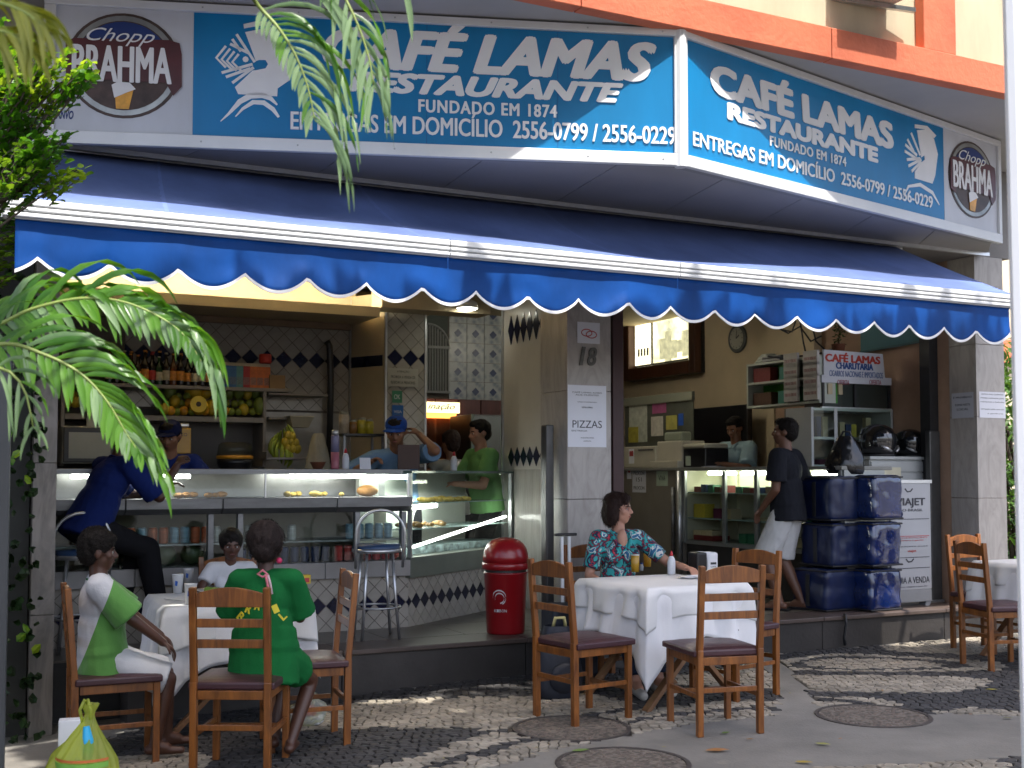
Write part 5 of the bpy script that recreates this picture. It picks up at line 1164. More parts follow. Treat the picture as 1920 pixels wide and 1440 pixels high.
for k, (f, c, zz, w, h_) in enumerate(((.12, 'dark red', 1, .28, .8), (.42, 'teal', 1, .12, .7), (.40, 'teal', 0, .12, .7), (.12, 'brown', 0, .3, .7), (.62, 'dark red', 0, .1, .8), (.72, 'green', 0, .2, .8))):
    z = (zbot + .023) if zz == 0 else (zbot + ztop) / 2 + .033
    sweet(c, t5f + .05 + f * (t5n - t5f), z, w * .9, hh * h_, .1, f'{c} packs stacked in the {"upper" if zz else "lower"} row of the hanging shelf', f'{c} packs in the hanging shelf', S5 + .1)
pk_m = M('pack_white', (.50, .48, .46), .5, .1, 20)
pro = None
for j in range(4):
    for i, f in enumerate((.60, .68, .86, .94)):
        z = zbot + .03 + j * (ztop - zbot) / 4.1; t = t5f + f * (t5n - t5f) + .02
        if pro is None:
            pro = thing('cigarette_pack', 'x x x x', 'cigarette pack'); part('pack_body', MB().bb(-.03, 0, -.055, .055, 0, .14), pk_m, pro, bev=.002); part('pack_print', MB().bb(-.032, -.0305, -.04, .04, .05, .08), M('pack_print', (.3, .2, .2), .5, .5, 50), pro); o = pro
        else: o = dup(pro)
        o.location = W(S5 - .002, t, z); o.rotation_euler = (0, 0, TH); o['label'] = 'white cigarette pack block on the front of the hanging shelf'; o['group'] = 'white packs on the hanging shelf'
# sign + box facing the street at t = -1
T6 = -1.0
def T6r(u0, v0, u1, v1, t=T6): a = onT(u0, v0, t); b = onT(u1, v1, t); return a[0], b[0], a[1], b[1]
cs = thing('cigar_shop_sign', 'white sign board with red and blue lettering standing on the cigarette case', 'sign', OL, TH)
a, b, c, d = T6r(1545, 708, 1655, 662)
part('sign_board', MB().prism([(a, c), (onT(1660, 708, T6)[0], c), (b, d - .01), (a, d)], -T6, -T6 + .02), sign_gr, cs)
def ln(root, txt, u0, v0, u1, v1, mat, t=T6, **k): a, b, c, d = T6r(u0, v0, u1, v1, t); return lettering(txt, mat, root, a, b, c, d, y=-t - .001, depth=.002, **k)
redt = M('letter_red', (.5, .04, .02), .5, .1, 3); blt = M('letter_blue', (.01, .07, .28), .5, .1, 3)
ln(cs, 'CAFÉ LAMAS', 1547, 677, 1650, 666, redt, bold=.006); ln(cs, 'CHARUTARIA', 1567, 691, 1637, 683, blt, bold=.004); ln(cs, 'CIGARROS NACIONAIS E IMPORTADOS', 1555, 705, 1655, 699, blt)
cb = thing('cigarette_case', 'wall mounted cigarette case with dark windows under the red and blue sign', 'display case', OL, TH)
a, b, c, d = T6r(1542, 766, 1672, 709)
part('case_body', MB().bb(a, SWL - .014, -T6 + .03, -T6 + .25, c, d), bar_dark, cb)
part('top_strip', MB().bb(a, b, -T6 + .003, -T6 + .029, d - .07, d), sign_gr, cb); part('bottom_strip', MB().bb(a, b, -T6 + .003, -T6 + .029, c, c + .02), alu, cb)
for u in (1545, 1605, 1669): x = onT(u, 740, T6)[0]; part('mullion', MB().bb(x - .012, x + .012, -T6 + .004, -T6 + .029, c + .021, d - .071), dark, cb)
part('case_glass', MB().bb(a, b, -T6 + .026, -T6 + .0285, c + .021, d - .071), glass, cb)
for u in (1558, 1577): sweet('cream', T6 - .015, (c + d) / 2 - .02, .02, .10, .05, 'white and red pack in the dark window of the cigarette case', 'packs in the cigarette case', onT(u, 740, T6)[0])
for u in (1572, 1632): ln(cb, 'OFERTA', u - 2, 721, u + 20, 713, M('pink_sticker', (.35, .06, .10), .5, .3, 8), T6 + 0)
wc = thing('white_cabinet', 'white glass fronted cabinet below the cigarette case', 'cabinet', OL, TH)
wcm = M('cabinet_white', (.42, .44, .44), .45, .06, 4)
a, b, c, d = T6r(1522, 876, 1672, 768)
x1_ = SWL - .014
part('back', MB().bb(a, x1_, -T6 + .36, -T6 + .38, c, d), M('cabinet_back', (.22, .20, .17), .6, .2, 4), wc)
for z in (c, (c + d) / 2 - .02, d - .03): part('shelf', MB().bb(a + .031, x1_ - .031, -T6 + .002, -T6 + .359, z, z + .025), wcm, wc, bev=.003)
for x in (a, x1_ - .03): part('side', MB().bb(x, x + .03, -T6, -T6 + .359, c, d), wcm, wc, bev=.003)
xm = onT(1567, 800, T6)[0]; part('mullion', MB().bb(xm - .02, xm + .02, -T6 - .003, -T6 + .0, c, d), wcm, wc)
part('cabinet_glass', MB().bb(a + .03, x1_ - .03, -T6 + .001, -T6 + .0015, c, d), glass, wc)
for u, c_, h_ in ((1532, 'navy', .2), (1544, 'cream', .2), (1576, 'cream', .15), (1588, 'navy', .13), (1598, 'yellow', .13), (1625, 'cream', .2), (1655, 'cream', .18)):
    sweet(c_, T6 - .2, (c + d) / 2 + .006, .05, h_, .06, f'{c_} box standing on the upper shelf inside the white cabinet', f'{c_} boxes on the upper cabinet shelf', onT(u, 800, T6 - .2)[0])
for u, c_, h_ in ((1540, 'maroon', .05), (1560, 'cream', .07), (1590, 'yellow', .06), (1630, 'brown', .08)):
    sweet(c_, T6 - .2, c + .026, .08, h_, .12, f'{c_} box lying on the lower shelf inside the white cabinet', f'{c_} boxes on the lower cabinet shelf', onT(u, 850, T6 - .2)[0])
# plant, cables and boxes above the shelf
lf_d = leafmat('pot_leaf', (.01, .03, .008), (.05, .12, .02), .4, .2)
pt = thing('potted_plant', 'small bushy green plant on top of the cigarette shelf', 'plant', W(onT(1572, 655, -1.1)[0], -1.1, onT(1572, 662, -1.1)[1]), 0)
part('pot', MB().lathe([(.05, 0), (.065, .08), (.07, .085), (.06, .084), (0, .07)], n=16), M('clay', (.16, .055, .028)), pt, smooth=True)
rn = random.Random(5)
lm = MB()
lm.add([(0, 0, 0), (-.012, .02, .003), (0, .05, -.004), (.012, .02, .003)], [(0, 1, 2), (0, 2, 3)])
lme = lm.mesh('leaf', lf_d)
for i in range(80):
    o = link('leaf', lme, pt, loc=(rn.gauss(0, .035), rn.gauss(0, .035), .08 + rn.random() * .26)); o.rotation_euler = (rn.uniform(-.9, .9), rn.uniform(-.6, .6), rn.uniform(0, 6.28)); o.scale = [rn.uniform(.7, 1.3)] * 3
part('stem', MB().tube([(0, 0, .07), (.01, 0, .2), (0, .01, .36)], .005, 5), wood_dk, pt)
cbl = thing('cables', 'tangle of dark cables hanging above the cigarette shelf', 'cables', OL, TH)
for k, pts in enumerate(([(1450, 610), (1478, 625), (1500, 612), (1520, 640), (1540, 630)], [(1500, 600), (1506, 640), (1512, 668)], [(1440, 668), (1470, 672), (1500, 668), (1540, 662), (1560, 655)], [(1520, 600), (1530, 640), (1546, 655)], [(1460, 600), (1465, 618), (1485, 622), (1492, 602)])):
    q = [onT(u, v, -1.6) for u, v in pts]; part('cable', MB().tube([(a, 1.6, b) for a, b in q], .009, 6), dark, cbl, smooth=True)
r = thing('router_box', 'dark box with loose objects lying on the hanging shelf', 'box', OL, TH)
a, z = onS(1440, 682, S5 + .1); part('box_body', SX(S5 + .02, S5 + .18, a + .3, a, ztop + .003, ztop + .06), bar_dark, r, bev=.01); part('side_strip', SX(S5 + .015, S5 + .0195, a + .28, a + .02, ztop + .01, ztop + .03), steel, r)
r = thing('plastic_bundle', 'pale plastic bundle on the left end of the hanging shelf', 'bundle', W(S5 + .1, t5f + .22, ztop + .003), TH); bag(r, 'bundle_body', M('bundle', (.30, .33, .28), .5, .2, 9), .18, .34, .09, 9, .5)
tl_ = thing('teal_awning_panel', 'teal painted panel above the terracotta wall', 'panel', OL, TH)
a, b = onS(1618, 660, SWL - .0)[0], onS(1752, 640, SWL)[0]
zA, zB = onS(1618, 661, SWL)[1], onS(1752, 637, SWL)[1]
m1 = MB(); m1.add([(SWL - .03 + q, -t, z) for q in (0, .034) for t, z in ((a, zA), (b, zB), (b, 3.37), (a, 3.37))], [(0, 3, 2, 1), (4, 5, 6, 7), (0, 1, 5, 4), (1, 2, 6, 5), (2, 3, 7, 6), (3, 0, 4, 7)])
part('panel_face', m1, M('teal', (.05, .20, .24), .6, .1, 3), tl_); part('panel_rail', MB().bar((SWL - .035, -a, zA), (SWL - .035, -b, zB), .02, .02), M('teal_dark', (.04, .12, .15), .6, .1, 3), tl_)
# white drawer counter
T7 = -.55
dc = thing('drawer_counter', 'low white drawer counter carrying helmets at the right end', 'counter', OL, TH)
a, b = onT(1632, 880, T7)[0], SWL - .015; zt7 = onT(1690, 856, T7)[1]
part('counter_body', MB().bb(a, b, -T7 + .012, -T7 + .42, FZ, zt7 - .03), wcm, dc); part('counter_top', MB().bb(a - .02, b, -T7 - .02, -T7 + .43, zt7 - .029, zt7), wcm, dc, bev=.004)
zz = zt7 - .04
for k in range(5): part('drawer', MB().bb(a + .01, b - .01, -T7 - .004, -T7 + .0115, zz - .10, zz - .006), wcm, dc, bev=.003); zz -= .105
part('lit_papers', MB().bb(a + .01, a + .32, -T7 - .05, -T7 - .022, zt7 - .20, zt7 - .10), M('case_cream', (.5, .47, .38)), dc)
# helmets
def helmet(lab, loc, rz, col, trim, open_=False, q=1):
    e = thing('motorcycle_helmet', lab, 'helmet', loc, rz); e.scale = (q, q, q)
    rn = MB(); rn.lathe([(.10, 0), (.125, .04), (.135, .10), (.13, .16), (.105, .215), (.06, .245), (0, .255)], n=24, sy=1.15); part('shell', rn, col, e, smooth=True)
    v = MB(); pts = []
    for j in range(5):
        for i in range(11): a = R(-150 + 120 * i / 10); rr = .137 - .003 * abs(j - 2); z = .095 + .02 * j; pts.append((rr * math.cos(a), rr * 1.16 * math.sin(a), z))
    v.add(pts, [(j * 11 + i, j * 11 + i + 1, (j + 1) * 11 + i + 1, (j + 1) * 11 + i) for j in range(4) for i in range(10)]); part('visor', v, M('visor', (.01, .012, .015), .05, .1, 3, coat=1), e, smooth=True)
    for sx in (-1, 1): part('chin_vent', MB().tube([(sx * .03, -.15, .04), (sx * .07, -.14, .06), (sx * .11, -.11, .085)], [.008, .012, .005], 6), trim, e, smooth=True)
    part('neck_roll', MB().lathe([(.09, -.004), (.12, .0), (.124, .02)], n=20, sy=1.12), dark, e, smooth=True); return e
hb = M('helmet_black', (.012, .012, .014), .12, .2, 3, coat=1)
helmet('black glossy motorcycle helmet with silver vents, left one on the white counter', W(onT(1645, 850, T7 - .2)[0], T7 - .2, zt7), TH + .2, hb, alu, q=1.2)
helmet('black and silver motorcycle helmet, right one on the white counter', W(onT(1706, 850, T7 - .2)[0], T7 - .2, zt7), TH - .2, hb, alu, q=1.05)
# banner
T8 = -.22
bnr = thing('banner_stand', 'grey and white advertising banner board on metal feet with black and red print', 'banner', OL, TH)
a, b, c, d = T6r(1672, 1108, 1744, 906, T8); z0b = onT(1700, 1143, T8)[1]
part('print_panel', MB().bb(a, b, -T8, -T8 + .02, c, d), M('banner_print', (.40, .41, .43), .5, .05, 3), bnr, bev=.003)
part('base_box', MB().bb(a - .02, b, -T8 + .0, -T8 + .1, c - .11, c - .002), M('base_grey', (.26, .27, .28), .5, .1, 4), bnr, bev=.005)
for x in (a + .01, b - .05): part('foot', MB().prism([(x - .02, FZ), (x + .03, FZ), (x + .05, c - .112), (x - .01, c - .112)], -T8 + .01, -T8 + .09), MATS['base_grey'], bnr)
part('frame_top', MB().bb(a - .015, b + .015, -T8 - .006, -T8 + .03, d + .001, d + .03), alu, bnr)
wb = b - a; hb_ = d - c
for txt, x0, x1, z0, z1, mt, kw in (('VIAJET', .13, .86, .77, .86, ink, dict(bold=.003)), ('DO BRASIL', .2, .8, .735, .76, ink, {}), ('PROMOÇÃO', .1, .9, .48, .495, redm, {}), ('compre e ganhe', .2, .8, .455, .47, redm, {}), ('viajet', .4, .62, .345, .375, redt, {}), ('COMPLETA AQUI', .1, .9, .40, .41, ink, {}), ('GUIA A VENDA', .08, .94, .06, .12, ink, {}), ('www.viajet.com.br', .1, .9, .02, .035, ink, {})):
    lettering(txt, mt, bnr, a + x0 * wb, a + x1 * wb, c + z0 * hb_, c + z1 * hb_, y=-T8 - .001 if False else -T8 - .001, depth=.002, **kw)
for zc in (.66, .50, .30, .2): part('rule_line', MB().bb(a + .05 * wb, b - .05 * wb, -T8 - .002, -T8 - .0005, c + zc * hb_, c + (zc + .006) * hb_), ink if zc != .5 else redm, bnr)
for zc in (.92, .26): part('bird_mark', MB().stroke([(a + .36 * wb, c + (zc + .03) * hb_), (a + .42 * wb, c + zc * hb_), (a + .5 * wb, c + (zc + .005) * hb_), (a + .55 * wb, c + (zc + .03) * hb_)], .012, -T8 - .003, -T8 - .0005), ink, bnr)
# blue delivery bags, stack of three plus three behind
bbl = M('bag_blue', (.003, .015, .085), .16, .35, 4, bump=.9, bscale=6, coat=1); bbd = M('bag_blue_matte', (.003, .010, .05), .4, .3, 5, bump=.4, bscale=6)
def dbag(lab, loc, rz, w, d, h, seed, mat):
    e = thing('delivery_bag', lab, 'delivery bag', loc, rz, 'blue delivery bags stacked on the step'); rn = random.Random(seed)
    vs = []; fs = []; n = 12
    def f(u, v, face):
        pass
    bm = bmesh.new(); bmesh.ops.create_cube(bm, size=1); bmesh.ops.subdivide_edges(bm, edges=bm.edges[:], cuts=9, use_grid_fill=True)
    for v_ in bm.verts:
        c = v_.co.copy(); k = (abs(c.x) * 2) ** 12 + (abs(c.y) * 2) ** 12 + (abs(c.z) * 2) ** 12; c *= (1 / max(k, 1e-6)) ** (1 / 12) if k > 1 else 1
        nz = noise.noise(c * 4 + Vector((seed * 3.1, 0, 0))) * .016 + noise.noise(c * 11 + Vector((seed, 5, 0))) * .009
        v_.co = Vector((c.x * w, c.y * d, (c.z + .5) * h)) + Vector((c.x, c.y, 0)) * nz * 2
    me = bpy.data.meshes.new('bag_shell'); bm.to_mesh(me); bm.free(); me.materials.append(mat); me.polygons.foreach_set('use_smooth', [True] * len(me.polygons)); link('bag_shell', me, e)
    x = w * .5 * .985; y = d * .5 * .985
    for z in (h * .04, h * .95): part('piping', MB().tube([(-x, -y, z), (x, -y, z), (x, y, z), (-x, y, z)], .008, 6, closed=True), dark, e)
    part('strap', MB().bb(-x - .016, -x - .008, -.02, .02, .04, h - .05), dark, e); return e
pb = onz(1600, 1152, FZ); bz = FZ
ang7 = R(35)
def atp(u, Yc, z): d = ray(u, 900); k = Yc / d.y; return Vector((d.x * k, Yc, z))
c7 = atp(1612, 10.22, FZ); hgt = .385
labs = [('crumpled dark blue delivery bag at the bottom right of the stack', 0, .36), ('shiny blue delivery bag with white highlights in the middle of the right stack', .375, .385), ('blue delivery bag on top of the right stack', .77, .39)]
for k, (lb, z, h) in enumerate(labs): dbag(lb, Vector((c7.x + .06 + .01 * k, c7.y, FZ + z)), TH + R(3 + 2 * k), .37, .42, h, 3 + k, bbl)
labs = [('limp matte blue delivery bag at the bottom left of the stack by the man', 0, .36), ('matte blue delivery bag in the middle of the left stack', .37, .38), ('matte blue delivery bag on top of the left stack', .76, .39)]
for k, (lb, z, h) in enumerate(labs): dbag(lb, Vector((c7.x - .27 - (.05 if k == 0 else 0), c7.y - .02, FZ + z)), TH + R(6 - 3 * k), .33 + (.07 if k == 0 else 0), .40, h, 13 + k, bbd)
hp = Vector((c7.x - .12, c7.y, FZ + 1.165))
bb2 = thing('black_bag', 'shiny black bagged helmet standing on top of the blue delivery bags', 'bag', hp, 0); bag(bb2, 'bag_body', M('bin_liner', (.012, .012, .013), .18, .3, 9, bump=.6, bscale=12), .36, .3, .33, 21, .35)
part('handle', MB().tube([(-.05, 0, .30), (-.02, 0, .37), (.04, 0, .37), (.06, 0, .29)], .01, 6), dark, bb2, smooth=True)
solo('hanging_strap', MB().tube([(0, 0, 0), (.01, -.01, -.08), (-.01, -.01, -.2), (.0, 0, -.26)], .013, 6), dark, 'black strap hanging from the blue bags over the step edge', 'strap', W(*(lambda p: ((p - O0).dot(Vector((CT, ST, 0))), .035))(onz(1618, 1160, FZ)), FZ + .02), 0, smooth=True)

cf = thing('added_ceiling_light', 'unseen fluorescent ceiling fitting added to brighten the cigar shop', 'added ceiling light', OL, TH)  # out of view, added to lift the light inside the cigar shop
part('housing', MB().bb(2.0, 3.4, 2.9, 3.05, 3.30, 3.37), white_metal, cf); part('tube_light', MB().cyl((2.05, 2.975, 3.27), (3.35, 2.975, 3.27), .018, n=8), emitmat('tube_warm', (1, .93, .76), 16), cf)
# ================================================================ CHAIRS AND TABLES
def chair_proto():
    e = thing('dining_chair', 'x x x x', 'chair')
    wx, yb, yf, q = .181, -.20, .20, .034
    for sx in (-1, 1):
        m_ = MB(); m_.bar((sx * wx, yb, 0), (sx * wx, yb - .004, .47), q, q + .004); m_.bar((sx * wx, yb - .004, .462), (sx * wx, yb - .045, .93), q, q - .002); part('leg', m_, wood, e, bev=.004)
        part('leg', MB().bb(sx * wx - q / 2, sx * wx + q / 2, yf - q / 2, yf + q / 2, 0, .43), wood, e, bev=.004)
        part('stretcher', MB().bb(sx * wx - .009, sx * wx + .009, yb + .02, yf - .018, .20, .225), wood, e, bev=.002)
        part('seat_rail', MB().bb(sx * wx - .011, sx * wx + .011, yb + .021, yf - .018, .385, .428), wood, e, bev=.002)
    part('seat_rail', MB().bb(-wx + .018, wx - .018, yf - .011, yf + .011, .385, .428), wood, e, bev=.002); part('seat_rail', MB().bb(-wx + .018, wx - .018, yb - .011, yb + .011, .385, .428), wood, e, bev=.002)
    part('stretcher', MB().bb(-wx + .018, wx - .018, yb - .009, yb + .009, .235, .262), wood, e, bev=.002); part('stretcher', MB().bb(-wx + .018, wx - .018, yf - .009, yf + .009, .165, .19), wood, e, bev=.002)
    # cushion
    vs, fs = subdiv_grid(10, 10, lambda a, b: ((a - .5) * .425 * (1 + .04 * b), (b - .5) * .43 + .012, .466 + .02 * (1 - (2 * a - 1) ** 4) * (1 - (2 * b - 1) ** 4)))
    n = len(vs); vs2 = [(x, y, .431) for x, y, z in vs]; rim = [i for i in range(11)] + [10 + 11 * j for j in range(1, 11)] + [120 - i for i in range(1, 11)] + [110 - 11 * j for j in range(1, 10)]
    f2 = [tuple(i + n for i in f[::-1]) for f in fs] + [(rim[i], rim[i] + n, rim[(i + 1) % len(rim)] + n, rim[(i + 1) % len(rim)]) for i in range(len(rim))]
    part('seat_cushion', MB().add(vs + vs2, fs + f2), maroon, e, bev=.008)
    yz = lambda z: yb - .004 - .041 * (z - .47) / .46
    for z in (.735, .635): part('back_slat', MB().bb(-wx + .018, wx - .018, yz(z) - .008, yz(z) + .008, z, z + .042), wood, e, bev=.003)
    m_ = MB(); N_ = 12; P = [(-wx + .018 + (2 * wx - .036) * i / N_, .835 - 0) for i in range(N_ + 1)]; Q = [(x, .885 + .045 * math.cos(x / wx * 1.35)) for x, _ in P]
    m_.prism(P + Q[::-1], yz(.88) - .011, yz(.88) + .011); part('top_rail', m_, wood, e, bev=.003)
    return e
ch0 = chair_proto(); chn = [0]
def chair(cx, cy, fx, fy, label, group):
    rz = math.atan2(-fx, fy); z = gz(cx) + .003
    o = ch0 if chn[0] == 0 else dup(ch0); chn[0] += 1
    o.location = (cx, cy, z); o.rotation_euler = (0, 0, rz); o['label'] = label; o['group'] = group; return o
def four(a, b, c, d):
    a, b, c, d = [onz(*q, 0) for q in (a, b, c, d)]; m_ = (a + b + c + d) / 4; f = (c + d - a - b).normalized(); return m_.x, m_.y, f.x, f.y
G2, G1, G3 = 'wooden chairs round the beer table', 'wooden chairs round the children table', 'wooden chairs at the far right table'
chair(*four((1314, 1384), (1424, 1375), (1258, 1357), (1362, 1346)), 'wooden chair at the beer table seen from behind with its back to the street', G2)
chair(*four((1072, 1366), (1009, 1342), (1176, 1349), (1111, 1327)), 'empty wooden chair on the left side of the beer table, turned to the right', G2)
chair(1.60 - .77 * .2, 7.83 - .64 * .2, -.77, -.64, 'wooden chair on the far right side of the beer table behind the napkin dispenser', G2)
chair(.66, 8.24, .49, -.87, 'wooden chair the woman in the patterned blouse sits on', G2)
chair(-1.358, 5.95, .03, 1, 'wooden chair at the front of the children table with the girl in green on it', G1)
chair(-2.295 + .18, 6.2 + .08, .914, .406, 'wooden chair at the left of the children table under the boy', G1)
chair(-.95 - .188, 6.56 - .066, -.94, -.33, 'empty wooden chair on the right side of the children table', G1)
chair(-1.90, 8.0, .35, -.94, 'wooden chair behind the children table under the girl in white', G1)
chair(3.44 + .196, 8.755 + .038, .98, .19, 'front wooden chair at the far right table, facing right', G3)
chair(3.79 + .09, 9.79 - .17, .47, -.88, 'rear wooden chair at the far right table, beside the marble pillar', G3)
def cloth(h, top, d0, dc, seed, r=.02, flare=.03, layers=1, corners=(1, 1, 1, 1)):
    rn = random.Random(seed); V = []; n = 64; rows = 14; vs = []; fs = []
    per = []
    cs_ = [(-1, -1), (1, -1), (1, 1), (-1, 1)]
    for k in range(4):
        a, b = cs_[k], cs_[(k + 1) % 4]
        for i in range(n): per.append((Vector((a[0] + (b[0] - a[0]) * i / n, a[1] + (b[1] - a[1]) * i / n, 0)) * h, k, i / n))
    M_ = len(per)
    ph = [rn.uniform(0, 6.28) for _ in range(6)]
    for j in range(rows + 1):
        q = j / rows
        for idx, (p, k, f) in enumerate(per):
            dcn = min(f, 1 - f) * 2 * h; ci = k if f < .5 else (k + 1) % 4
            cw_ = corners[ci]; c = math.exp(-(dcn / .085) ** 2); e_ = math.exp(-dcn / .13)
            s = idx / M_ * 8 * h
            drop = d0 + (dc - d0) * e_ * cw_ + .012 * math.sin(s * 9 + ph[0])
            nrm = Vector((0, -1, 0)) if k == 0 else Vector((1, 0, 0)) if k == 1 else Vector((0, 1, 0)) if k == 2 else Vector((-1, 0, 0))
            dg_ = Vector((p.x, p.y, 0)).normalized(); dirn = (nrm * (1 - c) + dg_ * c).normalized()
            fold = .016 * math.sin(s * 21 + ph[1]) + .012 * math.sin(s * 37 + ph[2] + q) + .02 * noise.noise((s * 4, seed, q * 1.5))
            # deep folds each side of a corner
            cf = -.035 * math.exp(-((dcn - .10) / .04) ** 2)
            off = r * min(1, q * 6) + flare * q + fold * q * (1 - .6 * c) + cf * min(1, q * 2.5) + .06 * c * cw_ * q * (1 - .5 * q)
            z = top - drop * q if q > 0 else top
            vs.append(p + dirn * off + Vector((0, 0, z)))
    for j in range(rows):
        for i in range(M_): a = j * M_ + i; b = j * M_ + (i + 1) % M_; fs.append((a, a + M_, b + M_, b))
    c0 = len(vs); rows2 = 8
    base = 0; prev = 0
    for j in range(1, rows2):
        q = 1 - j / rows2
        for p, k, f in per: vs.append(p * q + Vector((0, 0, top + .0012 * noise.noise(p * 7 * q))))
        st = c0 + (j - 1) * M_; pv = 0 if j == 1 else st - M_
        for i in range(M_): fs.append((pv + i, pv + (i + 1) % M_, st + (i + 1) % M_, st + i))
    vs.append(Vector((0, 0, top))); st = c0 + (rows2 - 2) * M_
    for i in range(M_): fs.append((st + i, st + (i + 1) % M_, len(vs) - 1))
    return vs, fs
def table(cx, cy, ang, h, label, clabel, seed, dc, d0=.30, d2=.17, corners=(1, 1, 1, 1), slabel=''):
    z = gz(cx); e = thing('folding_table', label, 'table', (cx, cy, z), ang, 'folding wooden tables')
    part('tabletop', MB().bb(-h + .01, h - .01, -h + .01, h - .01, .715, .738), wood, e, bev=.003)
    wl = M('plank_wood', (.15, .07, .03), .5, .0, 5, col2=(.26, .13, .06), stretch=(3, 3, .5), bump=.1)
    for y in (-h + .06, h - .06):
        part('crossed_leg', MB().bar((-h + .02, y, 0), (h - .08, y, .714), .028, .062, up=(0, 1, 0)), wl, e, bev=.004); part('crossed_leg', MB().bar((h - .02, y + .03, 0), (-h + .08, y + .03, .714), .028, .062, up=(0, 1, 0)), wl, e, bev=.004)
    part('stretcher', MB().cyl((0, -h + .075, .36), (0, h - .045, .36), .012, n=8), wl, e)
    vs, fs = cloth(h, .745, d0, dc, seed, corners=corners); o = solo('tablecloth', MB().add(vs, fs), cloth_w, clabel, 'tablecloth', (cx, cy, z), ang, smooth=True); m_ = o.modifiers.new('s', 'SOLIDIFY'); m_.thickness = .0015
    vs, fs = cloth(h, .7495, d2, d2 * 1.6, seed + 5, r=.027, flare=.012, corners=corners); o = solo('cloth_overlay', MB().add(vs, fs), M('overlay_cloth', (.66, .66, .66), .7, .03, 5, bump=.12, bscale=120), slabel, 'tablecloth', (cx, cy, z), ang, smooth=True); m_ = o.modifiers.new('s', 'SOLIDIFY'); m_.thickness = .0015
    return e
T2c = Vector((.965, 7.60, 0)); T1c = Vector((-1.73, 7.16, 0)); T3c = Vector((4.22, 9.15, 0))
table(T2c.x, T2c.y, R(29), .385, 'wooden folding table with crossed plank legs carrying the beers', 'white tablecloth with a long pointed corner hanging over the beer table', 4, .60, corners=(1.0, .75, .3, .3), slabel='short square white overlay cloth on top of the beer table')
table(T1c.x, T1c.y, R(24), .41, 'wooden folding table with crossed plank legs between the children', 'white tablecloth hanging low on the children table', 9, .60, corners=(1.0, .5, .3, .5), slabel='short white overlay cloth on the children table')
table(T3c.x, T3c.y, R(24), .42, 'wooden folding table at the far right partly behind the white post', 'white tablecloth on the far right table', 14, .45, corners=(.7, .7, .3, .7), slabel='short white overlay cloth on the far right table')
ZT2 = .752; ZT1 = .752 + gz(T1c.x)
def tp2(u, v): return onz(u, v, ZT2)
def tp1(u, v): return onz(u, v, ZT1)
beer = leafmat('beer', (.75, .42, .03), (.85, .52, .06), .2, .5); foam = M('foam', (.8, .78, .7), .8, .05, 20)
def beer_glass(label, loc, lvl):
    e = thing('beer_glass', label, 'glass', loc, 0, 'beer glasses on the beer table')
    H = .20
    part('glass_wall', MB().lathe([(.024, 0), (.030, .02), (.034, H)], n=20), glassmat('tumbler', (.93, .95, .95), .2), e, smooth=True)
    part('beer_fill', MB().lathe([(.0, .013), (.0265, .014), (.0265 + .005 * lvl, .014 + (H - .02) * lvl), (0, .014 + (H - .02) * lvl)], n=20), beer, e, smooth=True)
    part('foam_ring', MB().lathe([(.028, .0145 + (H - .02) * lvl), (.030, .02 + (H - .02) * lvl), (0, .021 + (H - .02) * lvl)], n=20), foam, e, smooth=True); return e
beer_glass('front beer glass on the white cloth, about two thirds full', tp2(1191, 1076), .62); beer_glass('second beer glass just behind the front one, near the woman', tp2(1214, 1066), .66)
squeeze('clear squeeze bottle with red tip beside the napkin dispenser', tp2(1259, 1077))
nd = thing('napkin_dispenser', 'black sided white napkin dispenser on the beer table', 'napkin dispenser', tp2(1318, 1074), R(24))
part('black_side', MB().bb(-.085, -.0, -.06, .06, .012, .145), blackm, nd, bev=.014); part('white_front', MB().bb(.001, .09, -.058, .058, .010, .143), M('plastic_white', (.70, .71, .74), .3, .04, 4), nd, bev=.016)
part('napkin_slot', MB().bb(.025, .07, -.060, -.0575, .06, .075), ink, nd); part('napkins', MB().bb(-.02, .02, -.05, .05, .1, .1452), paper, nd)
lettering('CAFÉ', ink, nd, .025, .07, .04, .052, y=-.0585, depth=.001)
r = thing('saucer', 'small white saucer with a menu card under the napkin dispenser', 'saucer', tp2(1292, 1084), R(10))
part('dish', MB().lathe([(.04, 0), (.075, .012), (.076, .015), (.04, .005), (0, .004)], n=24), M('plastic_white', (.7, .71, .74)), r, smooth=True); part('menu_card', MB().box((.07, -.02, .018), (.14, .09, .004), .3), paper, r)
r = solo('crumpled_napkin', MB().sph((0, 0, .012), (.022, .016, .014), 9, 6), paper, 'small crumpled white napkin at the left back of the beer table', 'napkin', tp2(1163, 1064), .5)
r = thing('salt_shaker', 'tiny clear shaker between the beer glasses', 'shaker', tp2(1203, 1070), 0); part('shaker_body', MB().lathe([(.012, 0), (.014, .03), (.009, .045)], n=12), MATS['clear_plastic'], r, smooth=True); part('shaker_cap', MB().lathe([(.009, .0455), (.008, .055), (0, .056)], n=12), M('plastic_blue', (.02, .1, .4), .4, .1, 4), r, smooth=True)
cupm = M('cup_white', (.62, .62, .62), .5, .04, 5)
def cup(label, loc, h=.115):
    e = thing('paper_cup', label, 'cup', loc, 0, 'paper cups on the children table'); part('cup_wall', MB().lathe([(.026, 0), (.036, h), (.038, h + .003), (.034, h), (.024, .006), (0, .005)], n=22), cupm, e, smooth=True)
    part('blue_print', MB().prism([(-.008, .05), (.006, .046), (.01, .075), (-.006, .08)], -.0335, -.0325), M('plastic_blue', (.02, .1, .4)), e); return e
cup('front white paper cup on the children table, nearest the chair back', tp1(357, 1133)); cup('left white paper cup on the children table with blue print', tp1(333, 1112)); cup('white paper cup furthest back on the children table', tp1(353, 1096), .105)
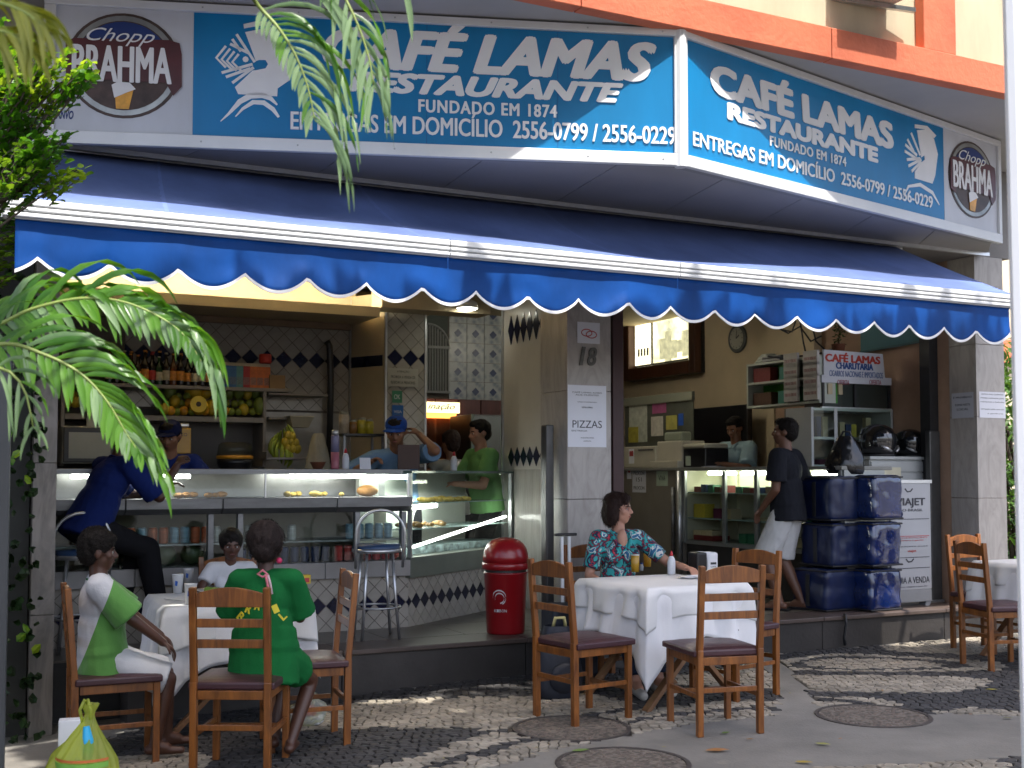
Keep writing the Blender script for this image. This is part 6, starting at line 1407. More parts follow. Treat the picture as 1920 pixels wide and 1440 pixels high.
r = thing('dinner_plate', 'white plate with green salad and food before the girl in green', 'plate', tp1(400, 1110), 0); part('dish', MB().lathe([(.06, 0), (.115, .015), (.116, .018), (.07, .006), (0, .005)], n=28), cupm, r, smooth=True)
m_ = MB(); rn = random.Random(2)
for k in range(14): m_.sph((rn.gauss(0, .03), rn.gauss(0, .03), .02), (.02, .014, .01), 7, 5)
part('salad', m_, M('salad', (.16, .30, .03), .6, .4, 20), r, kind='stuff')
r = thing('fork', 'steel fork lying on the children table edge', 'fork', tp1(325, 1126), R(-40)); part('handle', MB().bar((-.09, 0, .004), (.04, 0, .004), .01, .003), steel, r)
for k in range(3): part('tine', MB().bar((.04, (k - 1) * .007, .004), (.085, (k - 1) * .007, .006), .003, .002), steel, r)
r = thing('juice_box', 'small yellow box at the right back of the children table', 'box', tp1(573, 1094), R(20)); part('box_body', MB().bb(-.03, .03, -.03, .03, 0, .06), M('juice_y', (.6, .42, .03), .5, .1, 5), r, bev=.003); part('print', MB().bb(-.02, .02, -.0315, -.0305, .01, .04), redm, r)
# suitcase with telescopic handle
p = Vector((.40, 8.12, 0)); su = thing('suitcase', 'dark wheeled suitcase with raised white handle between the bin and the woman', 'suitcase', p, R(24))
navy = M('luggage_navy', (.018, .022, .035), .6, .2, 8, bump=.2)
part('case_body', MB().bb(-.18, .18, -.11, .11, .05, .55), navy, su, bev=.03)
for sx in (-.028, .028): part('handle_tube', MB().cyl((sx, .06, .55), (sx, .07, 1.0), .012, n=8), white_metal, su)
part('grip', MB().bar((-.085, .07, 1.015), (.085, .07, 1.015), .03, .02), blackm, su, bev=.006); part('red_trim', MB().bb(.181, .189, -.1, -.04, .28, .52), redm, su)
for sx in (-.15, .15): part('wheel', MB().cyl((sx - .012, -.06, .03), (sx + .012, -.06, .03), .03, n=14), blackm, su)
bk = thing('backpack', 'dark navy backpack on the ground leaning on the suitcase behind the left chair', 'backpack', (.30, 7.62, 0), R(20)); bag(bk, 'pack_body', navy, .34, .26, .46, 31, .55); part('front_pocket', MB().sph((0, -.11, .14), (.11, .04, .10), 12, 8), navy, bk, smooth=True)
part('strap', MB().tube([(-.04, 0, .44), (-.03, -.02, .51), (.03, -.02, .51), (.05, 0, .44)], .012, 6), M('buckle', (.5, .45, .2), .4, .2, 5), bk, smooth=True)
# plastic shopping bags
yb = Vector((-1.675, 4.62, gz(-1.67))); sbg = thing('shopping_bag', 'translucent yellow plastic shopping bag full of groceries at the bottom left', 'shopping bag', yb, 0)
def pbag(root, nm, mat, w, d, h, seed):
    n, k = 90, 56; vs = []
    for j in range(k + 1):
        f = j / k
        pr = (.62 + .38 * math.sin(min(1, f * 3.2) * math.pi / 2)) if f < .52 else .12 + .88 * (.5 + .5 * math.cos(min(1, (f - .52) / .42) * math.pi)) ** .8
        if f > .93: pr = .10 + (f - .93) * 1.9
        for i in range(n):
            a = 2 * math.pi * i / n; g = .05 * abs(math.sin(a * 3.5 + f * 2 + seed)) + .05 * math.sin(a * 8 + f * 6) * f + .03 * math.sin(a * 15 - f * 7)
            wr = 1 + g * (.3 + 1.2 * f) + .16 * noise.noise((math.cos(a) * 2.1, math.sin(a) * 2.1, f * 5 + seed)) + .07 * noise.noise((math.cos(a) * 6, math.sin(a) * 6, f * 14 + seed))
            sx = 1.15 if math.cos(a) < 0 else .85
            vs.append((w * .5 * pr * wr * math.cos(a) * sx + .035 * f, d * .5 * pr * wr * math.sin(a), h * f))
    fs = [(j * n + i, j * n + (i + 1) % n, (j + 1) * n + (i + 1) % n, (j + 1) * n + i) for j in range(k) for i in range(n)] + [tuple(range(n - 1, -1, -1))]
    return part(nm, MB().add(vs, fs), mat, root, smooth=True)
def thinmat(name, col, fac, tcol):
    m = leafmat(name, col, [c * 1.2 for c in col], .25, .5); N = m.node_tree.nodes; L = m.node_tree.links
    out = N['Material Output']; src = out.inputs[0].links[0].from_socket; t = N.new('ShaderNodeBsdfTransparent'); t.inputs[0].default_value = (*tcol, 1); mx = N.new('ShaderNodeMixShader'); mx.inputs[0].default_value = fac
    L.new(src, mx.inputs[1]); L.new(t.outputs[0], mx.inputs[2]); L.new(mx.outputs[0], out.inputs[0]); return m
pbag(sbg, 'bag_skin', thinmat('yellow_film', (.55, .60, .16), .5, (.8, .85, .2)), .27, .22, .60, 3)
for sx in (-1, 1): part('bag_handle', MB().tube([(sx * .015 + .02, -.01, .53), (sx * .022 + .02, -.02, .58), (.02 + sx * .006, -.015, .618), (.02, 0, .60)], .007, 6), MATS['yellow_film'], sbg, smooth=True)
part('blue_item', MB().tube([(.035, -.035, .40), (.04, -.04, .46), (.03, -.035, .52)], [.018, .022, .012], 9), M('blue_item', (.02, .35, .6), .4, .1, 5), sbg, smooth=True)
rn = random.Random(8); fm = [M('groc_yellow', (.6, .40, .04), .5, .3, 8), M('groc_white', (.6, .6, .5), .5, .2, 8), M('groc_green', (.15, .35, .05), .5, .3, 8), M('groc_orange', (.5, .13, .03), .5, .3, 8)]
for k in range(7): part('grocery_pack', MB().box((rn.uniform(-.05, .05), rn.uniform(-.035, .02), .08 + .045 * k), (.1, .08, .055), rn.uniform(-.6, .6)), fm[k % 4], sbg, bev=.01)
for k, (zz, c, hh) in enumerate(((.405, 'groc_orange', .005), (.385, 'groc_green', .010), (.362, 'groc_orange', .005), (.335, 'groc_orange', .005))):
    m_ = MB(); pts = []
    for i in range(13):
        a = R(-150 + 120 * i / 12); pts.append((.025 + .118 * math.cos(a), .128 * math.sin(a), zz))
    for i in range(12):
        a, b = pts[i], pts[i + 1]; m_.add([(a[0], a[1], zz - hh), (b[0], b[1], zz - hh), (b[0], b[1], zz + hh), (a[0], a[1], zz + hh)], [(0, 1, 2, 3)])
    part('print_stripe', m_, MATS[c], sbg)
r = solo('paper_bag', MB().bb(-.05, .05, -.03, .03, 0, .5), paper, 'white paper package behind the yellow shopping bag', 'package', (-1.80, 4.85, gz(-1.8)), .3, bev=.004)
r = thing('clear_bag', 'clear plastic bag with a red and white pack on the ground under the right chair', 'plastic bag', (-1.20, 6.95, gz(-1.2)), 0); pbag(r, 'bag_skin', thinmat('clear_film', (.6, .65, .7), .55, (.95, .96, .98)), .22, .18, .19, 12); part('red_pack', MB().box((0, 0, .09), (.1, .07, .05), .3), redm, r, bev=.01); part('white_pack', MB().box((.02, 0, .04), (.13, .1, .05), -.2), cupm, r, bev=.01)
# white foreground post
wp_ = thing('white_post', 'bright white painted lamp post in the right foreground', 'post', (1.222, 2.62, 0), R(-23))
part('shaft', MB().bar((0, .0, -.05), (-.03, .0, 5.5), .17, .17, up=(0, 1, 0)), M('post_white', (.84, .84, .84), .45, .03, 2, bump=.06), wp_, bev=.022)
part('base_collar', MB().bb(-.12, .12, -.12, .12, -.05, .06), MATS['post_white'], wp_, bev=.015)
m_ = MB(); m_.prism([(.0, 0), (.012, .003), (.014, .018), (.002, .014)], -.0905, -.0885); part('worn_sticker', m_, M('sticker_grey', (.35, .36, .38), .7, .4, 40), wp_, loc=(-.048, .02, 1.27))
# fallen leaves
lf0 = None
def gleaf(u, v, col, size, label, rz, name='leaf_' ):
    p = onz(u, v, .012); m_ = MB()
    L_ = [(0, 0, .002), (.18, .16, .006), (.5, .24, .012), (.8, .15, .01), (1, 0, .004), (.8, -.13, .012), (.5, -.2, .004), (.18, -.13, .003)]
    m_.add([(x * size, y * size, z * size * 3) for x, y, z in L_] + [(.5 * size, 0, 0.002)], [(i, (i + 1) % 8, 8) for i in range(8)])
    o = solo('fallen_leaf', m_, leafmat(name + '%d' % int(col[0] * 1000), col, [c * 1.5 for c in col], .6, .1), label, 'leaf', p, rz, 'fallen leaves on the pavement'); return o
gleaf(1322, 1407, (.36, .17, .06), .13, 'large dry orange brown leaf on the cement near the bottom', .1)
gleaf(1353, 1375, (.10, .16, .03), .065, 'small green leaf behind the large orange one', .6)
gleaf(1398, 1386, (.25, .13, .04), .05, 'small brown leaf right of the front chair', .2)
gleaf(1528, 1393, (.30, .30, .08), .085, 'yellow green leaf on the cement between the covers', -.5)
gleaf(1572, 1385, (.22, .10, .03), .03, 'tiny brown leaf right of the yellow green leaf', .5)
gleaf(1072, 1408, (.14, .22, .05), .10, 'pale green leaf on the edge of the mosaic by the nearest cover', .3)
gleaf(1490, 1428, (.34, .25, .04), .09, 'yellow leaf at the bottom edge by the front mosaic', -.2)
gleaf(1848, 1292, (.35, .30, .04), .08, 'yellow leaf on the mosaic below the far right chairs', -.3)
gleaf(1818, 1340, (.15, .08, .04), .04, 'small dark leaf at the right end of the cement path', .9)
gleaf(1655, 1295, (.25, .28, .05), .04, 'small green leaf on the right mosaic', 1.3)
gleaf(1880, 1346, (.12, .12, .07), .07, 'grey green leaf beside the white post', .1)
for i, (u, v) in enumerate(((1400, 1262), (1480, 1300), (1700, 1300), (1600, 1260), (1010, 1400), (830, 1420), (1240, 1400))): gleaf(u, v, (.20, .17, .05), .028, ['tiny leaf scrap beside the step under the right opening', 'tiny leaf scrap where the cement path narrows', 'tiny leaf scrap right of the middle cover', 'tiny leaf scrap on the dark mosaic below the blue bags', 'tiny leaf scrap left of the nearest cover', 'tiny leaf scrap at the left of the pale mosaic margin', 'tiny leaf scrap right above the nearest cover'][i], i)
# ================================================================ PEOPLE
def remesh(name, mb, mat, parent, vox, smooth=6, folds=0, fscale=7, seed=0, stretch=(1, 1, .5)):
    me = mb.mesh(name, mat); o = bpy.data.objects.new(name, me)
    r = o.modifiers.new('r', 'REMESH'); r.mode = 'VOXEL'; r.voxel_size = vox; r.use_smooth_shade = True
    s = o.modifiers.new('s', 'SMOOTH'); s.factor = .5; s.iterations = smooth
    bake(o); COL.objects.link(o); me = o.data; me.materials.clear(); me.materials.append(mat)
    if folds:
        nrs = [v.normal.copy() for v in me.vertices]; cos = [v.co.copy() for v in me.vertices]; out = []
        for c, n_ in zip(cos, nrs):
            q = Vector((c.x * stretch[0], c.y * stretch[1], c.z * stretch[2])) * fscale + Vector((seed * 7.3, 0, 0))
            w = noise.noise(q) + .5 * (1 - 2 * abs(noise.noise(q * 2.1))) ; out += list(c + n_ * (w * folds))
        me.vertices.foreach_set('co', out); me.update()
    o.parent = parent; return o
def ik(a, t, l1, l2, pole):
    a, t = Vector(a), Vector(t); d = t - a; L = min(d.length, (l1 + l2) * .995); d.normalize(); t = a + d * L
    x = (l1 * l1 - l2 * l2 + L * L) / (2 * L); h = math.sqrt(max(l1 * l1 - x * x, 0)); pl = Vector(pole); pl = (pl - d * pl.dot(d)).normalized()
    return a + d * x + pl * h, t
def cap(m, p0, r0, p1, r1, n=14):
    p0, p1 = Vector(p0), Vector(p1)
    m.sph(p0, r0, n, 8); m.sph(p1, r1, n, 8)
    if (p1 - p0).length > 1e-4: m.cyl(p0, p1, r0, r1, n)
def ell(m, c, r, U, X):
    Y = U.cross(X).normalized(); m.sph(c, r, 18, 12, Rm=Matrix((X, Y, U)).transposed())
def hand(m, w, d, nrm, h, curl=.5, side=1):
    d = Vector(d).normalized(); nrm = Vector(nrm); nrm = (nrm - d * nrm.dot(d)).normalized(); sx = d.cross(nrm) * side
    k = h / 1.7; pc = w + d * .045 * k
    ell(m, pc, (.036 * k, .016 * k, .046 * k), d, sx)
    for i, (o, L) in enumerate(((-.027, .062), (-.009, .075), (.009, .070), (.026, .055))):
        a = w + d * .075 * k + sx * o * k; c1 = curl * .9; d1 = (d * math.cos(c1) + nrm * math.sin(c1)); b = a + d1 * L * .5 * k; c2 = curl * 2.0; d2 = d * math.cos(c2) + nrm * math.sin(c2); c = b + d2 * L * .55 * k
        cap(m, a, .0095 * k, b, .0088 * k, 8); cap(m, b, .0088 * k, c, .0075 * k, 8)
    a = w + d * .02 * k - sx * .026 * k; b = a + (d * .6 - sx * .7 + nrm * .4).normalized() * .036 * k; c = b + (d * .8 - sx * .1 + nrm * .6).normalized() * .03 * k
    cap(m, a, .013 * k, b, .011 * k, 8); cap(m, b, .011 * k, c, .009 * k, 8)
skin_l = M('skin_light', (.42, .215, .145), .5, .08, 6, bump=.05); skin_m = M('skin_tan', (.26, .12, .065), .5, .08, 6, bump=.05); skin_d = M('skin_dark', (.075, .030, .017), .45, .1, 6, bump=.05)
hair_b = M('hair_black', (.008, .006, .005), .7, .3, 30, spec=.2, bump=.6, bscale=60); hair_br = M('hair_brown', (.022, .010, .007), .65, .3, 30, spec=.25, bump=.6, bscale=60)
eye_m = M('eye_dark', (.015, .01, .008), .2, .1, 5); eye_w = M('eye_white', (.5, .48, .46), .3, .05, 5)
def human(label, loc, rz, h=1.7, hipz=None, lean=0, side=0, twist=0, head=(0, 0, 0), hands=None, feet=None, poleh=None, polef=None, skin=skin_m, shirt=None, pants=None, hair='short', hairm=hair_b, shoes=None, vox=.009, sex='m', curl=.5, palm=None, neckf=0, legs=True, belly=1.0, extra=None, detail=True, kid=1.0):
    e = thing('person', label, 'person', loc, rz, None)
    hipz = hipz if hipz is not None else .50 * h; H = h
    hs = 1.0 if kid == 1.0 else kid                  # larger head for children
    U = Vector((math.sin(R(side)), math.sin(R(lean)), math.cos(R(lean)) * math.cos(R(side)))).normalized()
    X = Vector((math.cos(R(twist)), math.sin(R(twist)), 0)); X = (X - U * X.dot(U)).normalized(); XP = Vector((1, 0, 0)); Yf = U.cross(X)
    P = Vector((0, 0, hipz)); S = P + U * .285 * H
    nd_ = (U * .6 + Vector((0, 0, .4)) + Yf * neckf).normalized(); Nk = S + U * .02 * H; HC = S + U * .02 * H + nd_ * (.095 * H)
    sw_ = (.107 if sex == 'm' else .095) * H
    sh_ = [S - X * sw_ - U * .012 * H, S + X * sw_ - U * .012 * H]; hp_ = [P - XP * .05 * H, P + XP * .05 * H]
    lu, lf_, lt, ls_ = .165 * H, .15 * H, .245 * H, .245 * H
    thin = .88 if sex != 'm' else 1.0
    hands = hands or [(-.2 * H, .03 * H, .45 * H), (.2 * H, .03 * H, .45 * H)]; poleh = poleh or [(-.4, -1, 0), (.4, -1, 0)]
    feet = feet or [(-.06 * H, 0, .04 * H), (.06 * H, 0, .04 * H)]; polef = polef or [(0, 1, .3), (0, 1, .3)]
    b = MB()
    cap(b, Nk - U * .02 * H, .036 * H * thin, HC - nd_ * .03 * H, .031 * H * thin)
    cap(b, sh_[0], .032 * H * thin, sh_[1], .032 * H * thin)
    ell(b, P + U * .205 * H, (.088 * H * thin, .062 * H, .10 * H), U, X); ell(b, P + U * .10 * H, (.078 * H * thin, .056 * H * belly, .09 * H), U, X); ell(b, P + U * .01 * H, (.086 * H, .062 * H, .065 * H), U, XP)
    if sex == 'f':
        for sx in (-1, 1): ell(b, P + U * .20 * H + X * sx * .042 * H + Yf * .045 * H, (.034 * H,) * 3, U, X)
    wr = []; el = []
    for i in (0, 1):
        ebw, w = ik(sh_[i], hands[i], lu, lf_, poleh[i]); el.append(ebw); wr.append(w)
        cap(b, sh_[i], .031 * H * thin, ebw, .023 * H * thin); cap(b, ebw, .0235 * H * thin, w, .0155 * H * thin)
        pn_ = palm[i] if palm else (0, 0, -1); hand(b, w, (w - ebw), pn_, H, curl if not isinstance(curl, (list, tuple)) else curl[i], 1 if i else -1)
    kn = []; an = []
    for i in (0, 1):
        k_, a_ = ik(hp_[i], feet[i], lt, ls_, polef[i]); kn.append(k_); an.append(a_)
        if legs:
            cap(b, hp_[i], .050 * H, k_, .034 * H * thin); cap(b, k_, .034 * H * thin, a_ + (k_ - a_) * .7, .033 * H * thin); cap(b, a_ + (k_ - a_) * .7, .033 * H * thin, a_, .021 * H)
            f = Vector((0, 1, 0)) if abs((a_ - k_).normalized().y) < .5 else Vector((0, 1, -.3)); f = (f - XP * 0).normalized(); f.x = (.15 if i else -.15)
            hl = a_ - f * .02 * H - Vector((0, 0, .018 * H)); to = a_ + f * .095 * H - Vector((0, 0, .024 * H)); cap(b, hl, .02 * H, to, .015 * H, 10); cap(b, a_, .022 * H, a_ + f * .04 * H - Vector((0, 0, .012 * H)), .02 * H, 10)
    # head in its own frame
    hy, hpi, hr = [R(q) for q in head]
    RM = Matrix.Rotation(hy, 3, 'Z') @ Matrix.Rotation(hpi, 3, 'X') @ Matrix.Rotation(hr, 3, 'Y')
    q = H * hs
    def hl_(x, y, z): return HC + RM @ Vector((x * q, y * q, z * q))
    def he(m, c, r): m.sph(hl_(*c), tuple(a * q for a in r), 18, 12, Rm=RM)
    he(b, (0, -.004, .012), (.0445, .056, .052)); he(b, (0, .012, -.022), (.036, .043, .043)); he(b, (0, .026, -.045), (.024, .024, .018)); he(b, (0, .034, -.052), (.013, .012, .011))
    he(b, (0, .042, .012), (.030, .012, .010)); cap(b, hl_(0, .050, .006), .0045 * q, hl_(0, .062, -.014), .0075 * q, 8); he(b, (-.006, .056, -.017), (.005, .006, .005)); he(b, (.006, .056, -.017), (.005, .006, .005))
    for sx in (-1, 1): he(b, (sx * .024, .034, -.012), (.016, .014, .015)); he(b, (sx * .0455, -.004, -.004), (.006, .013, .018))
    he(b, (0, .049, -.031), (.013, .007, .004)); he(b, (0, .047, -.037), (.012, .007, .0045))
    if extra: extra(b, locals())
    body = remesh('body', b, skin, e, vox, 3)
    if detail:
        for sx in (-1, 1):
            m_ = MB(); m_.sph(hl_(sx * .0165, .0455, .0), (.0085 * q, .0035 * q, .0042 * q), 10, 6, Rm=RM); part('eye', m_, eye_w, e, smooth=True)
            m_ = MB(); m_.sph(hl_(sx * .0165, .0485, .0), (.0038 * q, .0018 * q, .0038 * q), 8, 6, Rm=RM); part('pupil', m_, eye_m, e, smooth=True)
            part('eyebrow', MB().tube([hl_(sx * .007, .0525, .0105), hl_(sx * .017, .0515, .0135), hl_(sx * .028, .045, .011)], .0021 * q, 6), hairm, e, smooth=True)
        m_ = MB(); m_.sph(hl_(0, .0545, -.0325), (.0115 * q, .0035 * q, .0035 * q), 10, 6, Rm=RM); part('lips', m_, M('lips', (.25, .07, .06) if skin != skin_d else (.12, .04, .035), .4, .1, 5) if skin == skin_d else M('lips_light', (.30, .085, .075), .4, .1, 5), e, smooth=True)
    # hair
    hm = MB()
    if hair:
        he(hm, (0, -.012, .020), (.0505, .0565, .0535)); he(hm, (0, -.026, -.002), (.044, .040, .046))
        he(hm, (0, .014, .048), (.036, .036, .022))
        if hair == 'bob':
            he(hm, (0, -.03, -.02), (.052, .042, .06)); 
            for sx in (-1, 1): he(hm, (sx * .045, -.012, -.022), (.016, .030, .052))
            he(hm, (0, .030, .046), (.034, .022, .016)); he(hm, (.02, .040, .034), (.02, .012, .016))
        if hair == 'afro': he(hm, (0, -.012, .022), (.056, .062, .060))
        if hair == 'thick': he(hm, (0, -.008, .030), (.053, .060, .056)); he(hm, (0, .020, .046), (.040, .036, .024))
        if hair == 'updo': he(hm, (0, -.02, .02), (.056, .058, .060)); he(hm, (0, -.046, -.01), (.034, .03, .04))
        if hair == 'bald': hm = MB(); he(hm, (0, -.020, .012), (.0495, .052, .050)); he(hm, (0, -.026, -.004), (.044, .040, .044))
        ho = remesh('hair', hm, hairm, e, .006 if vox < .009 else .008, 1, folds=.0045, fscale=45, seed=h * 3, stretch=(1, 1, .6))
        if vox < .0085:                              # loose strands over the hair surface
            rr = random.Random(int(h * 100)); vv = ho.data.vertices; sm = MB(); ln = {'bob': .045, 'updo': .035}.get(hair, .014); curly = hair in ('afro', 'thick', 'short')
            for _ in range(1500):
                v = vv[rr.randrange(len(vv))]; p0 = v.co.copy(); nn_ = v.normal.copy(); dn = Vector((rr.gauss(0, .25), rr.gauss(0, .25), -1)) if not curly else Vector((rr.gauss(0, 1), rr.gauss(0, 1), rr.gauss(0, 1)))
                t1 = (dn - nn_ * dn.dot(nn_)).normalized(); L3 = ln * rr.uniform(.6, 1.3); sd3 = nn_.cross(t1) * .0011
                if hair == 'updo': t1 = ((hl_(0, -.06, -.02) - p0)); t1 = (t1 - nn_ * t1.dot(nn_)).normalized(); sd3 = nn_.cross(t1) * .0011
                a3 = p0 + nn_ * .001; b3 = a3 + t1 * L3 * .5 + nn_ * .0045; c3 = a3 + t1 * L3 + nn_ * rr.uniform(-.001, .006); sm.add([a3 - sd3, a3 + sd3, b3 + sd3, b3 - sd3, c3], [(0, 1, 2, 3), (3, 2, 4)])
            part('hair_strands', sm, hairm, e, kind='stuff')
    if shirt:
        g = shirt.get('g', .012); col = shirt['mat']; sl = shirt.get('sleeve', .6); hem = shirt.get('hem', -.02); m_ = MB(); lo = shirt.get('loose', 1.0)
        ell(m_, P + U * .205 * H, (.088 * H * thin + g, .062 * H + g, .10 * H), U, X); ell(m_, P + U * .11 * H, (.080 * H * thin * lo + g, .058 * H * belly * lo + g, .11 * H), U, X); cap(m_, sh_[0], .032 * H * thin + g, sh_[1], .032 * H * thin + g)
        if sex == 'f':
            for sx in (-1, 1): ell(m_, P + U * .20 * H + X * sx * .042 * H + Yf * .045 * H, (.034 * H + g * .7,) * 3, U, X)
        ell(m_, P + U * .03 * H, (.090 * H * lo + g, .066 * H * lo + g, .07 * H), U, XP)
        a = P + U * .10 * H; bm_ = P + U * hem * H
        nn = 20; ring = []
        for (c, rx, ry) in ((a, .080 * H * lo + g, .058 * H * lo + g), (bm_, .094 * H * lo + g, .072 * H * lo + g)):
            for k_ in range(nn): an_ = 2 * math.pi * k_ / nn; ring.append(c + XP * rx * math.cos(an_) + U.cross(XP) * ry * math.sin(an_))
        m_.add(ring, [(k_, (k_ + 1) % nn, nn + (k_ + 1) % nn, nn + k_) for k_ in range(nn)] + [tuple(range(nn - 1, -1, -1)), tuple(range(nn, 2 * nn))])
        for i in (0, 1):
            d = (el[i] - sh_[i])
            if sl <= 1: en = sh_[i] + d * sl; m_.cyl(sh_[i], en, .032 * H * thin + g, .027 * H * thin + g * 1.7 * shirt.get('wide', 1), 16)
            else: cap(m_, sh_[i], .032 * H * thin + g, el[i], .026 * H + g); m_.cyl(el[i], el[i] + (wr[i] - el[i]) * (sl - 1), .025 * H + g, .019 * H + g, 16)
        if shirt.get('skirt'):
            for i in (0, 1): m_.cyl(hp_[i], hp_[i] + (kn[i] - hp_[i]) * shirt['skirt'], .058 * H + g, .052 * H + g, 16)
            cap(m_, hp_[0], .058 * H + g, hp_[1], .058 * H + g); cap(m_, hp_[0] + (kn[0] - hp_[0]) * shirt['skirt'] * .8, .045 * H + g, hp_[1] + (kn[1] - hp_[1]) * shirt['skirt'] * .8, .045 * H + g)
        so_ = remesh('shirt', m_, col, e, max(vox, .008), 3, folds=.006, fscale=9, seed=h * 5)
        m2 = MB(); m2.tube([Nk + U * (-.004 * H) + (X * math.cos(t_ * math.pi / 8) * .040 + Yf * math.sin(t_ * math.pi / 8) * .042) * H * thin + U * (-.010 * H * (1 + math.sin(t_ * math.pi / 8))) for t_ in range(16)], .006, 6, closed=True); part('collar', m2, shirt.get('collar', col), e, smooth=True)
    if pants:
        g = pants.get('g', .012); m_ = MB(); L_ = pants.get('len', 1.9); ell(m_, P + U * .005 * H, (.088 * H + g, .066 * H + g, .062 * H), U, XP)
        for i in (0, 1):
            cap(m_, hp_[i], .052 * H + g * .6, hp_[i] + (kn[i] - hp_[i]) * .3, .048 * H + g)
            if L_ <= 1: m_.cyl(hp_[i], hp_[i] + (kn[i] - hp_[i]) * L_, .052 * H + g * .6, .038 * H + g * pants.get('wide', 1.6), 16)
            else: cap(m_, hp_[i], .052 * H + g * .6, kn[i], .036 * H + g); m_.cyl(kn[i], kn[i] + (an[i] - kn[i]) * (L_ - 1), .036 * H + g, .026 * H + g * 1.2, 16)
        remesh('trousers' if L_ > 1.2 else 'shorts', m_, pants['mat'], e, max(vox, .009), 3, folds=.007, fscale=8, seed=h * 9)
    if shoes:
        for i in (0, 1):
            f = Vector((.15 if i else -.15, 1, 0)).normalized(); a_ = an[i]; m_ = MB(); cap(m_, a_ - f * .022 * H - Vector((0, 0, .02 * H)), .024 * H, a_ + f * .1 * H - Vector((0, 0, .026 * H)), .02 * H, 10); remesh('shoe', m_, shoes, e, .009, 2)
    e['_hc'] = 1; del e['_hc']
    return e, dict(HC=HC, hl=hl_, RM=RM, q=q, S=S, Nk=Nk, U=U, X=X, Yf=Yf, P=P, wr=wr, el=el, kn=kn, an=an, H=H)
def fm_(fx, fy): return math.atan2(-fx, fy)
def bicolor(name, ca, cb, fn):                       # two coloured cloth split by a plane in object space: vector (a,b,c,d)
    if name in MATS: return MATS[name]
    m = M(name, ca, .85, .06, 6, bump=.15, bscale=120, sheen=.2); N = m.node_tree.nodes; L = m.node_tree.links; b = N['Principled BSDF']; src = b.inputs['Base Color'].links[0].from_socket
    tc = N.new('ShaderNodeTexCoord'); dt = N.new('ShaderNodeVectorMath'); dt.operation = 'DOT_PRODUCT'; dt.inputs[1].default_value = fn[:3]; L.new(tc.outputs['Object'], dt.inputs[0])
    gt = N.new('ShaderNodeMath'); gt.operation = 'GREATER_THAN'; gt.inputs[1].default_value = fn[3]; L.new(dt.outputs['Value'], gt.inputs[0])
    mx = N.new('ShaderNodeMixRGB'); L.new(gt.outputs[0], mx.inputs[0]); L.new(src, mx.inputs[1]); mx.inputs[2].default_value = (*cb, 1); L.new(mx.outputs[0], b.inputs['Base Color']); return m
def cloth_mat(name, c, **k): return M(name, c, .9, k.pop('var', .1), 6, bump=.15, bscale=110, spec=.2, **k)
# --- woman at the beer table
blouse = M('blouse_print', (.02, .16, .17), .75, .0, 13, bump=.1, detail=1.5, dist=1.2)
rp = [n for n in blouse.node_tree.nodes if n.type == 'VALTORGB'][0].color_ramp; rp.interpolation = 'CONSTANT'
rp.elements[0].position = 0; rp.elements[0].color = (.03, .33, .33, 1); rp.elements[1].position = .42; rp.elements[1].color = (.012, .02, .05, 1)
for p_, c in ((.47, (.42, .03, .05)), (.50, (.012, .02, .06)), (.545, (.03, .35, .36)), (.60, (.6, .58, .55)), (.64, (.02, .12, .25))): el_ = rp.elements.new(p_); el_.color = (*c, 1)
w1, d1_ = human('woman with dark bobbed hair in a colourful patterned blouse sitting behind the beer table', (.735, 8.20, 0), fm_(.30, -.95), 1.60, .555, lean=1, head=(52, -2, 0), hands=[(-.36, .34, .80), (.15, .24, .66)], poleh=[(-.7, -.2, -.7), (.5, -.5, -.9)], feet=[(-.08, .50, .075), (.10, .55, .075)], skin=skin_l, shirt=dict(mat=blouse, sleeve=.8, g=.012, hem=-.03), pants=dict(mat=cloth_mat('jeans_navy', (.02, .03, .06)), len=1.85), hair='bob', hairm=hair_br, shoes=M('shoe_white', (.5, .48, .45), .5, .1, 6), vox=.0065, sex='f')
q = d1_
m_ = MB(); hl = q['hl']
for sx in (-1, 1):
    m_.tube([hl(sx * .0165 + .011 * math.cos(a * .628), .053, .0 + .008 * math.sin(a * .628)) for a in range(10)], .0011, 5, closed=True)
    m_.tube([hl(sx * .0275, .052, .002), hl(sx * .046, .0, .002)], .001, 4)
part('glasses', m_, M('glasses_red', (.2, .02, .03), .3, .1, 4), w1, smooth=True)
# V neck of bare skin
S_, U_, X_, Y_ = q['S'], q['U'], q['X'], q['Yf']
m_ = MB(); m_.sph(S_ + Y_ * .074 - U_ * .03, (.038, .032, .075), 14, 10); part('neckline_skin', m_, skin_l, w1, smooth=True)
for sx in (-1, 1): part('blouse_lapel', MB().tube([S_ + X_ * sx * .07 + Y_ * .045 + U_ * .015, S_ + X_ * sx * .050 + Y_ * .10 - U_ * .05, S_ + X_ * sx * .004 + Y_ * .112 - U_ * .14], [.014, .014, .008], 8), blouse, w1, smooth=True)
# --- boy in green and white jersey
jer = bicolor('jersey', (.52, .53, .56), (.09, .26, .05), (.0, 1, -.35, -.30))
seatz = .485 + gz(-2.1)
boy, qb = human('boy in a green and white football jersey sitting at the left of the children table', (-2.16, 6.25, gz(-2.1)), fm_(.93, .37), 1.40, .545, lean=-4, head=(4, -3, 0), hands=[(-.10, .34, .60), (.13, .32, .60)], poleh=[(-1, -.6, -.5), (1, -.6, -.5)], feet=[(-.09, .34, .09), (.10, .26, .09)], skin=skin_d, shirt=dict(mat=jer, sleeve=.92, g=.022, hem=-.09, loose=1.18, wide=1.4, collar=cloth_mat('collar_green', (.02, .13, .05))), pants=dict(mat=cloth_mat('shorts_white', (.55, .56, .58)), len=.98, g=.02), hair='thick', vox=.0065, kid=1.12, shoes=None)
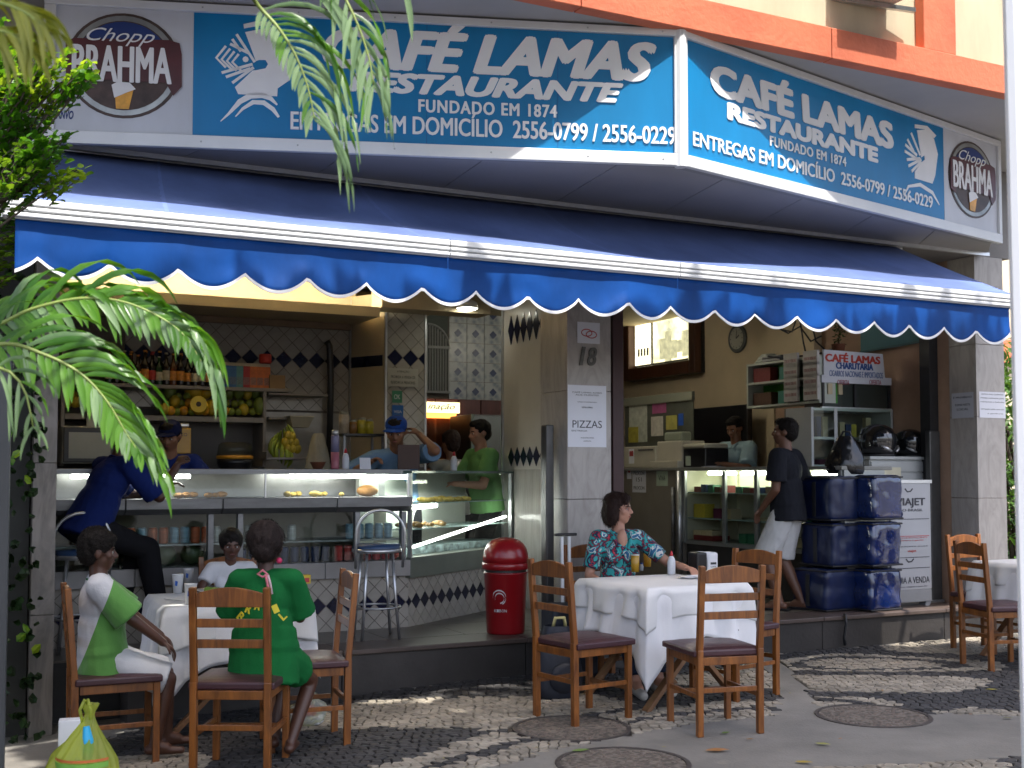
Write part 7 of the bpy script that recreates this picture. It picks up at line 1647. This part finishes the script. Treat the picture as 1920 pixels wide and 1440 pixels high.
# --- girl in green dress, back to the camera
grn = cloth_mat('dress_green', (.006, .115, .028))
grl, qg = human('girl in a bright green dress seen from behind, sitting sideways on the front chair', (-1.265, 6.03, gz(-1.3)), fm_(-.12, 1), 1.40, .55, lean=8, head=(-6, -6, 0), hands=[(-.15, .36, .74), (.13, .36, .74)], poleh=[(-.35, -.4, -1), (.35, -.4, -1)], feet=[(.04, .20, .10), (.13, .10, .09)], polef=[(.5, 1, .2), (.6, 1, .2)], skin=skin_d, shirt=dict(mat=grn, sleeve=.85, g=.022, hem=-.10, loose=1.22, skirt=.6, wide=1.5), hair='updo', hairm=M('hair_reddish', (.013, .005, .0035), .8, .3, 30, bump=.6, bscale=60), vox=.0065, sex='f', kid=1.2)
S_, U_, X_, Y_ = qg['S'], qg['U'], qg['X'], qg['Yf']; Nk_ = qg['Nk']
pk_ = M('ribbon_pink', (.55, .16, .2), .6, .1, 8)
back = lambda x, u: S_ + X_ * x - U_ * u - Y_ * (.115 - .2 * abs(x) ** 1.5 * 2 + (.01 if u > .1 else 0))
part('ribbon', MB().tube([back(.01, -.01), back(.02, .04), back(.03, .08), back(.035, .12)], .007, 6), pk_, grl, smooth=True); part('ribbon', MB().tube([back(.022, -.005), back(.035, .04), back(.044, .09)], .006, 6), M('ribbon_pale', (.6, .45, .48), .6, .1, 8), grl, smooth=True)
part('ribbon_bow', MB().tube([back(-.03, -.012), back(-.005, -.03), back(.02, -.01), back(-.005, .004)], .007, 6, closed=True), pk_, grl, smooth=True)
part('hair_tie', MB().sph(qg['hl'](.045, -.02, -.045), .016, 8, 6), M('hair_tie', (.6, .03, .12), .5, .1, 5), grl, smooth=True)
yel = M('print_yellow', (.6, .5, .02), .6, .1, 5)
for k, (ch, x, u, rt) in enumerate(zip('BRASIL', (-.105, -.065, -.022, .022, .065, .10), (.20, .165, .15, .15, .165, .20), (40, 22, 8, -8, -22, -40))):
    me = text_mesh(ch, -.015, .015, -.02, .02, bold=.002); me.materials.clear(); me.materials.append(yel)
    p_ = back(x, u) - Y_ * (.05 - .2 * abs(x)); o = link('lettering', me, grl, loc=p_); o.rotation_euler = (R(-10), R(-rt * -1), math.atan2(X_.y, X_.x) + x * 4.5)
# --- girl in white opposite
g3, q3 = human('small girl in a white top sitting behind the children table', (-1.90, 7.93, gz(-1.9)), fm_(.30, -.95), 1.26, .545, lean=14, head=(4, -10, 0), hands=[(-.12, .34, .74), (.10, .34, .74)], poleh=[(-1, -.2, -.8), (1, -.2, -.8)], feet=[(-.07, .34, .12), (.07, .34, .12)], skin=skin_d, shirt=dict(mat=cloth_mat('top_white', (.6, .6, .62)), sleeve=.55, g=.012), pants=dict(mat=cloth_mat('shorts_pink', (.3, .12, .15)), len=.9), hair='afro', vox=.009, sex='f', kid=1.12)
part('hair_band', MB().tube([q3['hl'](.047 * math.cos(a), -.005, .01 + .056 * math.sin(a)) for a in [math.pi * i / 10 for i in range(11)]], .004, 6), white_metal, g3, smooth=True)
# --- man in blue t shirt on the bar stool
bt = cloth_mat('tshirt_navy', (.006, .016, .10)); blk_p = cloth_mat('trousers_black', (.008, .008, .010))
m4, q4 = human('man in a royal blue t shirt leaning on the bar counter at the far left', (-2.83, 7.80, FZ), fm_(.66, .75), 1.72, .80, lean=28, head=(-18, -4, 0), hands=[(-.05, .62, 1.08), (.20, .56, 1.22)], poleh=[(-.3, .1, -1), (.15, .1, -1)], feet=[(-.1, .36, .26), (.16, .46, .24)], skin=skin_d, shirt=dict(mat=bt, sleeve=.9, g=.018, hem=-.04, loose=1.1, wide=1.3), pants=dict(mat=blk_p, len=1.9, g=.016), hair='short', vox=.009, shoes=blackm, curl=[.5, .9])
stool('chrome bar stool under the man in the blue t shirt', (-2.84, 7.78, FZ), R(200))
# --- attendant
def capmesh(e, q, mat, lab='cap'):
    hl = q['hl']; RM = q['RM']; s = q['q']; m_ = MB(); m_.sph(hl(0, -.008, .030), (.053 * s, .061 * s, .045 * s), 18, 10, Rm=RM); part('cap', m_, mat, e, smooth=True)
    m_ = MB(); pts = []
    for j in range(4):
        for i in range(9): a = R(42 + 96 * i / 8); r_ = .046 + .012 * j; pts.append(hl(r_ * math.cos(a) * .9, r_ * math.sin(a) + .01, .034 - .002 * j - .006 * abs(math.cos(a))))
    m_.add(pts, [(j * 9 + i, j * 9 + i + 1, (j + 1) * 9 + i + 1, (j + 1) * 9 + i) for j in range(3) for i in range(8)]); o = part('cap_brim', m_, mat, e, smooth=True); o.modifiers.new('s', 'SOLIDIFY').thickness = .003
p = atp(322, 9.15, FZ)
m5, q5 = human('bar attendant in a navy cap behind the counter partly hidden by a palm', (p.x - .06, 9.25, FZ), fm_(.35, -.94), 1.66, lean=20, head=(-25, -22, 0), hands=[(-.10, .38, 1.12), (.30, .42, 1.10)], poleh=[(-1, -.3, -.5), (1, -.3, -.4)], skin=skin_m, shirt=dict(mat=cloth_mat('shirt_royal', (.015, .03, .16)), sleeve=.7, g=.016), pants=dict(mat=blk_p), hair='short', vox=.01, legs=True, shoes=blackm)
capmesh(m5, q5, cloth_mat('cap_navy', (.01, .015, .06)))
# --- cap man
p = atp(752, 9.95, FZ)
m6, q6 = human('man in a blue cap and light blue t shirt propping his head at the counter', (p.x - .02, 10.05, FZ), fm_(.18, -.98), 1.76, lean=26, side=5, head=(-14, -22, 0), hands=[(-.13, .30, 1.50), (.28, .36, 1.26)], poleh=[(-.5, .5, -1), (1, .0, -.6)], skin=skin_l if False else skin_m, shirt=dict(mat=cloth_mat('tshirt_lightblue', (.16, .27, .42)), sleeve=.8, g=.018, wide=1.2), pants=dict(mat=blk_p), hair='short', vox=.01, shoes=blackm, curl=[.4, .8])
capmesh(m6, q6, cloth_mat('cap_blue', (.015, .06, .28), var=.3))
mn = thing('menu_folder', 'brown menu folder standing before the man in the blue cap', 'menu', atp(766, 9.62, 1.475), R(10)); part('cover', MB().bb(-.09, .09, -.006, 0, 0, .2), M('menu_brown', (.07, .028, .018), .5, .2, 5), mn, bev=.002); part('pages', MB().bb(-.085, .085, .001, .004, .004, .195), paper, mn)
# --- customer with back turned and man in green
p = atp(852, 11.1, FZ)
m7, q7 = human('dark haired customer in a grey top with their back turned inside the dining room', (p.x, 11.1, FZ), fm_(-.5, .86), 1.62, lean=8, head=(10, 0, 0), hands=[(-.25, .3, 1.1), (.2, .35, 1.15)], skin=skin_m, shirt=dict(mat=cloth_mat('top_grey', (.10, .11, .15)), sleeve=.3, g=.012), pants=dict(mat=blk_p), hair='thick', hairm=hair_br, vox=.011, shoes=blackm, sex='f')
p = atp(915, 10.75, FZ)
m8, q8 = human('man in a mint green t shirt standing behind the pastry case, face turned left', (p.x, 10.75, FZ), fm_(-.88, -.47), 1.72, lean=8, head=(0, -8, 0), hands=[(-.12, .40, 1.08), (.12, .42, 1.12)], poleh=[(-.5, -.4, -1), (.6, -.4, -1)], skin=skin_l, shirt=dict(mat=cloth_mat('tshirt_green', (.13, .30, .10)), sleeve=.75, g=.022, loose=1.1), pants=dict(mat=blk_p), hair='short', vox=.01, shoes=blackm, belly=1.2)
# --- cashier
p = W(4.0, -2.52, FZ)
m9, q9 = human('cashier in a light blue short sleeved shirt looking down behind the cigarette counter', (p.x, p.y, FZ + .15), fm_(-.80, -.60), 1.68, lean=12, head=(4, -24, 0), hands=[(-.10, .42, 1.12), (.14, .40, 1.12)], poleh=[(-1, -.5, -.6), (1, -.5, -.6)], skin=skin_m, shirt=dict(mat=cloth_mat('shirt_pale_blue', (.30, .42, .46)), sleeve=.9, g=.022, loose=1.08, wide=1.3), pants=dict(mat=blk_p), hair='short', vox=.01, shoes=blackm)
S_, U_, X_, Y_ = q9['S'], q9['U'], q9['X'], q9['Yf']
for sx in (-1, 1): part('collar_wing', MB().bar(S_ + X_ * sx * .055 + Y_ * .03 + U_ * .045, S_ + X_ * sx * .02 + Y_ * .10 - U_ * .0, .04, .008), MATS['shirt_pale_blue'], m9, bev=.003)
solo('duckboard', MB().bb(-.4, .4, -.4, .4, 0, .145), wood_dk, 'wooden platform the cashier stands on', 'platform', (p.x, p.y, FZ), TH, bev=.004)
# --- standing man
m10, q10 = human('man in a black t shirt and long white shorts standing at the cigarette counter', (atp(1478, 10.12, 0).x, 10.14, FZ), fm_(-.82, .57), 1.70, lean=2, head=(16, 3, 0), hands=[(-.10, .20, .86), (.17, .12, .90)], poleh=[(-.6, -1, 0), (.8, -1, 0)], feet=[(-.09, .05, .07), (.10, -.08, .07)], skin=M('skin_brown', (.13, .058, .034), .5, .08, 6), shirt=dict(mat=cloth_mat('tshirt_black', (.012, .013, .018)), sleeve=.75, g=.022, hem=-.05, wide=1.2, loose=1.08), pants=dict(mat=cloth_mat('shorts_long_white', (.52, .52, .52)), len=1.0, g=.014, wide=3.2), hair='short', vox=.008, shoes=None)
for i in (0, 1):
    a = q10['an'][i]; part('flip_flop', MB().box((a.x, a.y + .04, .012), (.09, .26, .02)), blackm, m10, bev=.008)
# ================================================================ PLANTS
palm_l = leafmat('palm_leaf', (.03, .12, .006), (.11, .28, .02), .38, .45, 3)
palm_d = leafmat('palm_leaf_silver', (.05, .12, .035), (.20, .31, .14), .35, .3, 3)
palm_y = leafmat('palm_leaf_yellow', (.16, .19, .02), (.34, .36, .06), .5, .5, 3)
rach = M('palm_rib', (.20, .26, .06), .45, .2, 9)
rp_ = random.Random(21)
def leaflet(root, p, d, L, w, droop, mat, tw, down=Vector((0, 0, -1))):
    n = 9; pts = [Vector(p)]; d = Vector(d).normalized(); ds = [d.copy()]
    for k in range(n): d = (d + down * droop / n * (1 + k * .25)).normalized(); pts.append(pts[-1] + d * L / n); ds.append(d.copy())
    vs = []; fs = []; ref = Vector(tw).normalized()
    for k, (q, dd) in enumerate(zip(pts, ds)):
        f = k / n; ww = w * .5 * min(1, .35 + f * 3.2) * (1 - max(0, (f - .45) / .55) ** 1.6) + .0004
        sdv = (ref - dd * ref.dot(dd)).normalized(); nn_ = dd.cross(sdv); vs += [q + sdv * ww + nn_ * ww * .35, q, q - sdv * ww + nn_ * ww * .35]
    for k in range(n): a = k * 3; fs += [(a, a + 1, a + 4, a + 3), (a + 1, a + 2, a + 5, a + 4)]
    o0 = pts[0]; vs = [v - o0 for v in vs]
    part('leaflet', MB().add(vs, fs), mat, root, smooth=True, loc=o0)
def catmull(P, n):
    out = []
    for i in range(n + 1):
        t = i / n * (len(P) - 1); k = min(int(t), len(P) - 2); f = t - k; p0, p1, p2, p3 = P[max(k - 1, 0)], P[k], P[k + 1], P[min(k + 2, len(P) - 1)]
        out.append(.5 * ((2 * p1) + (p2 - p0) * f + (2 * p0 - 5 * p1 + 4 * p2 - p3) * f * f + (3 * p1 - p0 - 3 * p2 + p3) * f ** 3))
    return out
def frond(root, P, n, Lf, w, ang, droop, mat, sides=(1, -1), up=Vector((0, -.55, .83)), r0=.008, start=.0):
    """P world points of the rib; leaflets leave at ang degrees on each side in the frond's own plane"""
    C_ = catmull([Vector(p) for p in P], n); fr_ = part('frond_rib', MB().tube(C_, [r0 * (1 - .8 * i / n) for i in range(n + 1)], 6), rach, root, smooth=True)
    for i in range(1, n + 1):
        f = i / n
        if f < start: continue
        T = (C_[min(i + 1, n)] - C_[i - 1]).normalized(); u = (up - T * up.dot(T)).normalized(); sd_ = T.cross(u)
        for s in sides:
            a = R(ang[0] + (ang[1] - ang[0]) * f + rp_.gauss(0, 6)); L = Lf(f, s) * rp_.uniform(.78, 1.10)
            if L < .02 or rp_.random() < .06: continue
            d = T * math.cos(a) + sd_ * s * math.sin(a) + u * (.10 + rp_.uniform(-.08, .08)); leaflet(fr_ if False else root, C_[i], d, L, w * (.75 + .35 * math.sin(f * 2.6)), droop(f, s) * rp_.uniform(.75, 1.3), mat if rp_.random() < .72 else palm_d if mat is palm_l else palm_l if mat is palm_d else mat, T)
pm1 = thing('palm', 'bright green palm whose arching fronds hang over the left side of the bar', 'palm', (-1.95, 3.15, gz(-1.95)), 0)
root_ = pm1.location.copy()
class Loc:                                           # children of the palm use world coordinates minus its root
    pass
def shifted(P): return [Vector(p) - root_ for p in P]
YA = 3.25
crown = Vector((-2.05, 3.25, 1.45))
A = [crown, ond(-150, 660, YA), ond(-10, 612, YA), ond(60, 580, YA), ond(150, 560, YA), ond(230, 566, YA), ond(300, 595, YA), ond(348, 632, YA), ond(378, 680, YA)]
frond(pm1, shifted(A), 46, lambda f, s: (.27 * math.sin(min(1, f * 1.0 + .1) * 2.45) + .05) if s < 0 else .10 * math.sin(min(1, f * 1.1) * 2.9) + .03, .019, (64, 26), lambda f, s: 1.7 if s < 0 else .5, palm_l, sides=(1, -1), up=Vector((0, -.95, .25)), start=.2)
YB = 3.15
B = [crown, ond(-140, 690, YB), ond(0, 646, YB), ond(80, 664, YB), ond(150, 700, YB), ond(200, 752, YB), ond(238, 815, YB), ond(262, 850, YB)]
frond(pm1, shifted(B), 36, lambda f, s: (.29 * math.sin(min(1, f * 1.0 + .12) * 2.6) + .04) if s < 0 else .10 * math.sin(min(1, f * 1.1) * 2.9) + .03, .0175, (64, 26), lambda f, s: .9 if s < 0 else .4, palm_l, sides=(1, -1), up=Vector((0, -.95, .25)), start=.2)
D_ = [crown, ond(-130, 760, 3.0), ond(-20, 690, 3.0), ond(40, 720, 3.0), ond(62, 800, 3.0)]
frond(pm1, shifted(D_), 11, lambda f, s: .16 * math.sin(min(1, f + .1) * 2.7) + .02, .009, (60, 40), lambda f, s: 1.2, palm_d, up=Vector((0, -.9, .2)), start=.5)
part('trunk', MB().tube(shifted([(-2.1, 3.2, gz(-2) - .05), (-2.08, 3.2, .6), (-2.05, 3.24, 1.1), crown]), [.09, .075, .06, .05], 12), M('palm_trunk', (.12, .10, .06), .8, .3, 9, bump=.5), pm1, smooth=True)
pm2 = thing('palm', 'taller palm with a silvery green frond drooping in front of the signboard', 'palm', (-1.35, 1.55, gz(-1.35)), 0)
root_ = pm2.location.copy(); YC = 3.05; crown2 = Vector((-1.3, 1.7, 3.05))
Cc = [crown2, Vector((-1.0, 2.4, 3.15)), ond(440, -60, 2.95), ond(480, 5, YC), ond(520, 50, YC), ond(552, 100, YC), ond(576, 160, YC), ond(590, 225, YC)]
frond(pm2, shifted(Cc), 34, lambda f, s: (.44 - .14 * f) if s < 0 else .07, .0115, (95, 42), lambda f, s: 1.75 if s < 0 else 1.2, palm_d, sides=(1, -1), up=Vector((.1, -.95, .1)), start=.45)
frond(pm2, shifted([crown2, Vector((-1.1, 2.3, 3.2)), ond(420, -190, 2.9), ond(560, -110, 2.95), ond(630, -30, YC), ond(668, 40, YC), ond(692, 110, YC), ond(700, 160, YC)]), 22, lambda f, s: (.30 - .1 * f) if s < 0 else .16, .011, (70, 30), lambda f, s: 1.5, palm_d, up=Vector((.1, -.95, .1)), start=.5)
for (a, b, L) in (((755, -30), (785, 45), .16), ((575, -30), (700, 60), .40), ((600, -20), (730, 90), .36)):
    p_, q_ = ond(*a, YC), ond(*b, YC); leaflet(pm2, p_ - root_, q_ - p_, L, .016, 1.3, palm_d, Vector((1, 0, .4)))
part('trunk', MB().tube(shifted([(-1.35, 1.5, gz(-1.35) - .05), (-1.33, 1.55, 1.2), (-1.3, 1.62, 2.3), crown2]), [.10, .08, .07, .06], 12), MATS['palm_trunk'], pm2, smooth=True)
pm3 = thing('palm', 'blurred yellow green palm frond in the top left corner', 'palm', (-1.85, 2.0, gz(-1.85)), 0)
root_ = pm3.location.copy(); crown3 = Vector((-1.7, 2.1, 2.35))
frond(pm3, shifted([crown3, Vector((-1.35, 2.1, 2.5)), ond(-190, -60, 2.1), ond(-60, -10, 2.1), ond(30, 15, 2.1), ond(75, 45, 2.1)]), 26, lambda f, s: .17 * math.sin(min(1, f + .1) * 2.7) + .02, .010, (55, 25), lambda f, s: 1.1, palm_y, up=Vector((0, -.7, .5)), start=.3)
frond(pm3, shifted([crown3, Vector((-1.3, 2.1, 2.4)), ond(-170, 40, 2.1), ond(-60, 60, 2.1), ond(10, 60, 2.1), ond(50, 90, 2.1)]), 24, lambda f, s: .15 * math.sin(min(1, f + .1) * 2.7) + .02, .009, (50, 25), lambda f, s: 1.2, palm_y, up=Vector((0, -.7, .5)), start=.3)
part('trunk', MB().tube(shifted([(-1.85, 2.0, gz(-1.85) - .05), (-1.8, 2.05, 1.3), crown3]), [.08, .06, .05], 10), MATS['palm_trunk'], pm3, smooth=True)
# shrub with small bright leaves
sh_l = leafmat('shrub_leaf', (.06, .20, .01), (.36, .52, .03), .4, .5, 2.5)
sb = thing('shrub', 'tall shrub with small bright yellow green leaves before the sign', 'shrub', (-2.65, 4.7, gz(-2.65)), 0)
m_ = MB(); m_.add([(0, 0, 0), (-.35, .30, .06), (-.30, .70, .05), (0, 1, -.08), (.30, .70, .05), (.35, .30, .06), (0, .5, -.02)], [(0, 6, 1), (1, 6, 2), (2, 6, 3), (3, 6, 4), (4, 6, 5), (5, 6, 0)]); lme = m_.mesh('leaf', sh_l)
LV = [Vector(v) for v in m_.v]; LFc = m_.f; stuff = MB(); cnt = 0; twigs = MB()
rq = random.Random(5)
cl = [(150, 130, 26), (120, 150, 34), (85, 140, 40), (50, 120, 40), (20, 100, 44), (70, 180, 34), (20, 170, 44), (20, 60, 40), (95, 118, 26), (168, 142, 14), (40, 215, 26), (95, 265, 30), (120, 262, 20), (60, 290, 40), (20, 260, 44), (110, 300, 30), (145, 318, 18), (25, 330, 40), (60, 330, 30), (10, 400, 30), (20, 440, 30), (5, 480, 26), (15, 520, 20), (30, 140, 40), (60, 150, 40), (10, 130, 40), (50, 240, 34), (20, 300, 44), (40, 340, 30), (75, 300, 28), (-40, 150, 60), (-40, 260, 60), (-60, 380, 60)]
org = sb.location.copy(); base = Vector((-2.65, 4.7, 2.0))
for (u, v, r_) in cl:
    c = ond(u, v, 4.75 + rq.uniform(-.12, .12)) if v < 345 else ond(u, v, 6.3); k = r_ / 462
    for j in range(7):
        e_ = c + Vector((rq.gauss(0, k * .5), rq.gauss(0, k), rq.gauss(0, k * .5))); s_ = e_ + (base - e_).normalized() * .16 + Vector((0, 0, rq.uniform(-.03, .02)))
        twigs.tube([s_ - org, (s_ + e_) / 2 - org + Vector((0, 0, .012)), e_ - org], [.003, .0025, .0015], 4)
        d = (e_ - s_).normalized()
        for q in range(11):
            p_ = s_ + (e_ - s_) * (q / 10) + Vector((rq.gauss(0, .006),) * 3); sd2 = d.cross(Vector((0, 0, 1))).normalized() * (1 if q % 2 else -1); dr_ = (d * .5 + sd2 * rq.uniform(.3, 1) + Vector((0, 0, rq.uniform(-.3, .3)))).normalized()
            nrm = Vector((rq.gauss(0, .4), rq.gauss(-.2, .4), 1)).normalized(); x_ = dr_.cross(nrm).normalized(); z_ = x_.cross(dr_); S = rq.uniform(.030, .052); MT = Matrix((x_, dr_, z_)).transposed()
            if cnt < 290 and u > 40:
                o = link('leaf', lme, sb, loc=p_ - org); o.rotation_euler = MT.to_euler(); o.scale = (S, S, S); cnt += 1
            else: stuff.add([MT @ (l * S) + p_ - org for l in LV], LFc)
    twigs.tube([base - org, (base + c) / 2 - org + Vector((rq.gauss(0, .04), 0, rq.gauss(0, .04))), c - org], [.008, .006, .003], 5)
part('leaves', stuff, sh_l, sb, kind='stuff'); part('twigs', twigs, M('twig', (.06, .045, .03), .8, .3, 20), sb, kind='stuff')
part('stem', MB().tube([(-.0, 0, -.1), (.02, 0, .8), base - org], [.03, .025, .012], 8), M('twig', (.06, .045, .03)), sb, smooth=True)
# kiosk panel, dark hedge and wall plants at the left edge
kp = thing('kiosk', 'dark grey metal kiosk side at the left picture edge', 'kiosk', (-1.965, 4.5, gz(-1.9)), R(24))
part('side_panel', MB().bb(-1.0, .04, 0, .9, -.1, 1.98), M('kiosk_grey', (.045, .048, .052), .4, .15, 2, bump=.05), kp, bev=.015)
part('roof_lip', MB().bb(-1.03, .06, -.03, .93, 1.981, 2.03), M('kiosk_grey', (.045, .048, .052)), kp, bev=.01)
wl_ = thing('climbing_plant', 'dark climbing plant with a few light leaves on the wall left of the bar', 'plant', W(-3.5, .02, gz(-3)), TH)
m_ = MB(); rq = random.Random(9)
for i in range(900):
    x, z = rq.uniform(-1.2, .38), rq.uniform(0, 2.9); S = rq.uniform(.04, .08); a = rq.uniform(0, 6.28); MT = Matrix.Rotation(a, 3, 'Y') @ Matrix.Rotation(rq.uniform(-1, 1), 3, 'X'); m_.add([MT @ Vector((l.x * S, l.z * S - .02, l.y * S)) + Vector((x, -rq.uniform(.02, .16), z)) for l in LV], LFc)
part('leaves', m_, leafmat('ivy_dark', (.008, .02, .006), (.02, .05, .012), .5, .2, 4), wl_, kind='stuff')
for i in range(16):
    o = link('leaf', lme, wl_, loc=(rq.uniform(.0, .34), -.24, .42 + .25 * rq.random() if i < 9 else 1.5 + .3 * rq.random())); o.scale = (.07, .07, .07); o.rotation_euler = (rq.uniform(.8, 2), rq.uniform(-1, 1), rq.uniform(0, 6))
part('stem', MB().tube([(0, -.02, 0), (.1, -.05, 1.2), (0, -.03, 2.6)], .012, 6), MATS['twig'], wl_)
# right side: plants beyond the pillar, neighbour building
pr = thing('shrub', 'dark green fern like shrub beyond the right marble pillar', 'shrub', W(5.75, -.5, 0), 0); rq = random.Random(13); m_ = MB()
for i in range(1500):
    c = Vector((rq.gauss(0, .28), rq.gauss(0, .3), rq.uniform(.1, 2.75))); S = rq.uniform(.07, .15); MT = Matrix.Rotation(rq.uniform(0, 6.28), 3, 'Z') @ Matrix.Rotation(rq.uniform(-1.2, .8), 3, 'X'); m_.add([MT @ Vector((l.x * S * .5, l.y * S, l.z * S)) + c for l in LV], LFc)
part('leaves', m_, leafmat('fern_leaf', (.015, .06, .008), (.10, .22, .03), .45, .35, 3), pr, kind='stuff')
for k in range(5): part('stem', MB().tube([(0, 0, 0), (rq.gauss(0, .1), rq.gauss(0, .1), 1.2), (rq.gauss(0, .3), rq.gauss(0, .2), 2.4)], [.03, .02, .01], 6), MATS['twig'], pr)
hd = thing('hedge', 'dark hedge in the street gap behind the white post', 'hedge', W(7.4, -2.5, 0), TH); m_ = MB()
for i in range(2600):
    c = Vector((rq.uniform(-1.7, 1.7), rq.gauss(0, .35), rq.uniform(0, 2.7))); S = rq.uniform(.10, .2); MT = Matrix.Rotation(rq.uniform(0, 6.28), 3, 'Z') @ Matrix.Rotation(rq.uniform(-1.2, .8), 3, 'X'); m_.add([MT @ (l * S) + c for l in LV], LFc)
part('leaves', m_, MATS['fern_leaf'], hd, kind='stuff'); part('trunk', MB().cyl((0, 0, 0), (0, 0, 2.2), .08, .04, 8), MATS['twig'], hd)
nb = thing('building', 'cream neighbour building with orange bands seen in the gap at the right', 'building', (13.0, 24, 0), R(20))
part('wall', MB().bb(-4, 8, 0, 8, 0, 16), cream, nb)
for z in (3.6, 6.8, 10, 13.2): part('band', MB().bb(-4.02, 8.02, -.12, -.001, z, z + .45), orange, nb)
for zi in range(4):
    for xi in range(6):
        f = part('window', MB().bb(-3.3 + xi * 1.9, -2.2 + xi * 1.9, -.05, -.001, 4.6 + zi * 3.2, 6.1 + zi * 3.2), M('frame_brown', (.12, .08, .05), .5, .2, 4), nb); part('pane', MB().bb(-3.22 + xi * 1.9, -2.28 + xi * 1.9, -.06, -.0505, 4.68 + zi * 3.2, 6.02 + zi * 3.2), M('pane_dark', (.05, .06, .07), .08, .2, 3), f)
# street trees over the pavement (above and beside the camera, they shade the tables)
tree_l = leafmat('tree_leaf', (.02, .07, .008), (.06, .15, .02), .5, .3, 1.5)
def tree(label, s, t, cs, ct, rs, rt, n, seed):
    b = W(s, t, gz(W(s, t).x)); e = thing('street_tree', label, 'tree', b, 0); rg = random.Random(seed); bark = M('bark', (.09, .07, .05), .9, .3, 6, bump=.8)
    C0 = W(cs, ct, 6.6) - b; part('trunk', MB().tube([(0, 0, -.1), Vector((0, 0, 1.8)), C0 * .35 + Vector((0, 0, 1.2)), C0 * .7 + Vector((0, 0, .3))], [.22, .17, .14, .1], 12), bark, e, smooth=True)
    clumps = []
    while len(clumps) < 46:
        a, b2, c2 = rg.uniform(-1, 1), rg.uniform(-1, 1), rg.uniform(-1, 1)
        if a * a + b2 * b2 + c2 * c2 > 1: continue
        clumps.append((cs + a * rs, ct + b2 * rt, 6.7 + c2 * 1.9))
    for k in range(8): q = clumps[k]; part('limb', MB().tube([C0 * .6 + Vector((0, 0, .5)), (C0 * .6 + (W(*q) - b)) / 2 + Vector((0, 0, .3)), W(*q) - b], [.07, .04, .015], 7), bark, e, smooth=True)
    m_ = MB(); LQ = [Vector((0, 0, 0)), Vector((-.35, .5, .05)), Vector((0, 1, -.06)), Vector((.35, .5, .05))]; k = 0
    while k < n:
        q = rg.choice(clumps); ss, tt, zz = q[0] + rg.gauss(0, .5), q[1] + rg.gauss(0, .5), q[2] + rg.gauss(0, .4); k += 1
        lim = .38 + .445 * zz
        if tt < lim and (rg.random() > TREE_EDGE or tt < lim - 1.0): continue
        p_ = W(ss, tt, zz)
        if p_.y > .3 and zz < 1.75 + .44 * p_.y: continue
        if any(((p_ - g_) - sd * (p_ - g_).dot(sd)).length < r_ for g_, r_ in GAPS): continue
        S = rg.uniform(.2, .34); MT = Matrix.Rotation(rg.uniform(0, 6.28), 3, 'Z') @ Matrix.Rotation(rg.uniform(-.9, .9), 3, 'X'); m_.add([MT @ (l * S) + p_ - b for l in LQ], [(0, 1, 2), (0, 2, 3)])
    part('crown', m_, tree_l, e, kind='stuff')
TREE_EDGE = .0
GAPS = [(Vector((-2.5, 4.75, 3.1)), .8), (Vector((-2.3, 4.75, 2.7)), .65), (Vector((-2.0, 4.75, 3.2)), .5), (Vector((-1.15, 3.2, 1.8)), .6), (Vector((-.65, 3.05, 2.4)), .5)] + [(Vector((1.2, 2.6, (.3 * k))), .55) for k in range(14)]  # sun tunnels cut through the unseen crowns to light shrub, palms and post
tree('leafy street tree standing left of the camera with its crown over the left tables', -4.9, 4.6, -2.6, 5.0, 2.9, 2.6, 15000, 2)
tree('leafy street tree standing right of the camera with its crown over the beer table', 5.6, 5.4, 2.6, 5.2, 3.2, 2.6, 17000, 6)
